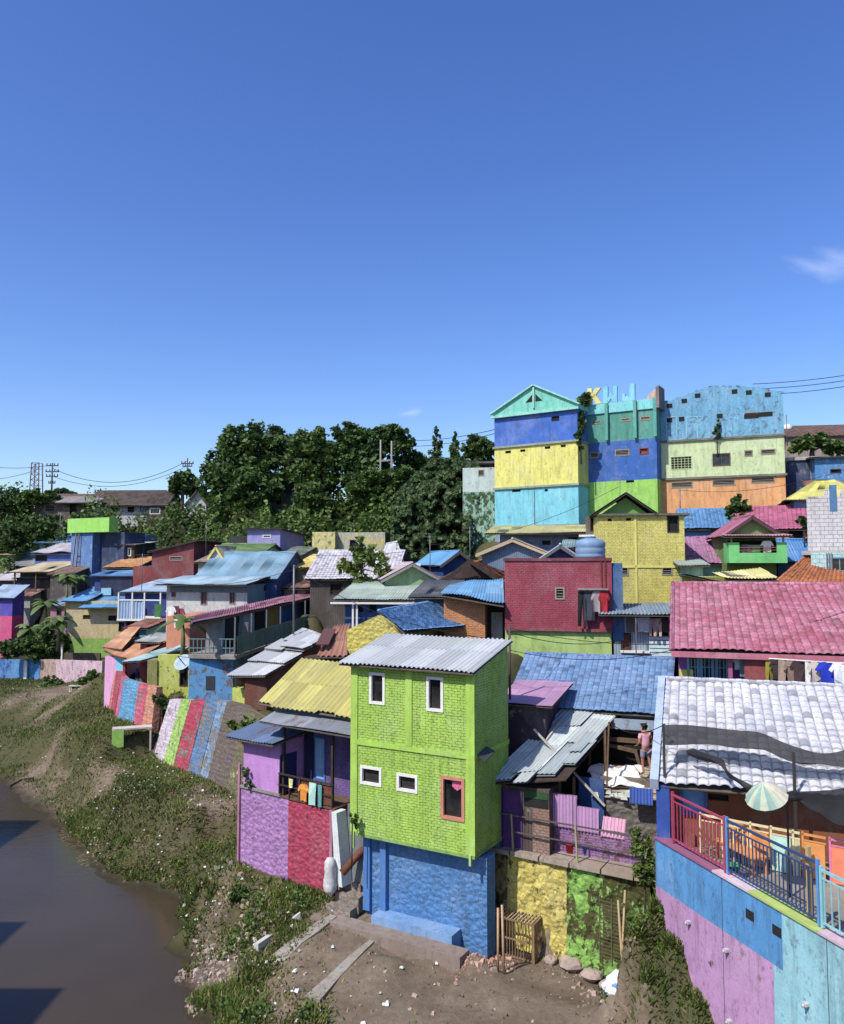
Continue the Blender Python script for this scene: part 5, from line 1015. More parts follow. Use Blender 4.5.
# maroon brick house
rb2 = hs('maroon_brick_house', 'maroon brick house with flat dark roof and slit window left of pale house', 151, 193.5, 552, 597, 73, -8, 6, wall((150, 62, 62), 'brick', .4, .1, (100, 60, 55)), ('shedR', tin((90, 82, 78), .3), 'corr', .9), Zm(100, 520, 7.03, [(490, 256, 578, 284, 'slat'), (352, 230, 402, 335, 'dark')]))
mb = MB(); ul = rb2.uz(133, 575)[0]; mb.box(ul, -.002, 0, 4, rb2.row(583), rb2.row(566)); mb.box(ul, -.002, 0, 4, -3, rb2.row(583)-.002); rb2.part('parapet', mb, wall((160, 66, 62), 'brick', .4, .1, (100, 60, 55)))
# orange and others around
h = hs('orange_roof_house', 'low house with orange-yellow tiled roof left of the maroon brick parapet', 106, 134, 568, 585, 82, -6, 5, wall((60, 70, 110), 'plaster', .5, .2), ('shedF', tile((215, 155, 85), (180, 115, 60), .3), 'tile', (558,)))
h = hs('blue_roof_house', 'blue shack with sky blue tin roof beside the maroon brick parapet', 94, 133, 576, 605, 79, -8, 5, wall((35, 60, 130), 'plaster', .5, .2), ('shedF', tin((95, 160, 215), .1), 'corr', (567,)))
h = hs('blue_balcony_house', 'tall house with pale blue ribbed balcony screen and white frame', 124, 166, 592, 640, 66, -10, 6, wall((40, 60, 140), 'plaster', .4, .1), ('shedF', tin((165, 190, 215), .1), 'corr', (580,)), Zm(100, 520, 7.03, [(172, 500, 250, 545, 'dark'), (262, 500, 340, 545, 'dark'), (190, 690, 235, 745, 'dark'), (350, 500, 445, 545, 'dark')]))
u1 = h.u1; za, zb2 = h.row(600), h.row(618); mb = MB(); mb.sheet((0, -.9, zb2), (u1*.62, -.9, zb2), (u1*.62, -.9, za), (0, -.9, za), 'corr', pitch=.25, amp=.04, thick=.01); h.part('screen', mb, [tin((165, 195, 230), .04)]*2)
mb = MB(); mb.box(-.1, u1+.05, -1.0, -.003, zb2-.15, zb2); 
for u in (0, u1*.33, u1*.62, u1): mb.beam((u, -.95, zb2), (u, -.95, h.zt), .1)
mb.box(u1*.62, u1, -.95, -.85, zb2, zb2+.25); mb.box(-.05, u1, -.97, -.91, za, za+.1); h.part('balcony', mb, WHITE)
h = hs('terracotta_house', 'plain terracotta-pink wall house with small window left of long green balcony', 166, 190, 616, 655, 50, -8, 5, wall((226, 140, 100), 'plaster', .3, .08), ('flat',), Zm(100, 520, 7.03, [(525, 700, 580, 755, 'white')]))
h = hs('cream_house', 'cream brick house with lime base and two sky blue sloping roofs', 65, 126, 601, 655, 77, -6, 7, wall((228, 205, 140), 'brick', .35, .12, (190, 180, 160)), None, Zm(0, 560, 4.22, [(350, 232, 380, 250, 'hole'), (458, 235, 490, 255, 'dark'), (502, 262, 530, 300, 'dark')]), [(638, wall((150, 205, 60), 'brick', .5, .2, (90, 90, 50)))])
u1 = h.u1; zt = h.zt
h.roof([((-.4, -.5, zt), (2.3, -.5, zt), (3.4, 4.5, zt+1.6), (1.2, 4.5, zt+1.6)), ((1.7, -1.0, h.row(607)), (u1+.4, -1.0, h.row(607)), (u1+.3, 2.8, zt+.75), (3.0, 2.8, zt+.75))], tin((85, 160, 225), .08), 'corr')
h.body(2.4, u1-.4, 1.8, 6, zt+.01, zt+2.0, wall((25, 40, 90), 'board', .4, .1), name='attic'); mb = MB(); mb.box(2.6, 3.6, 1.6, 1.79, zt+.5, zt+1.2); h.part('shutter', mb, plain((140, 190, 215)))
# far left group
h = hs('balcony_hut', 'brown timber hut on stilts with cream tin roof and ribbed balcony at left', 18, 52, 572, 640, 88, -6, 5, wall((70, 52, 44), 'board', .5, .2), None, Zm(0, 500, 7.03, [(190, 560, 290, 610, 'dark')]), sink=2)
z0, z1_ = h.row(602, 0, -.8), h.row(589, 0, -.8); u1 = h.u1
mb = MB(); mb.sheet((-.2, -.85, z0), (u1*.62, -.85, z0), (u1*.62, -.85, z1_), (-.2, -.85, z1_), 'corr', pitch=.2, thick=.01); h.part('balcony_panel', mb, [tin((130, 88, 78), .3)]*2)
h.roof([((-.7, -1.1, h.row(572)), (u1+.2, -1.1, h.row(572)), (u1+1.6, 3, h.row(561, 2, 3)), (.9, 3, h.row(562, 0, 3)))], tin((222, 200, 150), .08), 'corr')
mb = MB(); [mb.beam((u, -.8, -2), (u, -.8, h.row(572)), .14) for u in (-.1, u1*.62)]; h.part('post', mb, WOOD)
h = hs('purple_house', 'purple house with hot pink base and pale blue lean-to roof at the left edge', -10, 12, 597, 640, 82, -6, 2, wall((95, 75, 190), 'plaster', .4, .15), ('shedF', tin((170, 195, 225), .1), 'corr', (587,)), (), [(616, wall((240, 80, 140), 'plaster', .4, .2))])
h = hs('white_roof_shack', 'low dark shack with pale pinkish-white tin roof behind the brown stilt hut', -8, 22, 580, 600, 89, -5, 5, wall((70, 66, 66), 'plaster', .5, .2), ('shedF', tin((215, 200, 205), .12), 'corr', (566,)))
h = hs('white_roof_shack', 'shack with bright white tin roof seen under the cream roof of the hut', 16, 46, 578, 596, 88, -5, 4, wall((50, 52, 60), 'plaster', .5, .2), ('shedF', tin((230, 230, 232), .05), 'corr', .6))
h = hs('green_shack', 'small mossy green-yellow walled shack at the left edge', -6, 13, 555, 575, 95, -5, 5, wall((130, 140, 60), 'plaster', .5, .2), ('shedF', tin((200, 195, 110), .2), 'corr', .5))
h = hs('grey_roof_house', 'grey-roofed house half hidden by trees at the far left', -8, 22, 545, 562, 101, -5, 6, wall((95, 100, 90), 'plaster', .5, .3), ('gableU', tin((150, 145, 130), .3), 'corr', 1.0))
h = hs('blue_house', 'peeling blue house with crumpled pale roof below the lime box', 34, 86, 553, 580, 91, -6, 6, wall((64, 96, 190), 'plaster', .5, .3, (150, 165, 185)), ('shedF', tin((205, 195, 200), .2), 'corr', (543,), dict(sag=.18)), Zm(0, 500, 7.03, [(250, 380, 330, 430, 'hole')]))
h = hs('blue_roof_house', 'teal-walled house with wide sky blue roof behind crumpled pale roof', 20, 80, 543, 560, 97, -6, 6, wall((90, 140, 150), 'plaster', .4, .2), ('shedF', tin((105, 160, 205), .1), 'corr', (533,)))
h = hs('blue_tower', 'tall patchy blue block with shade-painted side wall topped by a lime green box', 70, 92, 533, 585, 88, -28, 9, wall((85, 125, 195), 'plaster', .6, .35, (150, 165, 185)), None, ())
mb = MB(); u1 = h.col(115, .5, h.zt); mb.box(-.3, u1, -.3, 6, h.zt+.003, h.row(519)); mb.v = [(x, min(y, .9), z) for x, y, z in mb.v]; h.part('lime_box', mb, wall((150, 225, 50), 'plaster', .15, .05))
h.body(h.u1+.01, u1+.9, 1.0, 3.8, -3, h.zt-.01, wall((40, 58, 100), 'plaster', .5, .2), name='shade_block')  # block in darker blue: shade of the right-facing side painted in
mb = MB(); a = Vector((.6, -.3, -1)); 
for s_ in (0, .55): mb.beam((.6+s_, -.6, -1.5), (1.0+s_, -.2, h.zt-.1), .1)
for k in range(9): mb.beam((.6+k*.045, -.56+k*.04, -1.0+k*.55), (1.2+k*.045, -.56+k*.04, -1.0+k*.55), .06)
h.part('ladder', mb, plain((130, 120, 115)))
h = hs('shack', 'cluttered dark shack with thin white awning between blue tower and maroon house', 118, 134, 545, 570, 86, -6, 5, wall((60, 50, 48), 'board', .5, .3), ('shedF', tin((200, 200, 200), .2), 'corr', .4), [(121, 550, 125, 556, 'white'), (128, 548, 131, 556, 'white')])
# hilltop houses
h = hs('hilltop_house', 'long old hilltop house with brown clay roof and white walls', 90, 150, 504, 516, 112, -3, 8, wall((205, 205, 205), 'plaster', .6, .35, (90, 85, 80)), ('gableU', tile((90, 68, 60), (70, 55, 50), .4), 'tile', (491.5,), dict(pitch=.5, row=.5)), [(112, 506, 118, 513, 'dark'), (128, 505, 134, 512, 'dark'), (140, 506, 148, 512, 'blue')], over=.8)
h = hs('hilltop_shed', 'dark timber shed with patched grey sheets left of the long hilltop house', 37, 92, 501, 518, 112, -3, 7, wall((110, 82, 74), 'board', .6, .4), ('gableU', tin((110, 95, 88), .5), 'corr', (495,), dict(pitch=.6)), [(45, 505, 55, 512, 'slat'), (70, 504, 76, 514, 'dark')], over=.8)
h.roof([((3.5, -2.0, h.row(504)), (9.5, -2.0, h.row(504)), (9.5, .2, h.row(498)), (4, .2, h.row(498)))], tin((175, 165, 160), .2), 'corr', 'awning')
h = hs('hilltop_house', 'dark gabled stilt house beside the long hilltop house', 146, 166, 505, 530, 108, -3, 6, wall((70, 55, 50), 'board', .5, .3), ('gableU', tile((85, 66, 60)), 'tile', (492,), dict(pitch=.5, row=.5)), [(150, 508, 160, 514, 'white')])
h = hs('white_gable_house', 'small white gabled house between the trees on the hill', 186, 206, 503, 520, 105, 12, 6, wall((225, 225, 222), 'plaster', .4, .15), ('gableV', tile((110, 88, 78)), 'tile', (491,), dict(pitch=.5, row=.5)))
h = hs('hidden_house', 'old grey house with steep brown roof deep between two big trees', 266, 292, 490, 515, 104, -8, 6, wall((150, 145, 135), 'plaster', .6, .3), ('gableU', tile((90, 68, 62)), 'tile', (474,), dict(pitch=.5, row=.5)), [(274, 494, 281, 504, 'dark')])
h = hs('hill_pavilion', 'small grey-roofed pavilion behind trees near the two bare poles', 398, 414, 460, 480, 105, -8, 5, wall((130, 140, 145), 'plaster', .5, .3), ('shedF', tin((170, 170, 172), .2), 'corr', .8), [(401, 462, 405, 468, 'dark')])
h = hs('dark_roof_house', 'house with dark sheet roof behind the narrow white and mint tower', 472, 498, 464, 480, 80, -8, 6, wall((90, 80, 76), 'plaster', .5, .3), ('shedF', tin((80, 75, 75), .4), 'corr', 1.2))
# ================================================================== long green balcony house
gb2 = House('long_balcony_house', 'long weathered house with maroon sheet roof, green balcony and blue lower walls', 188, 718, 45, -3)
# blue lower wall faces the river; the balcony wing runs back to the right
ub = gb2.uz(233, 690)[0]; zb = gb2.row(657)
gb2.body(0, ub, 0, 5, -1.5, zb, wall((80, 150, 222), 'plaster', .4, .42, (120, 108, 105)), name='lower_wall', label='peeling sky blue lower wall')
for (a, b, c, d) in ((206, 676, 215, 690),):
    q0 = gb2.uz(a, b); q1 = gb2.uz(c, d); mb = MB(); mb.box(q0[0], q1[0], -.02, .02, q1[1], q0[1]); gb2.part('patched_hole', mb, plain((50, 52, 60)))
# balcony wing running back to the right
Ro = gb2.root; C0, C1 = P(236, 655, 44.2), P(337, 621, 60)
def wq(a, v=0, z=0):            # a along the balcony 0..1, v metres inwards (to the left), z above the floor
    p = C0.lerp(C1, a); d = (C1-C0); e = Vector((-d.y, d.x, 0)).normalized(); return gb2.loc(p+e*v+Vector((0, 0, z)))
def wprism(name, a0, a1, v0, v1, z0, z1, m):
    mb = MB(); mb.hexa([wq(a0, v0, z0), wq(a1, v0, z0), wq(a1, v1, z0), wq(a0, v1, z0), wq(a0, v0, z1), wq(a1, v0, z1), wq(a1, v1, z1), wq(a0, v1, z1)]); return obj(name, mb, m, Ro)
mb = MB(); mb.sheet(wq(0), wq(1), wq(1, 0, 1.0), wq(0, 0, 1.0), 'corr', pitch=.3, amp=.04, thick=.01); obj('balcony_panel', mb, [tin((110, 140, 112), .2, .5)]*2, Ro)
wprism('balcony_floor', 0, 1, .03, 2.9, -.25, -.05, CONC); wprism('lower_wall', .3, .98, .5, 2.7, -4, -.26, wall((90, 70, 60), 'plaster', .5, .3))
wprism('upper_wall', .1, .99, 1.7, 2.7, -.04, 1.75, wall((150, 152, 150), 'plaster', .5, .3))
for (a0, a1, m_) in ((.12, .22, DARK), (.25, .34, plain((150, 152, 155))), (.36, .44, DARK), (.47, .56, plain((165, 140, 60))), (.6, .72, plain((60, 105, 170))), (.78, .9, plain((50, 90, 150)))): wprism('door', a0, a1, 1.6, 1.69, 0, 1.75, m_)
mb = MB()
for k in range(9): mb.beam(wq(k/8, .08, -.1), wq(k/8, .08, 2.05), .08)
obj('post', mb, STEEL, Ro)
mb = MB()
for z in (zb+.05, zb+.5, zb+1.0): mb.beam((0, 0, z), (ub+.25, 0, z), .05)
for k in range(13): u = (ub+.25)*k/12; mb.beam((u, 0, zb), (u, 0, zb+1.0), .04)
gb2.part('terrace_rail', mb, plain((105, 135, 140)))
mb = MB(); mb.box(.6, ub, 3.0, 3.2, zb, zb+1.7); gb2.part('terrace_back', mb, wall((120, 118, 120), 'plaster', .6, .3))
p0, p1, p2, p3 = P(190, 623.5, 43), P(333, 592.5, 60.5), P(322, 588.5, 65), P(197, 614.5, 46.5)
mb = MB(); mb.sheet(*[gb2.loc(q) for q in (p0, p1, p2, p3)], 'corr', pitch=.3, sag=.02); gb2.part('roof', mb, [tin((190, 118, 135), .1, .3), SOFFIT])
mb = MB(); mb.beam(gb2.loc(p0)-Vector((0, 0, .12)), gb2.loc(p1)-Vector((0, 0, .12)), .06, .12)
for k in range(7): a = k/6; mb.beam(gb2.loc(p0.lerp(p1, a))-Vector((0, 0, .1)), gb2.loc(p3.lerp(p2, a))-Vector((0, 0, .1)), .06)
gb2.part('rafter', mb, WOOD)
for a in (0, .5, 1): q = gb2.root.location; c = C0.lerp(C1, a); CTRL.append((c.x-1, c.y, c.z-3.5))
# white patched roof shed + lime wall
ws_ = House('white_sheet_shed', 'brown-walled shed covered by crumpled white corrugated sheets with logs below', 232, 712, 41, -16)
def W3(px, py, Y): return ws_.loc(P(px, py, Y))
a0, a1, a2, a3 = W3(226, 676, 40.2), W3(264, 677, 39.2), W3(326, 640, 43.5), W3(299, 632, 46)
def bl3(a, b): return (a0*(1-a)+a1*a)*(1-b)+(a3*(1-a)+a2*a)*b
for i, (x0, x1, y0, y1) in enumerate(((0, 1, 0, .3), (-.02, 1.05, .27, .58), (.35, 1.1, .55, .72), (.1, 1., .7, 1.02), (-.05, .5, .5, .75))):
    mb = MB(); o_ = Vector((0, 0, .05+.05*i+(.15 if i == 2 else 0))); mb.sheet(bl3(x0, y0)+o_, bl3(x1, y0)+o_+Vector((0, 0, .05)), bl3(x1, y1)+o_, bl3(x0, y1)+o_, 'corr', sag=.08, thick=.01, row=9); ws_.part('roof_sheet', mb, [tin((214, 216, 214), .03, .25)]*2)
b0, b1 = a1.copy(), a2.copy(); mb = MB(); b0.y += .5; pts = [b0+Vector((-.1, 0, 0)), b1+Vector((-.3, 0, 0))]
mb.add([pts[0]+Vector((0, 0, -1.7)), pts[1]+Vector((0, 0, -1.9)), pts[1]+Vector((0, 0, -.1)), pts[0]+Vector((0, 0, -.1)), pts[0]+Vector((-1.2, 0, -1.7)), pts[1]+Vector((-1.5, 0, -1.9)), pts[1]+Vector((-1.5, 0, -.1)), pts[0]+Vector((-1.2, 0, -.1))], [(0, 1, 2, 3), (7, 6, 5, 4), (0, 4, 5, 1), (3, 2, 6, 7), (1, 5, 6, 2), (0, 3, 7, 4)]); ws_.part('side_wall', mb, wall((120, 66, 45), 'plaster', .5, .2))
ua, ub_ = ws_.uz(232, 700)[0], ws_.uz(258, 700)[0]; mb = MB(); ws_.body(ua, ub_+1.5, .02, 4, -1.5, ws_.row(688), wall((205, 215, 70), 'plaster', .4, .15, (150, 140, 90)), name='lime_wall')
mb = MB(); 
for k in range(4): mb.beam((.1+k*.5, .2, ws_.row(688)), (.1+k*.5, .2, a0.z-.1), .09)
mb.box(ua, ub_, .6, .7, ws_.row(688), a0.z-.1); ws_.part('timber', mb, DWOOD)
for k in range(2):
    q = ws_.w(.55+k*.75, -.1+.1, ws_.row(686)+.25); mb = MB(); mb.tube([(0, -.25, 0), (0, .8, 0)], .24, 12); o = obj('log', mb, plain((150, 105, 70), .8), loc=q, rz=ws_.a); tag(o, ['sawn log end under the white sheets, nearer the blue wall', 'sawn log end under the white sheets, farther from the blue wall'][k], 'log', 'logs stored under the white roof')
# ================================================================== rusty roofed stall house at bank
rs = House('rusty_roof_shack', 'open riverside shack with orange rusty roof and pink, cyan and mauve walls', 104, 700, 55, -30)
u1 = rs.uz(123, 680)[0]; zt = rs.row(656); zm = rs.row(683)
rs.body(0, u1*.58, 0, 5, -1.5, zt, wall((238, 170, 215), 'plaster', .2, .05), label='pink front wall'); rs.ground = False
rs.body(u1*.58+.002, u1, 0, .2, -1.5, zt, wall((120, 205, 235), 'plaster', .2, .05), label='light cyan front wall')
u2 = rs.uz(153, 690)[0]
mb = MB(); mb.box(u1, u2, 1.6, 1.7, -1.5, zt-.2); rs.part('back_wall', mb, wall((60, 45, 60), 'plaster', .5, .2))
mb = MB(); ua = rs.uz(142, 690, .1)[0]; mb.box(ua, u2, .1, .2, -1.5, zt-1.4); mb.box(u2-.25, u2, .0, .099, -1.5, zt-.1); rs.part('mauve_panel', mb, wall((205, 140, 200), 'plaster', .3, .1))
mb = MB(); mb.box(u1, rs.uz(134, 690, .1)[0], .02, .15, -1.5, zt-2.2); rs.part('orange_panel', mb, wall((225, 150, 110), 'plaster', .3, .1))
mb = MB(); mb.box(u1, u1+.25, -.05, .1, -1.5, zt-.1); rs.part('red_post', mb, wall((150, 50, 45), 'plaster', .3, .1))
mb = MB(); [mb.box(rs.uz(x, 690, .4)[0], rs.uz(x+3, 690, .4)[0], .4, .45, zt-2.6, zt-.7) for x in (135, 140)]; rs.part('blue_cloth', mb, plain((35, 50, 120)))
def R3(px, py, Y): return rs.loc(P(px, py, Y))
rs.roof([(R3(103, 650, 55.5), R3(134, 662.5, 51), R3(168, 640, 53), R3(138, 637, 58))], tin((212, 138, 80), .3, .35, (185, 105, 55)), 'corr', 'roof', sag=.06)
rs.roof([(R3(102, 647, 56), R3(122, 650, 54), R3(141, 627, 57), R3(128, 627, 59))], tin((220, 150, 90), .25, .3, (185, 105, 55)), 'corr', 'upper_roof')
rs.roof([(R3(122, 662, 51.5), R3(140, 661, 50), R3(189, 647, 48.5), R3(180, 643, 50.5))], tin((165, 205, 210), .1), 'corr', 'blue_awning')
yh = hs('lime_wall_house', 'rough lime yellow wall house between rusty shack and peeling blue wall', 157, 189, 655, 706, 48.5, -3, 4, wall((205, 215, 40), 'plaster', .5, .32, (110, 105, 50)), ('flat',), Zm(0, 560, 4.22, [(760, 440, 790, 530, 'dark')]))
mb = MB(); mb.box(-.6, -.002, -.1, 2, -1, yh.zt-.3); yh.part('olive_panel', mb, wall((140, 140, 40), 'plaster', .5, .3))
# satellite dish
q = P(184, 664, 46.5); ds = thing('satellite_dish', 'pale blue satellite dish mounted beside the peeling blue wall', 'satellite dish', q)
mb = MB(); pr = [(r_*.62, .2*(r_/.85)**2) for r_ in (0.02, .2, .4, .6, .75, .85)]; mb.lathe(pr+[(.52, .21), (.37, .12), (.02, .02)], n=24)
rot = Matrix.Rotation(R(-20), 3, 'Y') @ Matrix.Rotation(R(48), 3, 'X'); mb.v = [tuple(rot @ Vector(v)) for v in mb.v]; obj('dish', mb, plain((165, 185, 200), .5), ds)
mb = MB(); mb.beam((0, 0, 0), rot @ Vector((0, 0, .8)), .04); mb.beam(rot @ Vector((.7, 0, .2)), rot @ Vector((0, 0, .8)), .03); mb.beam((0, .1, -.1), (.6, .9, -.9), .07); obj('arm', mb, plain((50, 50, 50)), ds)
# ================================================================== striped retaining walls
def striped(name, label, pts, cols, htop, thick=.35, lean=.55, kind='stone', zb=None):
    """pts: foot pixel points (px,py,Y); cols: (t0,t1,color..)"""
    W0 = [P(*p) for p in pts]; O = W0[0]; t = thing(name, label, 'wall', O); cum = [0]
    for i in range(len(W0)-1): cum.append(cum[-1]+(W0[i+1]-W0[i]).length)
    def at(s_):
        s_ = max(0, min(cum[-1], s_)); i = max(k for k in range(len(cum)-1) if cum[k] <= s_+1e-6); f = (s_-cum[i])/(cum[i+1]-cum[i]); return W0[i].lerp(W0[i+1], f), (W0[i+1]-W0[i]).normalized()
    a = 0
    for (t1, m, lb) in cols:
        s0, s1 = a*cum[-1]+.003, t1*cum[-1]-.003; a = t1; mb = MB(); n = max(2, int((s1-s0)/.5)); prev = None
        for i in range(n+1):
            p, d = at(s0+(s1-s0)*i/n); nn = Vector((-d.y, d.x, 0)).normalized()
            h = htop(((s0+(s1-s0)*i/n))/cum[-1]); b = p-O
            ring = [b+Vector((0, 0, -.8))-nn*lean*.25, b+Vector((0, 0, h*.5))+nn*(lean*.5+.05*math.sin(i*1.7)), b+Vector((0, 0, h))+nn*lean, b+Vector((0, 0, h))+nn*(lean+thick), b+Vector((0, 0, -.8))+nn*(lean+thick)]
            o_ = len(mb.v); mb.v += [tuple(x) for x in ring]
            if prev is not None:
                for k in range(4): mb.f.append([prev+k, o_+k, o_+k+1, prev+k+1]); mb.m.append(0); mb.sm.append(False)
            else: mb.f.append([o_+k for k in range(4, -1, -1)]); mb.m.append(0); mb.sm.append(False)
            prev = o_
        mb.f.append([prev+k for k in range(5)]); mb.m.append(0); mb.sm.append(False)
        obj('painted_stripe', mb, m, t, lb)
    k = int(cum[-1]/.8)+1
    for i in range(k+1):
        p, d = at(cum[-1]*i/k); nn = Vector((-d.y, d.x, 0)).normalized(); h = htop(i/k)
        for v, z in ((-.1, p.z-.1), (-.7, p.z-.1), (-2.0, p.z-.15), (1.6+lean*.5, p.z+h-.4), (3.2, p.z+h-.3)): q = p+nn*v; CTRL.append((q.x, q.y, z))
    return t, at, cum[-1]
sm = lambda c, peel=.15, u=None: wall(c, 'stone', .7, peel+.2, u or (130, 125, 118))
striped('striped_wall', 'leaning stone wall in white, lime, crimson, blue and faded mauve stripes', [(153, 752, 46.5), (172, 766, 43.5), (200, 775, 40.5), (222, 782, 38.5), (240, 795, 36.5)],
    [(.17, sm((225, 205, 220)), 'pale pink-white stripe'), (.31, sm((170, 215, 75)), 'lime green stripe'), (.47, sm((200, 50, 85), .2), 'crimson stripe'), (.6, sm((90, 140, 190), .3), 'dusty blue stripe'), (.68, sm((130, 170, 210), .3), 'light blue stripe'), (.86, sm((135, 100, 125), .5, (110, 100, 90)), 'weathered mauve stripe'), (1.0, sm((190, 180, 110), .5, (110, 105, 80)), 'faded yellow stripe')], lambda t_: 2.9+.5*math.sin(t_*3)+.3*t_, lean=.9)
striped('striped_wall', 'lower stone wall in coral, crimson, pink and sky blue below rusty-roofed shack', [(106, 699, 56), (118, 716, 51.5), (132, 722, 49.3), (151, 728, 47)],
    [(.2, sm((235, 130, 110)), 'coral stripe'), (.38, sm((200, 60, 85)), 'crimson stripe'), (.48, sm((225, 110, 155)), 'pink stripe'), (.74, sm((85, 165, 225)), 'sky blue stripe'), (.87, sm((225, 90, 120)), 'rose stripe'), (1., sm((235, 150, 110)), 'peach stripe')], lambda t_: 2.3, lean=.3)
striped('graffiti_wall', 'far bank wall painted blue and pale pink with blotchy murals', [(-60, 677, 84), (-5, 678, 78), (45, 679, 73), (101, 683, 66)],
    [(.45, wall((65, 130, 215), 'brick', .5, .45, (60, 70, 120)), 'blue mural section'), (.62, wall((60, 140, 215), 'brick', .4, .3, (60, 150, 110)), 'bright blue-green section'), (.72, wall((205, 165, 150), 'brick', .5, .4), 'peach section'), (1.0, wall((228, 190, 200), 'brick', .5, .35, (150, 110, 110)), 'pale pink section')], lambda t_: 1.75, lean=.05, thick=.25)
q = P(26, 680, 74.5); mb = MB(); mb.box(-.15, .15, -.2, .0, -.5, 1.8); o = obj('wall_post', mb, WHITE, loc=q); tag(o, 'white painted post against the blue section of the graffiti wall', 'post')
# sheds behind the graffiti wall
h = hs('plank_shed', 'row of old brown board fencing behind the graffiti wall', 2, 55, 651, 664, 86, -3, .3, wall((105, 85, 65), 'board', .6, .3), cat='fence'); 
mb = MB(); mb.box(h.u1*.7, h.u1, -.05, -.003, -1, h.zt+.1); h.part('yellow_board', mb, plain((160, 130, 60)))
h = hs('board_fence', 'taller grey-brown board fence with a pale post below the cream house', 62, 100, 653, 668, 73.5, -3, .2, wall((110, 90, 70), 'board', .6, .3), cat='fence'); mb = MB(); mb.box(-.1, .05, -.1, -.0, -1, h.zt+1.0); h.part('post', mb, WHITE)
# tables on the bank
def table(name, label, px, py, Y, L, a, hgt, top, panel=None):
    q = P(px, py, Y); t = thing(name, label, 'table', q, R(a)); mb = MB(); mb.box(0, L, 0, .7, hgt, hgt+.08); obj('tabletop', mb, top, t)
    for (x, y) in ((.03, .03), (L-.12, .03), (.03, .6), (L-.12, .6)): mb = MB(); mb.box(x, x+.09, y, y+.09, -.3, hgt); obj('leg', mb, top, t)
    if panel: mb = MB(); mb.box(-.02, .05, .0, .7, 0, hgt-.005); mb.box(.051, .6, -.01, .02, .0, hgt-.005); obj('side_panel', mb, panel, t)
    return t
table('concrete_table', 'pale table with lime green end panel in front of the striped wall', 112, 748, 45.5, 2.1, 20, .95, wall((215, 205, 190), 'plaster', .4, .1), wall((165, 225, 70), 'plaster', .3, .1))
table('wooden_bench', 'white-legged wooden table on the grass near the graffiti wall', 68, 702, 62, 1.7, 10, 1.15, plain((205, 195, 180)))
# ------------------------------------------------------------------ small in-between roofs and lean-tos
FILL = [
 ('narrow shed with rusty brown tin roof between pale house gable and white curved roof', 284, 306, 588, 604, 60, -8, 4, (120, 110, 100), ((150, 110, 90), .5), 576),
 ('little blue-walled shed with grey roof under the maroon sheet roof end', 318, 346, 600, 618, 57, -6, 4, (50, 80, 140), ((140, 145, 150), .4), 592),
 ('low mint shed with dull green roof right of the lilac house', 283, 300, 556, 572, 68, -8, 4, (140, 170, 150), ((120, 140, 110), .4), 548),
 ('cream shed with pale rusted roof between maroon brick house and green tin roof', 198, 216, 562, 580, 65, -8, 4, (200, 190, 160), ((170, 150, 130), .4), 552),
 ('small grey roofed kitchen lean-to left of the blue tower', 8, 30, 566, 580, 93, -5, 4, (110, 115, 110), ((150, 150, 145), .4), 558),
 ('brown roofed shack squeezed between stilt hut and blue house', 50, 72, 574, 590, 84, -6, 4, (90, 80, 75), ((130, 100, 85), .5), 566),
 ('tiny pink shed with pale roof behind the orange-yellow tiled roof', 112, 130, 560, 572, 88, -6, 4, (200, 140, 160), ((190, 190, 185), .3), 553),
 ('patched grey-blue roof shed between green gable house and orange gable house', 430, 452, 588, 604, 49, -8, 4, (90, 110, 130), ((130, 150, 165), .4), 578),
 ('faded red roof shed left of the dark blue gabled attic', 512, 536, 566, 580, 47, -10, 3, (130, 110, 100), ((165, 90, 75), .4), 559),
 ('low white-roofed porch between the tall yellow building and mauve roof', 688, 712, 556, 570, 49, -12, 3, (150, 160, 150), ((190, 195, 190), .3), 550),
 ('dusty teal awning shed right of the awning shed under the towers', 566, 590, 548, 566, 53, -12, 3, (100, 120, 130), ((120, 160, 165), .3), 541),
 ('small ochre shed with rusty roof beside the patched blue house on the right', 812, 842, 488, 500, 55, -20, 3, (170, 150, 90), ((150, 100, 70), .5), 482),
 ('little crimson-walled kiosk with a pale roof between the rusty-roofed shack and terracotta wall', 140, 158, 642, 662, 53, -8, 2.5, (190, 70, 90), ((185, 190, 185), .4), 634),
 ('small turquoise shed with rusty sheet roof below the blue balcony screen', 128, 146, 628, 645, 59, -8, 3, (90, 180, 190), ((170, 105, 75), .5), 620),
 ('narrow yellow shed with grey roof behind the far end of the long green balcony', 338, 352, 606, 622, 55, -8, 3, (215, 200, 90), ((150, 155, 155), .4), 597),
 ('low pink shed with dusty blue roof just left of the cream house', 50, 68, 606, 626, 80, -6, 3, (215, 140, 170), ((120, 160, 190), .4), 597),
 ('weathered white shed with rust-streaked roof at the left edge behind the purple house', 10, 30, 596, 614, 86, -6, 3, (200, 200, 195), ((170, 130, 110), .5), 587),
]
for (lb, x0, x1, yt, yb_, Y, a, D, wc, (rc_, ru), yr) in FILL:
    cx = (x0+x1)/2; hs('lean_to', lb, x0, x1, yt, yb_, Y, a, D, wall(wc, random.choice(['plaster', 'board', 'brick']), .6, .3), ('shedF', tin(rc_, ru, .5), 'corr', (yr,), dict(sag=.05)), [(cx-2, yt+3, cx+2, yt+9, 'dark')], over=.3)
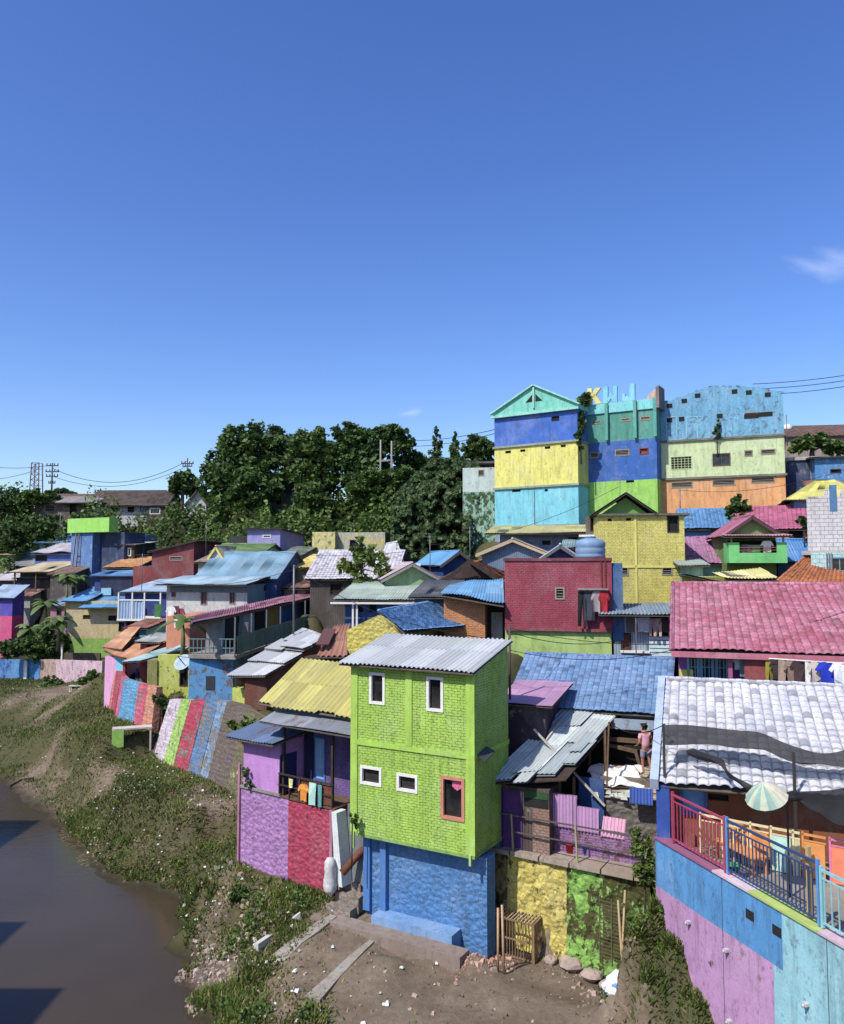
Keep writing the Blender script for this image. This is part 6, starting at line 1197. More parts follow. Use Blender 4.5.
# ================================================================== terrain
riv = [(0, 779), (28, 800), (48, 815), (62, 836), (84, 862), (112, 880), (150, 889), (186, 905), (199, 930), (188, 962), (190, 990), (204, 1024), (222, 1090), (240, 1200)]
RV = [G(x, y, 0) for x, y in riv]
RV = [Vector((-60, 62, 0)), Vector((-36, 53, 0))]+RV
for p, q in zip(RV[:-1], RV[1:]):
    d = (q-p); n = Vector((-d.y, d.x, 0)).normalized()      # to the bank side?
    if n.x+n.y*.3 < 0: n = -n
    k = max(1, int(d.length/1.2))
    for i in range(k):
        c = p+d*i/k; CTRL.append((c.x, c.y, .0)); r_ = c-n*1.3; CTRL.append((r_.x, r_.y, -1.0)); r_ = c+n*.7; CTRL.append((r_.x, r_.y, .32)); r_ = c-n*4; CTRL.append((r_.x, r_.y, -1.6))
for (x, y, z) in [(20, 690, 2.0), (60, 692, 2.1), (95, 700, 2.1), (-40, 690, 2), (50, 735, 1.5), (100, 750, 1.7), (0, 730, 1.3), (20, 765, .7), (60, 780, .75), (100, 800, 1.0), (150, 790, 1.5), (190, 800, 1.6), (150, 835, 1.05), (120, 842, .75),
    (180, 860, .8), (210, 845, 1.3), (225, 868, 1.35), (225, 885, 1.1), (268, 890, 1.35), (215, 905, .55), (232, 930, .7), (212, 950, .4), (205, 975, .3), (215, 1000, .35), (240, 1000, .5), (262, 955, .95), (300, 925, 1.2), (310, 960, 1.15), (300, 990, 1.05), (310, 1020, 1.0), (262, 1010, .55), (250, 1040, .5),
    (290, 1040, 1.0), (400, 960, 1), (400, 1010, 1), (500, 1000, 1), (560, 1010, 1), (620, 1015, 1.0), (650, 1015, 1.1), (645, 985, 1.15), (450, 1100, 1), (600, 1100, 1), (350, 1100, .95), (700, 1060, 1.6)]:
    q = G(x, y, z); CTRL.append((q.x, q.y, z))
for (x, y, z) in [(20, 60, 1.5), (-60, 80, 6), (-75, 95, 14), (-30, 12, -1.6), (-17, 12, -1.6), (-22, 12, .3), (-22, 30, -1.5), (-28, 22, -.4), (-34, 30, 1.5), (-34, 15, 1.5), (-40, 45, 1.5), (-60, 30, 2), (0, 5, 1), (10, 5, 1.5), (25, 5, 6), (25, 20, 6), (-5, 8, .9)]:
    if (x, y) != (20, 60): CTRL.append((x, y, z))
# wooded slope and plateau
for px, py, Y in [(10, 560, 92), (60, 540, 96), (110, 535, 98), (150, 540, 92), (200, 540, 90), (250, 535, 88), (290, 530, 86), (330, 530, 86), (380, 530, 86), (420, 540, 80), (10, 520, 102), (100, 518, 106), (180, 515, 100), (250, 505, 98), (330, 505, 97), (400, 505, 94), (440, 500, 84), (470, 500, 80),
    (20, 505, 115), (100, 505, 120), (200, 500, 118), (300, 492, 116), (400, 485, 112), (470, 478, 100), (450, 540, 73), (430, 565, 64)]:
    q = P(px, py, Y); CTRL.append((q.x, q.y, q.z))
for x in range(-140, 180, 20):
    CTRL.append((x, 150, 24)); CTRL.append((x, 220, 24))
for x in (30, 45, 60, 80): 
    for y, z in ((80, 20), (100, 22), (60, 15), (40, 11), (20, 8)): CTRL.append((x+y*.25, y, z))
for px, py, Y in ((320, 652, 50), (335, 645, 53), (305, 655, 50), (490, 585, 60), (478, 580, 64), (500, 590, 56)):
    q = P(px, py, Y); CTRL.append((q.x, q.y, q.z))
CP = np.array(CTRL, float)
def sm_noise(x, y, s, sd):
    r_ = np.random.default_rng(sd); g = r_.uniform(-1, 1, (257, 257)); X = (x/s) % 256; Y = (y/s) % 256
    i, j = np.floor(X).astype(int), np.floor(Y).astype(int); f, h = X-i, Y-j; f = f*f*(3-2*f); h = h*h*(3-2*h)
    return (g[i, j]*(1-f)+g[i+1, j]*f)*(1-h)+(g[i, j+1]*(1-f)+g[i+1, j+1]*f)*h
def Hgt(x, y):
    x = np.asarray(x, float).ravel(); y = np.asarray(y, float).ravel(); out = np.empty_like(x)
    for a in range(0, len(x), 8000):
        d = (x[a:a+8000, None]-CP[None, :, 0])**2+(y[a:a+8000, None]-CP[None, :, 1])**2+.02; w = 1/d**2
        out[a:a+8000] = (w*CP[None, :, 2]).sum(1)/w.sum(1)
    n = sm_noise(x, y, 1.1, 1)*.06+sm_noise(x, y, .45, 2)*.035+sm_noise(x, y, 3.1, 3)*.09
    return out+n*np.clip((out+.3)*2, 0, 1)
xs = np.concatenate([[-3000, -1200, -500, -260, -160], np.arange(-110, -45, 3.), np.arange(-45, -24, 1.), np.arange(-24, 9, .24), np.arange(9, 40, .9), np.arange(40, 120, 5.), [160, 260, 500, 1200, 3000]])
ys = np.concatenate([[-300, -100, -30], np.arange(0, 18, 2.), np.arange(18, 50, .24), np.arange(50, 82, .6), np.arange(82, 130, 1.5), np.arange(130, 220, 12.), [260, 400, 800, 1600, 4000]])
XX, YY = np.meshgrid(xs, ys, indexing='ij'); ZZ = Hgt(XX, YY).reshape(XX.shape)
far = (YY > 150); ZZ[far] = 24-np.clip((YY[far]-150)*.02, 0, 20)
me = bpy.data.meshes.new('ground'); nx, ny = XX.shape
ii = np.arange(nx*ny).reshape(nx, ny); F = np.stack([ii[:-1, :-1], ii[1:, :-1], ii[1:, 1:], ii[:-1, 1:]], -1).reshape(-1, 4)
me.vertices.add(nx*ny); me.vertices.foreach_set('co', np.stack([XX, YY, ZZ], -1).ravel()); me.loops.add(F.size); me.loops.foreach_set('vertex_index', F.ravel())
me.polygons.add(len(F)); me.polygons.foreach_set('loop_start', np.arange(0, F.size, 4)); me.polygons.foreach_set('loop_total', np.full(len(F), 4)); me.update(calc_edges=True)
me.polygons.foreach_set('use_smooth', np.ones(len(F), bool))
def grassmask(x, y):
    """1 = grassy, 0 = bare earth; follows the patches seen on the bank"""
    m = 1.0+.5*sm_noise(x, y, 3.3, 11)+.35*sm_noise(x, y, 1.2, 12)+.2*sm_noise(x, y, .5, 13)
    def blob(px, py, z, r, a):
        q = G(px, py, z); return a*np.exp(-((x-q.x)**2+(y-q.y)**2)/r**2)
    m = m+blob(400, 975, 1, 3.5, -1.1)+blob(520, 1000, 1, 3.5, -1.5)+blob(620, 1010, 1, 3, -1.2)+blob(340, 940, 1.1, 1.6, -.4)+blob(215, 835, 1.3, 3.2, -.75)+blob(50, 715, 1.7, 5, -.6)+blob(30, 672, 2, 5, -.5)+blob(215, 970, .4, 1.0, -1.2)+blob(250, 900, 1.1, 2.0, -.55)+blob(120, 795, 1.1, 4, -.2)
    m = m+blob(175, 855, .9, 2.6, .5)+blob(245, 940, .8, 1.0, .35)+blob(60, 750, 1.4, 7, .3)+blob(300, 1000, 1.0, .8, .3)+blob(450, 1010, 1, 1.2, -.3)+blob(655, 960, 2.5, 2.0, .9)+blob(650, 900, 3.6, 2.5, .9)+blob(20, 790, .3, 3.5, -.9)
    return np.clip(m, 0, 1)
gm_ = grassmask(XX.ravel(), YY.ravel()); a = me.attributes.new('grassy', 'FLOAT', 'POINT'); a.data.foreach_set('value', gm_)
t = NT('earth'); tc = t.new('TexCoord'); V = tc.outputs['Object']; at_ = t.new('Attribute'); at_.attribute_name = 'grassy'
sp = t.new('SeparateXYZ'); t.l(V, sp.inputs[0])
n1 = t.ramp(t.noise(V, .9, 6, .65), .3, .7); n2 = t.ramp(t.noise(V, 5, 5, .7), .35, .7)
dirt = t.mix(n1, lin((112, 98, 82)), lin((142, 128, 112))); dirt = t.mix(t.math('MULTIPLY', n2, .5), dirt, lin((84, 70, 56)))
gr = t.mix(n2, lin((52, 62, 30)), lin((84, 84, 50)))
f = t.ramp(t.math('ADD', at_.outputs['Fac'], t.math('MULTIPLY', t.math('SUBTRACT', n2, .5), .5)), .3, .75)
c = t.mix(t.math('MULTIPLY', f, .8), dirt, gr)
wet = t.ramp(sp.outputs[2], .35, .03); c = t.mix(t.math('MULTIPLY', wet, .75), c, lin((48, 42, 36)))
hill = t.ramp(sp.outputs[1], 66, 72); c = t.mix(t.math('MULTIPLY', hill, .9), c, lin((40, 46, 26)))
t.l(c, t.b.inputs['Base Color']); t.b.inputs['Roughness'].default_value = .95; t.b.inputs['Specular IOR Level'].default_value = .1
t.bump(t.math('ADD', t.noise(V, 7, 6, .75), t.noise(V, 30, 3, .7)), .8, .06)
me.materials.append(t.m); g = bpy.data.objects.new('ground', me); COL.objects.link(g); g['kind'] = 'structure'
# water
mb = MB(); mb.box(-400, 30, -200, 70, -.6, 0)
t = NT('muddy_water'); tc = t.new('TexCoord'); V = tc.outputs['Object']
t.l(t.mix(t.ramp(t.noise(V, .12, 3), .35, .65), lin((60, 51, 38)), lin((70, 60, 46))), t.b.inputs['Base Color']); t.b.inputs['Roughness'].default_value = .12; t.b.inputs['Specular IOR Level'].default_value = .15
h_ = t.math('ADD', t.noise(V, 1.6, 4, .6, sc=(1, 1.8, 1)), t.math('MULTIPLY', t.noise(V, 7, 3, .6), .25)); t.bump(h_, .10, .05)
o = obj('river', mb, t.m); o['kind'] = 'structure'
# ================================================================== scattering helpers
def cards(name, verts, faces_n, mats, mi=None, col=None, kind=None, parent=None, loc=None, smooth=False):
    """verts: (N*k,3) array, faces of k verts each"""
    me = bpy.data.meshes.new(name); n = len(verts)//faces_n
    me.vertices.add(len(verts)); me.vertices.foreach_set('co', np.ascontiguousarray(verts, dtype=np.float32).ravel())
    me.loops.add(len(verts)); me.loops.foreach_set('vertex_index', np.arange(len(verts), dtype=np.int32)); me.polygons.add(n)
    me.polygons.foreach_set('loop_start', np.arange(0, n*faces_n, faces_n, dtype=np.int32)); me.polygons.foreach_set('loop_total', np.full(n, faces_n, dtype=np.int32)); me.update(calc_edges=True)
    for m in mats: me.materials.append(m)
    if mi is not None: me.polygons.foreach_set('material_index', mi.astype(np.int32))
    if col is not None: a = me.attributes.new('tone', 'FLOAT', 'FACE'); a.data.foreach_set('value', col.astype(np.float32))
    o = bpy.data.objects.new(name, me); COL.objects.link(o)
    if parent: o.parent = parent
    if loc is not None: o.location = loc
    if kind: o['kind'] = kind
    return o
def leafmat(name, c0, c1, rough=.6, trans=.25):
    t = NT(name); a = t.new('Attribute'); a.attribute_name = 'tone'; col = t.mix(a.outputs['Fac'], lin(c0), lin(c1)); t.l(col, t.b.inputs['Base Color']); t.b.inputs['Roughness'].default_value = rough
    t.b.inputs['Specular IOR Level'].default_value = .3
    tr = t.new('BsdfTranslucent'); t.l(col, tr.inputs[0]); ms = t.new('MixShader'); ms.inputs[0].default_value = trans
    t.l(t.b.outputs[0], ms.inputs[1]); t.l(tr.outputs[0], ms.inputs[2]); t.l(ms.outputs[0], t.out.inputs[0]); return t.m
LM = {'dark': leafmat('foliage_dark', (44, 66, 32), (96, 122, 62)), 'mid': leafmat('foliage_mid', (52, 76, 34), (106, 128, 64)), 'light': leafmat('foliage_light', (70, 92, 40), (130, 145, 75)), 'vine': leafmat('creeper_leaves', (44, 66, 38), (98, 116, 72)), 'grass': leafmat('grass_blades', (54, 72, 28), (104, 120, 52), .8), 'banana': leafmat('banana_leaves', (60, 84, 40), (120, 138, 80), .5), 'dry': leafmat('dry_stalks', (120, 100, 68), (165, 150, 112), .9)}
def leaves(cen, size, asp=.6, n4=True, droop=0., rg=rng):
    n = len(cen); d = rg.normal(size=(n, 3)); d[:, 2] = d[:, 2]*.6-droop; d /= np.linalg.norm(d, axis=1)[:, None]; e = np.cross(d, rg.normal(size=(n, 3))); e /= np.linalg.norm(e, axis=1)[:, None]
    s = (np.asarray(size)*rg.uniform(.6, 1.35, n))[:, None]; k = s*asp*.5
    return np.stack([cen-d*s*.5, cen+e*k, cen+d*s*.5, cen-e*k], 1).reshape(-1, 3)
def blobpts(blobs, n, rg=rng, clump=.28, per=34):
    """points clustered in small clumps on/inside ellipsoids, gaps left between clumps"""
    w = np.array([b[1][0]*b[1][2]*1.0 for b in blobs]); w = w/w.sum(); out = []; tone = []
    for (c, r_), k in zip(blobs, (w*n).astype(int)):
        m = max(3, k//per); d = rg.normal(size=(m, 3)); d /= np.linalg.norm(d, axis=1)[:, None]; rad = rg.uniform(.35, 1.22, m)**.7
        cc = d*rad[:, None]; idx = rg.integers(0, m, k); p = cc[idx]+rg.normal(size=(k, 3))*clump*rg.uniform(.5, 1.2, m)[idx][:, None]*.5
        out.append(p*np.array(r_)+np.array(c)); tone.append(np.clip(rg.uniform(0, .75, m)[idx]+rg.uniform(-.2, .25, k), 0, 1))
    return np.concatenate(out), np.concatenate(tone)
BARK = plain((92, 78, 62), .9, var=.5, sc=8, name='bark')
def tree(name, label, base, blobs, n, size, mat='dark', cat='tree', group='trees on the wooded hill', trunk=.25, limbs=True, clump=.28, asp=.6, droop=0.):
    """base: (px,py,Y). blobs: (px,py,rx_px,ry_px[,dY])"""
    B = P(*base); t = thing(name, label, cat, B, 0, group); Y = base[2]; bl = []
    for b in blobs:
        dy = b[4] if len(b) > 4 else 0; c = P(b[0], b[1], Y+dy)-B; rx, rz = b[2]/FPX*Y, b[3]/FPX*Y; bl.append(((c.x, c.y, c.z), (rx, (rx+rz)/2, rz)))
    p, tone = blobpts(bl, n, clump=clump); v = leaves(p, size, asp, droop=droop)
    cards('crown', v, 4, [LM[mat]], col=tone, parent=t)
    cx = sum(b[0][0] for b in bl)/len(bl); cy = sum(b[0][1] for b in bl)/len(bl); zt = max(b[0][2] for b in bl)
    mb = MB(); pts = [Vector((0, 0, -1.5)), Vector((cx*.1, cy*.1, zt*.3)), Vector((cx*.4, cy*.4, zt*.6)), Vector((cx*.8, cy*.8, zt))]; mb.tube(pts, [trunk*1.2, trunk, trunk*.7, trunk*.25], 9)
    if limbs:
        for c, r_ in bl:
            c = Vector(c); s_ = pts[1].lerp(pts[2], min(1, random.random()+.2)); mb.tube([s_, s_.lerp(c, .5)+Vector((0, 0, .15*r_[2])), c+Vector((0, 0, r_[2]*.3))], [trunk*.5, trunk*.35, trunk*.1], 6)
    obj('trunk', mb, BARK, t); return t
# ------------------------------------------------------------------ trees on the hill
tree('tree', 'largest round dark tree left of the stilt-like house gap, rising above the skyline', (245, 525, 100), [(238, 455, 24, 24), (262, 450, 24, 22, 2), (278, 445, 14, 16), (225, 478, 22, 20, -1), (250, 485, 30, 20, -2), (270, 475, 18, 18, -1), (215, 470, 14, 14), (248, 436, 14, 10), (268, 434, 12, 8), (235, 505, 22, 14, -3), (210, 488, 12, 12)], 17500, .66)
tree('tree', 'small bushy tree beside the tallest dark tree, over the white gabled house', (182, 510, 108), [(183, 482, 12, 10), (176, 488, 8, 7), (192, 486, 9, 9), (184, 474, 6, 5)], 3500, .55)
tree('tree', 'broad dark tree with lighter leaves in the middle of the hill', (312, 530, 97), [(310, 445, 20, 16), (300, 462, 14, 16), (322, 460, 20, 20), (312, 480, 18, 16, -1), (330, 475, 14, 18), (300, 440, 10, 8), (320, 436, 10, 7), (310, 505, 17, 18, -4), (298, 520, 14, 14, -5)], 12500, .6, 'mid')
tree('tree', 'wide dark tree behind the two bare poles', (368, 515, 96), [(350, 450, 20, 16), (370, 442, 20, 14), (392, 440, 18, 12), (403, 450, 12, 12), (360, 470, 26, 18), (345, 432, 14, 9), (385, 432, 16, 8), (372, 490, 20, 18, -3), (395, 470, 12, 12)], 14000, .6)
tree('tree', 'lower spreading tree with drooping clumps below the bare poles', (378, 530, 88), [(368, 478, 16, 8, 0), (385, 480, 16, 8), (402, 478, 14, 10), (362, 490, 14, 10), (378, 500, 14, 14), (395, 495, 12, 14), (380, 515, 12, 12)], 11000, .5, 'mid')
tree('conifer', 'slender pointed conifer nearest the wide dark tree', (437, 470, 100), [(437, 459, 8, 9), (437, 448, 6, 8), (437, 438, 3.5, 8), (437, 431, 1.5, 5)], 2600, .35, 'mid', trunk=.12, limbs=False)
tree('conifer', 'slender pointed conifer halfway to the turquoise-gabled tower', (455, 470, 98), [(455, 459, 7, 8), (455, 448, 5, 8), (455, 439, 3, 6), (455, 434, 1.2, 4)], 2200, .35, 'mid', trunk=.12, limbs=False)
tree('tree', 'small bright green round tree touching the turquoise-gabled tower', (480, 475, 84), [(478, 444, 11, 9), (487, 448, 9, 9), (470, 450, 8, 9), (483, 456, 10, 8), (474, 440, 5, 5)], 4500, .42, 'mid')
tree('tree', 'bush-like tree on the skyline between wide dark tree and conifers', (420, 480, 98), [(418, 462, 11, 9), (428, 468, 12, 9), (443, 468, 12, 8), (458, 466, 12, 8), (410, 470, 8, 8)], 5500, .45, 'mid')
for i, (px, py, Y, bl_, lb) in enumerate([(8, 540, 112, [(5, 500, 16, 10), (-8, 505, 14, 14), (15, 508, 12, 12), (5, 520, 18, 14), (20, 527, 14, 12)], 'dark tree at the extreme left of the hill'), (36, 530, 112, [(32, 496, 12, 6), (42, 499, 10, 6), (24, 502, 10, 8), (52, 497, 8, 5)], 'low flat tree around the foot of the lattice mast'), (40, 560, 98, [(36, 530, 14, 14), (50, 528, 12, 10), (28, 540, 14, 12), (62, 530, 10, 8), (45, 545, 14, 8)], 'brownish-green tree in front of the dark timber shed'), (60, 500, 118, [(60, 492, 8, 3), (70, 494, 6, 3)], 'low shrub on the skyline beside the utility pole'), (14, 560, 96, [(8, 535, 14, 12), (18, 548, 12, 8), (-4, 550, 12, 8)], 'dark bush above the grey-roofed house')]):
    tree('tree', lb, (px, py, Y), bl_, 5200 if i < 3 else 2200, .5, 'mid' if i in (1, 2) else 'dark')
tree('tree', 'large leafy tree behind the dark blue house right of the towers', (812, 460, 78), [(808, 442, 9, 7), (820, 440, 8, 6), (798, 446, 7, 7), (826, 446, 7, 6)], 4200, .4, 'mid', group='trees right of the towers')
tree('tree', 'smaller paler tree at the far right edge under the brown roof', (838, 462, 80), [(834, 448, 8, 6), (846, 448, 9, 6)], 2600, .4, 'dark', group='trees right of the towers')
tree('tree', 'small broad-leaved tree in front of the white curved roof', (360, 604, 52), [(352, 560, 11, 12), (366, 552, 12, 13), (378, 560, 10, 12), (345, 572, 9, 10), (362, 574, 14, 12), (380, 576, 9, 9), (356, 545, 8, 8), (368, 586, 9, 7)], 1200, .42, 'light', group='garden trees among the houses', clump=.45, asp=.55, trunk=.1)
tree('shrub', 'round dark shrub against the orange storey wall', (739, 526, 54), [(737, 502, 7, 7), (742, 508, 7, 8), (733, 511, 6, 7), (738, 518, 8, 7)], 2600, .28, 'dark', 'shrub', 'shrubs growing between houses', trunk=.06)
tree('shrub', 'dark shrub on the roof between the turquoise gable and the K', (584, 404, 63), [(584, 398, 6, 6), (582, 404, 6, 5)], 1300, .3, 'dark', 'shrub', 'shrubs growing between houses', trunk=.05)
tree('shrub', 'straggly shrub rooted in the gap between the two left towers', (581, 445, 62), [(580, 416, 4, 6), (582, 428, 4, 7), (578, 436, 4, 5), (580, 446, 3, 5)], 1300, .28, 'dark', 'shrub', 'shrubs growing between houses', trunk=.05)
tree('shrub', 'tiny shrub growing from the sky blue tower wall', (717, 437, 60), [(718, 425, 2, 4), (717, 431, 3, 4), (716, 436, 5, 3)], 420, .25, 'dark', 'shrub', 'shrubs growing between houses', trunk=.04)
tree('shrub', 'dark shrub beside the breeze block room and magenta roof', (804, 527, 47), [(803, 520, 6, 5), (808, 524, 5, 5)], 900, .25, 'dark', 'shrub', 'shrubs growing between houses', trunk=.04)
tree('bush', 'dark green bush at the right end of the graffiti wall', (88, 700, 63), [(85, 688, 10, 9), (94, 680, 9, 8), (80, 695, 9, 6), (92, 692, 9, 8), (100, 686, 4, 10)], 4200, .26, 'mid', 'bush', 'bushes on the river bank', trunk=.05)
tree('bush', 'low bush in the grass left of the wooden table', (55, 695, 68), [(52, 684, 10, 7), (46, 690, 8, 5)], 1800, .24, 'dark', 'bush', 'bushes on the river bank', trunk=.04)
tree('bush', 'bush on top of the striped wall below the lime yellow wall', (160, 705, 47.2), [(158, 700, 6, 5), (166, 704, 6, 4), (174, 706, 5, 3)], 1200, .2, 'dark', 'bush', 'bushes on the river bank', trunk=.04)
tree('bush', 'scrubby growth on the wall top under the white sheet roof', (247, 730, 37.5), [(240, 728, 9, 5), (250, 722, 8, 5), (232, 724, 6, 4)], 1800, .18, 'light', 'bush', 'bushes on the river bank', trunk=.03)
tree('bush', 'weeds hanging from the top of the lilac stone wall', (258, 792, 30.9), [(250, 780, 5, 6), (258, 786, 7, 5), (268, 790, 7, 5), (246, 772, 4, 5), (262, 794, 5, 4)], 1700, .13, 'dark', 'bush', 'bushes on the river bank', trunk=.02)
tree('bush', 'weeds at the green house corner above the white pillar', (352, 822, 26.9), [(354, 818, 4, 6), (358, 826, 3, 3)], 500, .1, 'mid', 'bush', 'bushes on the river bank', trunk=.02)
tree('bush', 'dark bank shrub below the lilac wall near the river', (245, 900, 28.5), [(238, 892, 9, 6), (250, 905, 10, 6), (262, 900, 7, 5)], 1500, .14, 'mid', 'bush', 'bushes on the river bank', trunk=.02)
tree('bush', 'leafy plant climbing beside the blue corner pillar', (645, 895, 22.8), [(640, 845, 9, 10), (648, 860, 9, 10), (640, 870, 9, 9), (652, 880, 8, 8), (635, 835, 6, 7)], 2400, .17, 'light', 'bush', 'plants by the right wall', trunk=.03, asp=.3)
tree('bush', 'mossy weeds covering the slope under the lime stone section', (650, 960, 21.8), [(640, 925, 14, 10), (655, 950, 12, 14), (668, 985, 12, 14), (630, 960, 8, 10), (660, 910, 6, 12)], 3800, .12, 'light', 'bush', 'plants by the right wall', trunk=.03)
# hillside undergrowth and creepers
def slope_cover(name, label, regions, n, size, mat, cat, off=.5):
    ps = []; tn = []
    for (x0, x1, y0, y1, Y0, Y1, w) in regions:
        k = int(n*w); px = rng.uniform(x0, x1, k); yy = rng.uniform(Y0, Y1, k); X = (px-CX)/FPX*yy; h = Hgt(X, yy); cl = sm_noise(X, yy, 2.2, 31)+.6*sm_noise(X, yy, .9, 32)
        ps.append(np.stack([X, yy, h+np.clip(cl+.4, -.2, 2)*off*rng.uniform(.1, 1.2, k)*2], 1)); tn.append(np.clip(.45+.5*cl+rng.uniform(-.25, .25, k), 0, 1))
    p = np.concatenate(ps); o = cards(name, leaves(p, size), 4, [LM[mat]], col=np.concatenate(tn), kind='stuff'); tag(o, label, cat); return o
slope_cover('undergrowth', 'dense dark undergrowth covering the wooded hillside', [(-20, 180, 0, 0, 88, 120, .32), (160, 430, 0, 0, 76, 110, .68)], 60000, .5, 'mid', 'undergrowth', 1.1)
slope_cover('vines', 'trailing vines spreading down the slope left of the creeper cliff', [(355, 470, 0, 0, 64, 82, 1.)], 16000, .36, 'vine', 'vines', .7)
# creeper mass: drapes over a bulging bank left of the mint tower
B = P(440, 560, 66); n = 46000; u = rng.uniform(0, 1, n); v = rng.uniform(0, 1, n); pxs = 392+u*92; top = np.interp(pxs, [392, 410, 430, 450, 475, 484], [498, 480, 462, 458, 462, 475]); bot = np.interp(pxs, [392, 420, 450, 470, 484], [540, 562, 572, 560, 540])
right = np.interp(v, [0, .35, .6, 1], [484, 478, 468, 466]); ok = pxs < right+rng.normal(0, 2, n); 
pys = top+(bot-top)*v; Yd = 78-12*v+2.6*sm_noise(pxs, pys, 9, 71)+1.8*sm_noise(pxs, pys, 3.5, 72)+rng.normal(0, .55, n)
pts = np.array([tuple(P(a, b, c)) for a, b, c, k in zip(pxs, pys, Yd, ok) if k]); tone = np.clip(.45-.5*sm_noise(pxs, pys, 3.5, 72)+rng.uniform(-.35, .35, n), 0, 1)[ok]
o = cards('creeper', leaves(pts, .42, .7, droop=.5), 4, [LM['vine']], col=tone, kind='stuff'); tag(o, 'thick hanging creepers draped over the cliff beside the mint tower', 'creeper')
# solid bank behind the creepers
mb = MB(); gx = np.linspace(398, 480, 24); gv = np.linspace(0, 1, 14); vs = []
for v_ in gv:
    for x_ in gx:
        tp = np.interp(x_, [392, 410, 430, 450, 475, 484], [500, 484, 466, 462, 466, 478]); bt = 575; vs.append(P(x_, tp+(bt-tp)*v_, 80.8-12*v_))
mb.add(vs, [(j*24+i, (j+1)*24+i, (j+1)*24+i+1, j*24+i+1) for j in range(13) for i in range(23)], 0, True)
o = obj('cliff', mb, plain((46, 50, 30), .95, var=.5, sc=1)); o['kind'] = 'structure'
# banana plants
def banana(label, px, py, Y, hgt, nl=9, ln=2.2, group='banana plants beside the stilt hut', seed=0):
    r_ = random.Random(seed); B = P(px, py, Y); t = thing('banana_plant', label, 'banana plant', B, 0, group); mb = MB(); mb.tube([(0, 0, -1), (.05, 0, hgt*.5), (0, 0, hgt)], [.16, .13, .08], 9); obj('stem', mb, plain((110, 112, 70), .8), t)
    for k in range(nl):
        a = k*2.4+r_.uniform(-.4, .4); up = r_.uniform(.35, 1.1); L = ln*r_.uniform(.8, 1.15); mb = MB(); vs = []; n = 9; w = L*.16
        for i in range(n+1):
            s_ = i/n; rr = L*s_*math.cos(up*(1-s_*.2))*.9; z = hgt+L*(math.sin(up)*s_-.75*s_*s_); wd = w*math.sin(math.pi*min(1, s_*.93+.06))**.6
            c = Vector((math.cos(a)*rr, math.sin(a)*rr, z)); e = Vector((-math.sin(a), math.cos(a), 0))
            vs += [c-e*wd+Vector((0, 0, -.35*wd)), c, c+e*wd+Vector((0, 0, -.35*wd))]
        mb.add(vs, [(i*3+j, i*3+j+1, (i+1)*3+j+1, (i+1)*3+j) for i in range(n) for j in range(2)], 0, True)
        o = obj('leaf', mb, LM['banana'], t); a_ = o.data.attributes.new('tone', 'FLOAT', 'FACE'); tv = r_.uniform(.0, 1); a_.data.foreach_set('value', [tv]*len(o.data.polygons))
for i, (px, py, Y, h_, n_, lb) in enumerate([(66, 610, 78, 3.0, 10, 'tall banana plant right behind the cream hut roof'), (45, 628, 76, 2.2, 10, 'banana plant directly below the ribbed brown balcony'), (58, 640, 72, 1.6, 9, 'banana plant low against the cream house corner'), (30, 642, 76, 1.2, 9, 'short banana plant beside the purple house'), (76, 600, 80, 2.0, 8, 'banana plant leaning toward the sky blue roofs')]):
    banana(lb, px, py, Y, h_, n_+4, 2.1, seed=i)
banana('young banana plant with two big leaves over the rusty roof', 182, 656, 48.3, 2.0, 5, 2.0, seed=21)
tree('bush', 'tangled dark shrubs below the banana plants', (40, 662, 74), [(25, 645, 16, 9), (45, 650, 16, 9), (10, 650, 12, 8), (60, 645, 9, 10), (50, 632, 10, 8)], 7000, .32, 'dark', 'bush', 'bushes on the river bank', trunk=.05)
# ================================================================== grass, stones, litter
def onbank(n, x0, x1, y0, y1, rg=rng):
    px = rg.uniform(x0, x1, n); py = rg.uniform(y0, y1, n); 
    kk_ = ((CY-py)/FPX*CT+ST)/(CT-(CY-py)/FPX*ST); Y = (1.2-CAMZ)/kk_; d = Y*CT+(1.2-CAMZ)*ST; X = (px-CX)/FPX*d; return X, Y
GX = []; 
for (n, x0, x1, y0, y1) in ((150000, -10, 250, 676, 905), (46000, 185, 330, 890, 1040), (14000, 330, 620, 925, 1040), (16000, 600, 720, 880, 1040)):
    X, Y = onbank(n, x0, x1, y0, y1); GX.append(np.stack([X, Y], 1))
uu = rng.uniform(.0, 6.5, 20000); vv = -rng.uniform(.05, 3.2, 20000)**1.0; GX.append(np.stack([rw.O.x+uu*rw.c-vv*rw.s, rw.O.y+uu*rw.s+vv*rw.c], 1))
uu = rng.uniform(0, 1, 5000)*YWL; vv = -rng.uniform(.02, .5, 5000); GX.append(np.stack([YWA.x+uu*math.cos(YWa)-vv*math.sin(YWa), YWA.y+uu*math.sin(YWa)+vv*math.cos(YWa)], 1))
GX = np.concatenate(GX); z = Hgt(GX[:, 0], GX[:, 1]); m = grassmask(GX[:, 0], GX[:, 1]); keep = (z > .12) & (z < 5.6) & (rng.uniform(0, 1, len(z)) < np.clip(m*1.2-.15, .03, 1)); GX = GX[keep]; z = z[keep]; m = m[keep]
n = len(z); a = rng.uniform(0, 2*np.pi, n); L = rng.uniform(.07, .2, n)*(1+.9*np.clip(sm_noise(GX[:, 0], GX[:, 1], 1.3, 41), 0, 1))*(.6+.5*m); w = rng.uniform(.015, .04, n)*1.2; dx, dy = np.cos(a), np.sin(a)
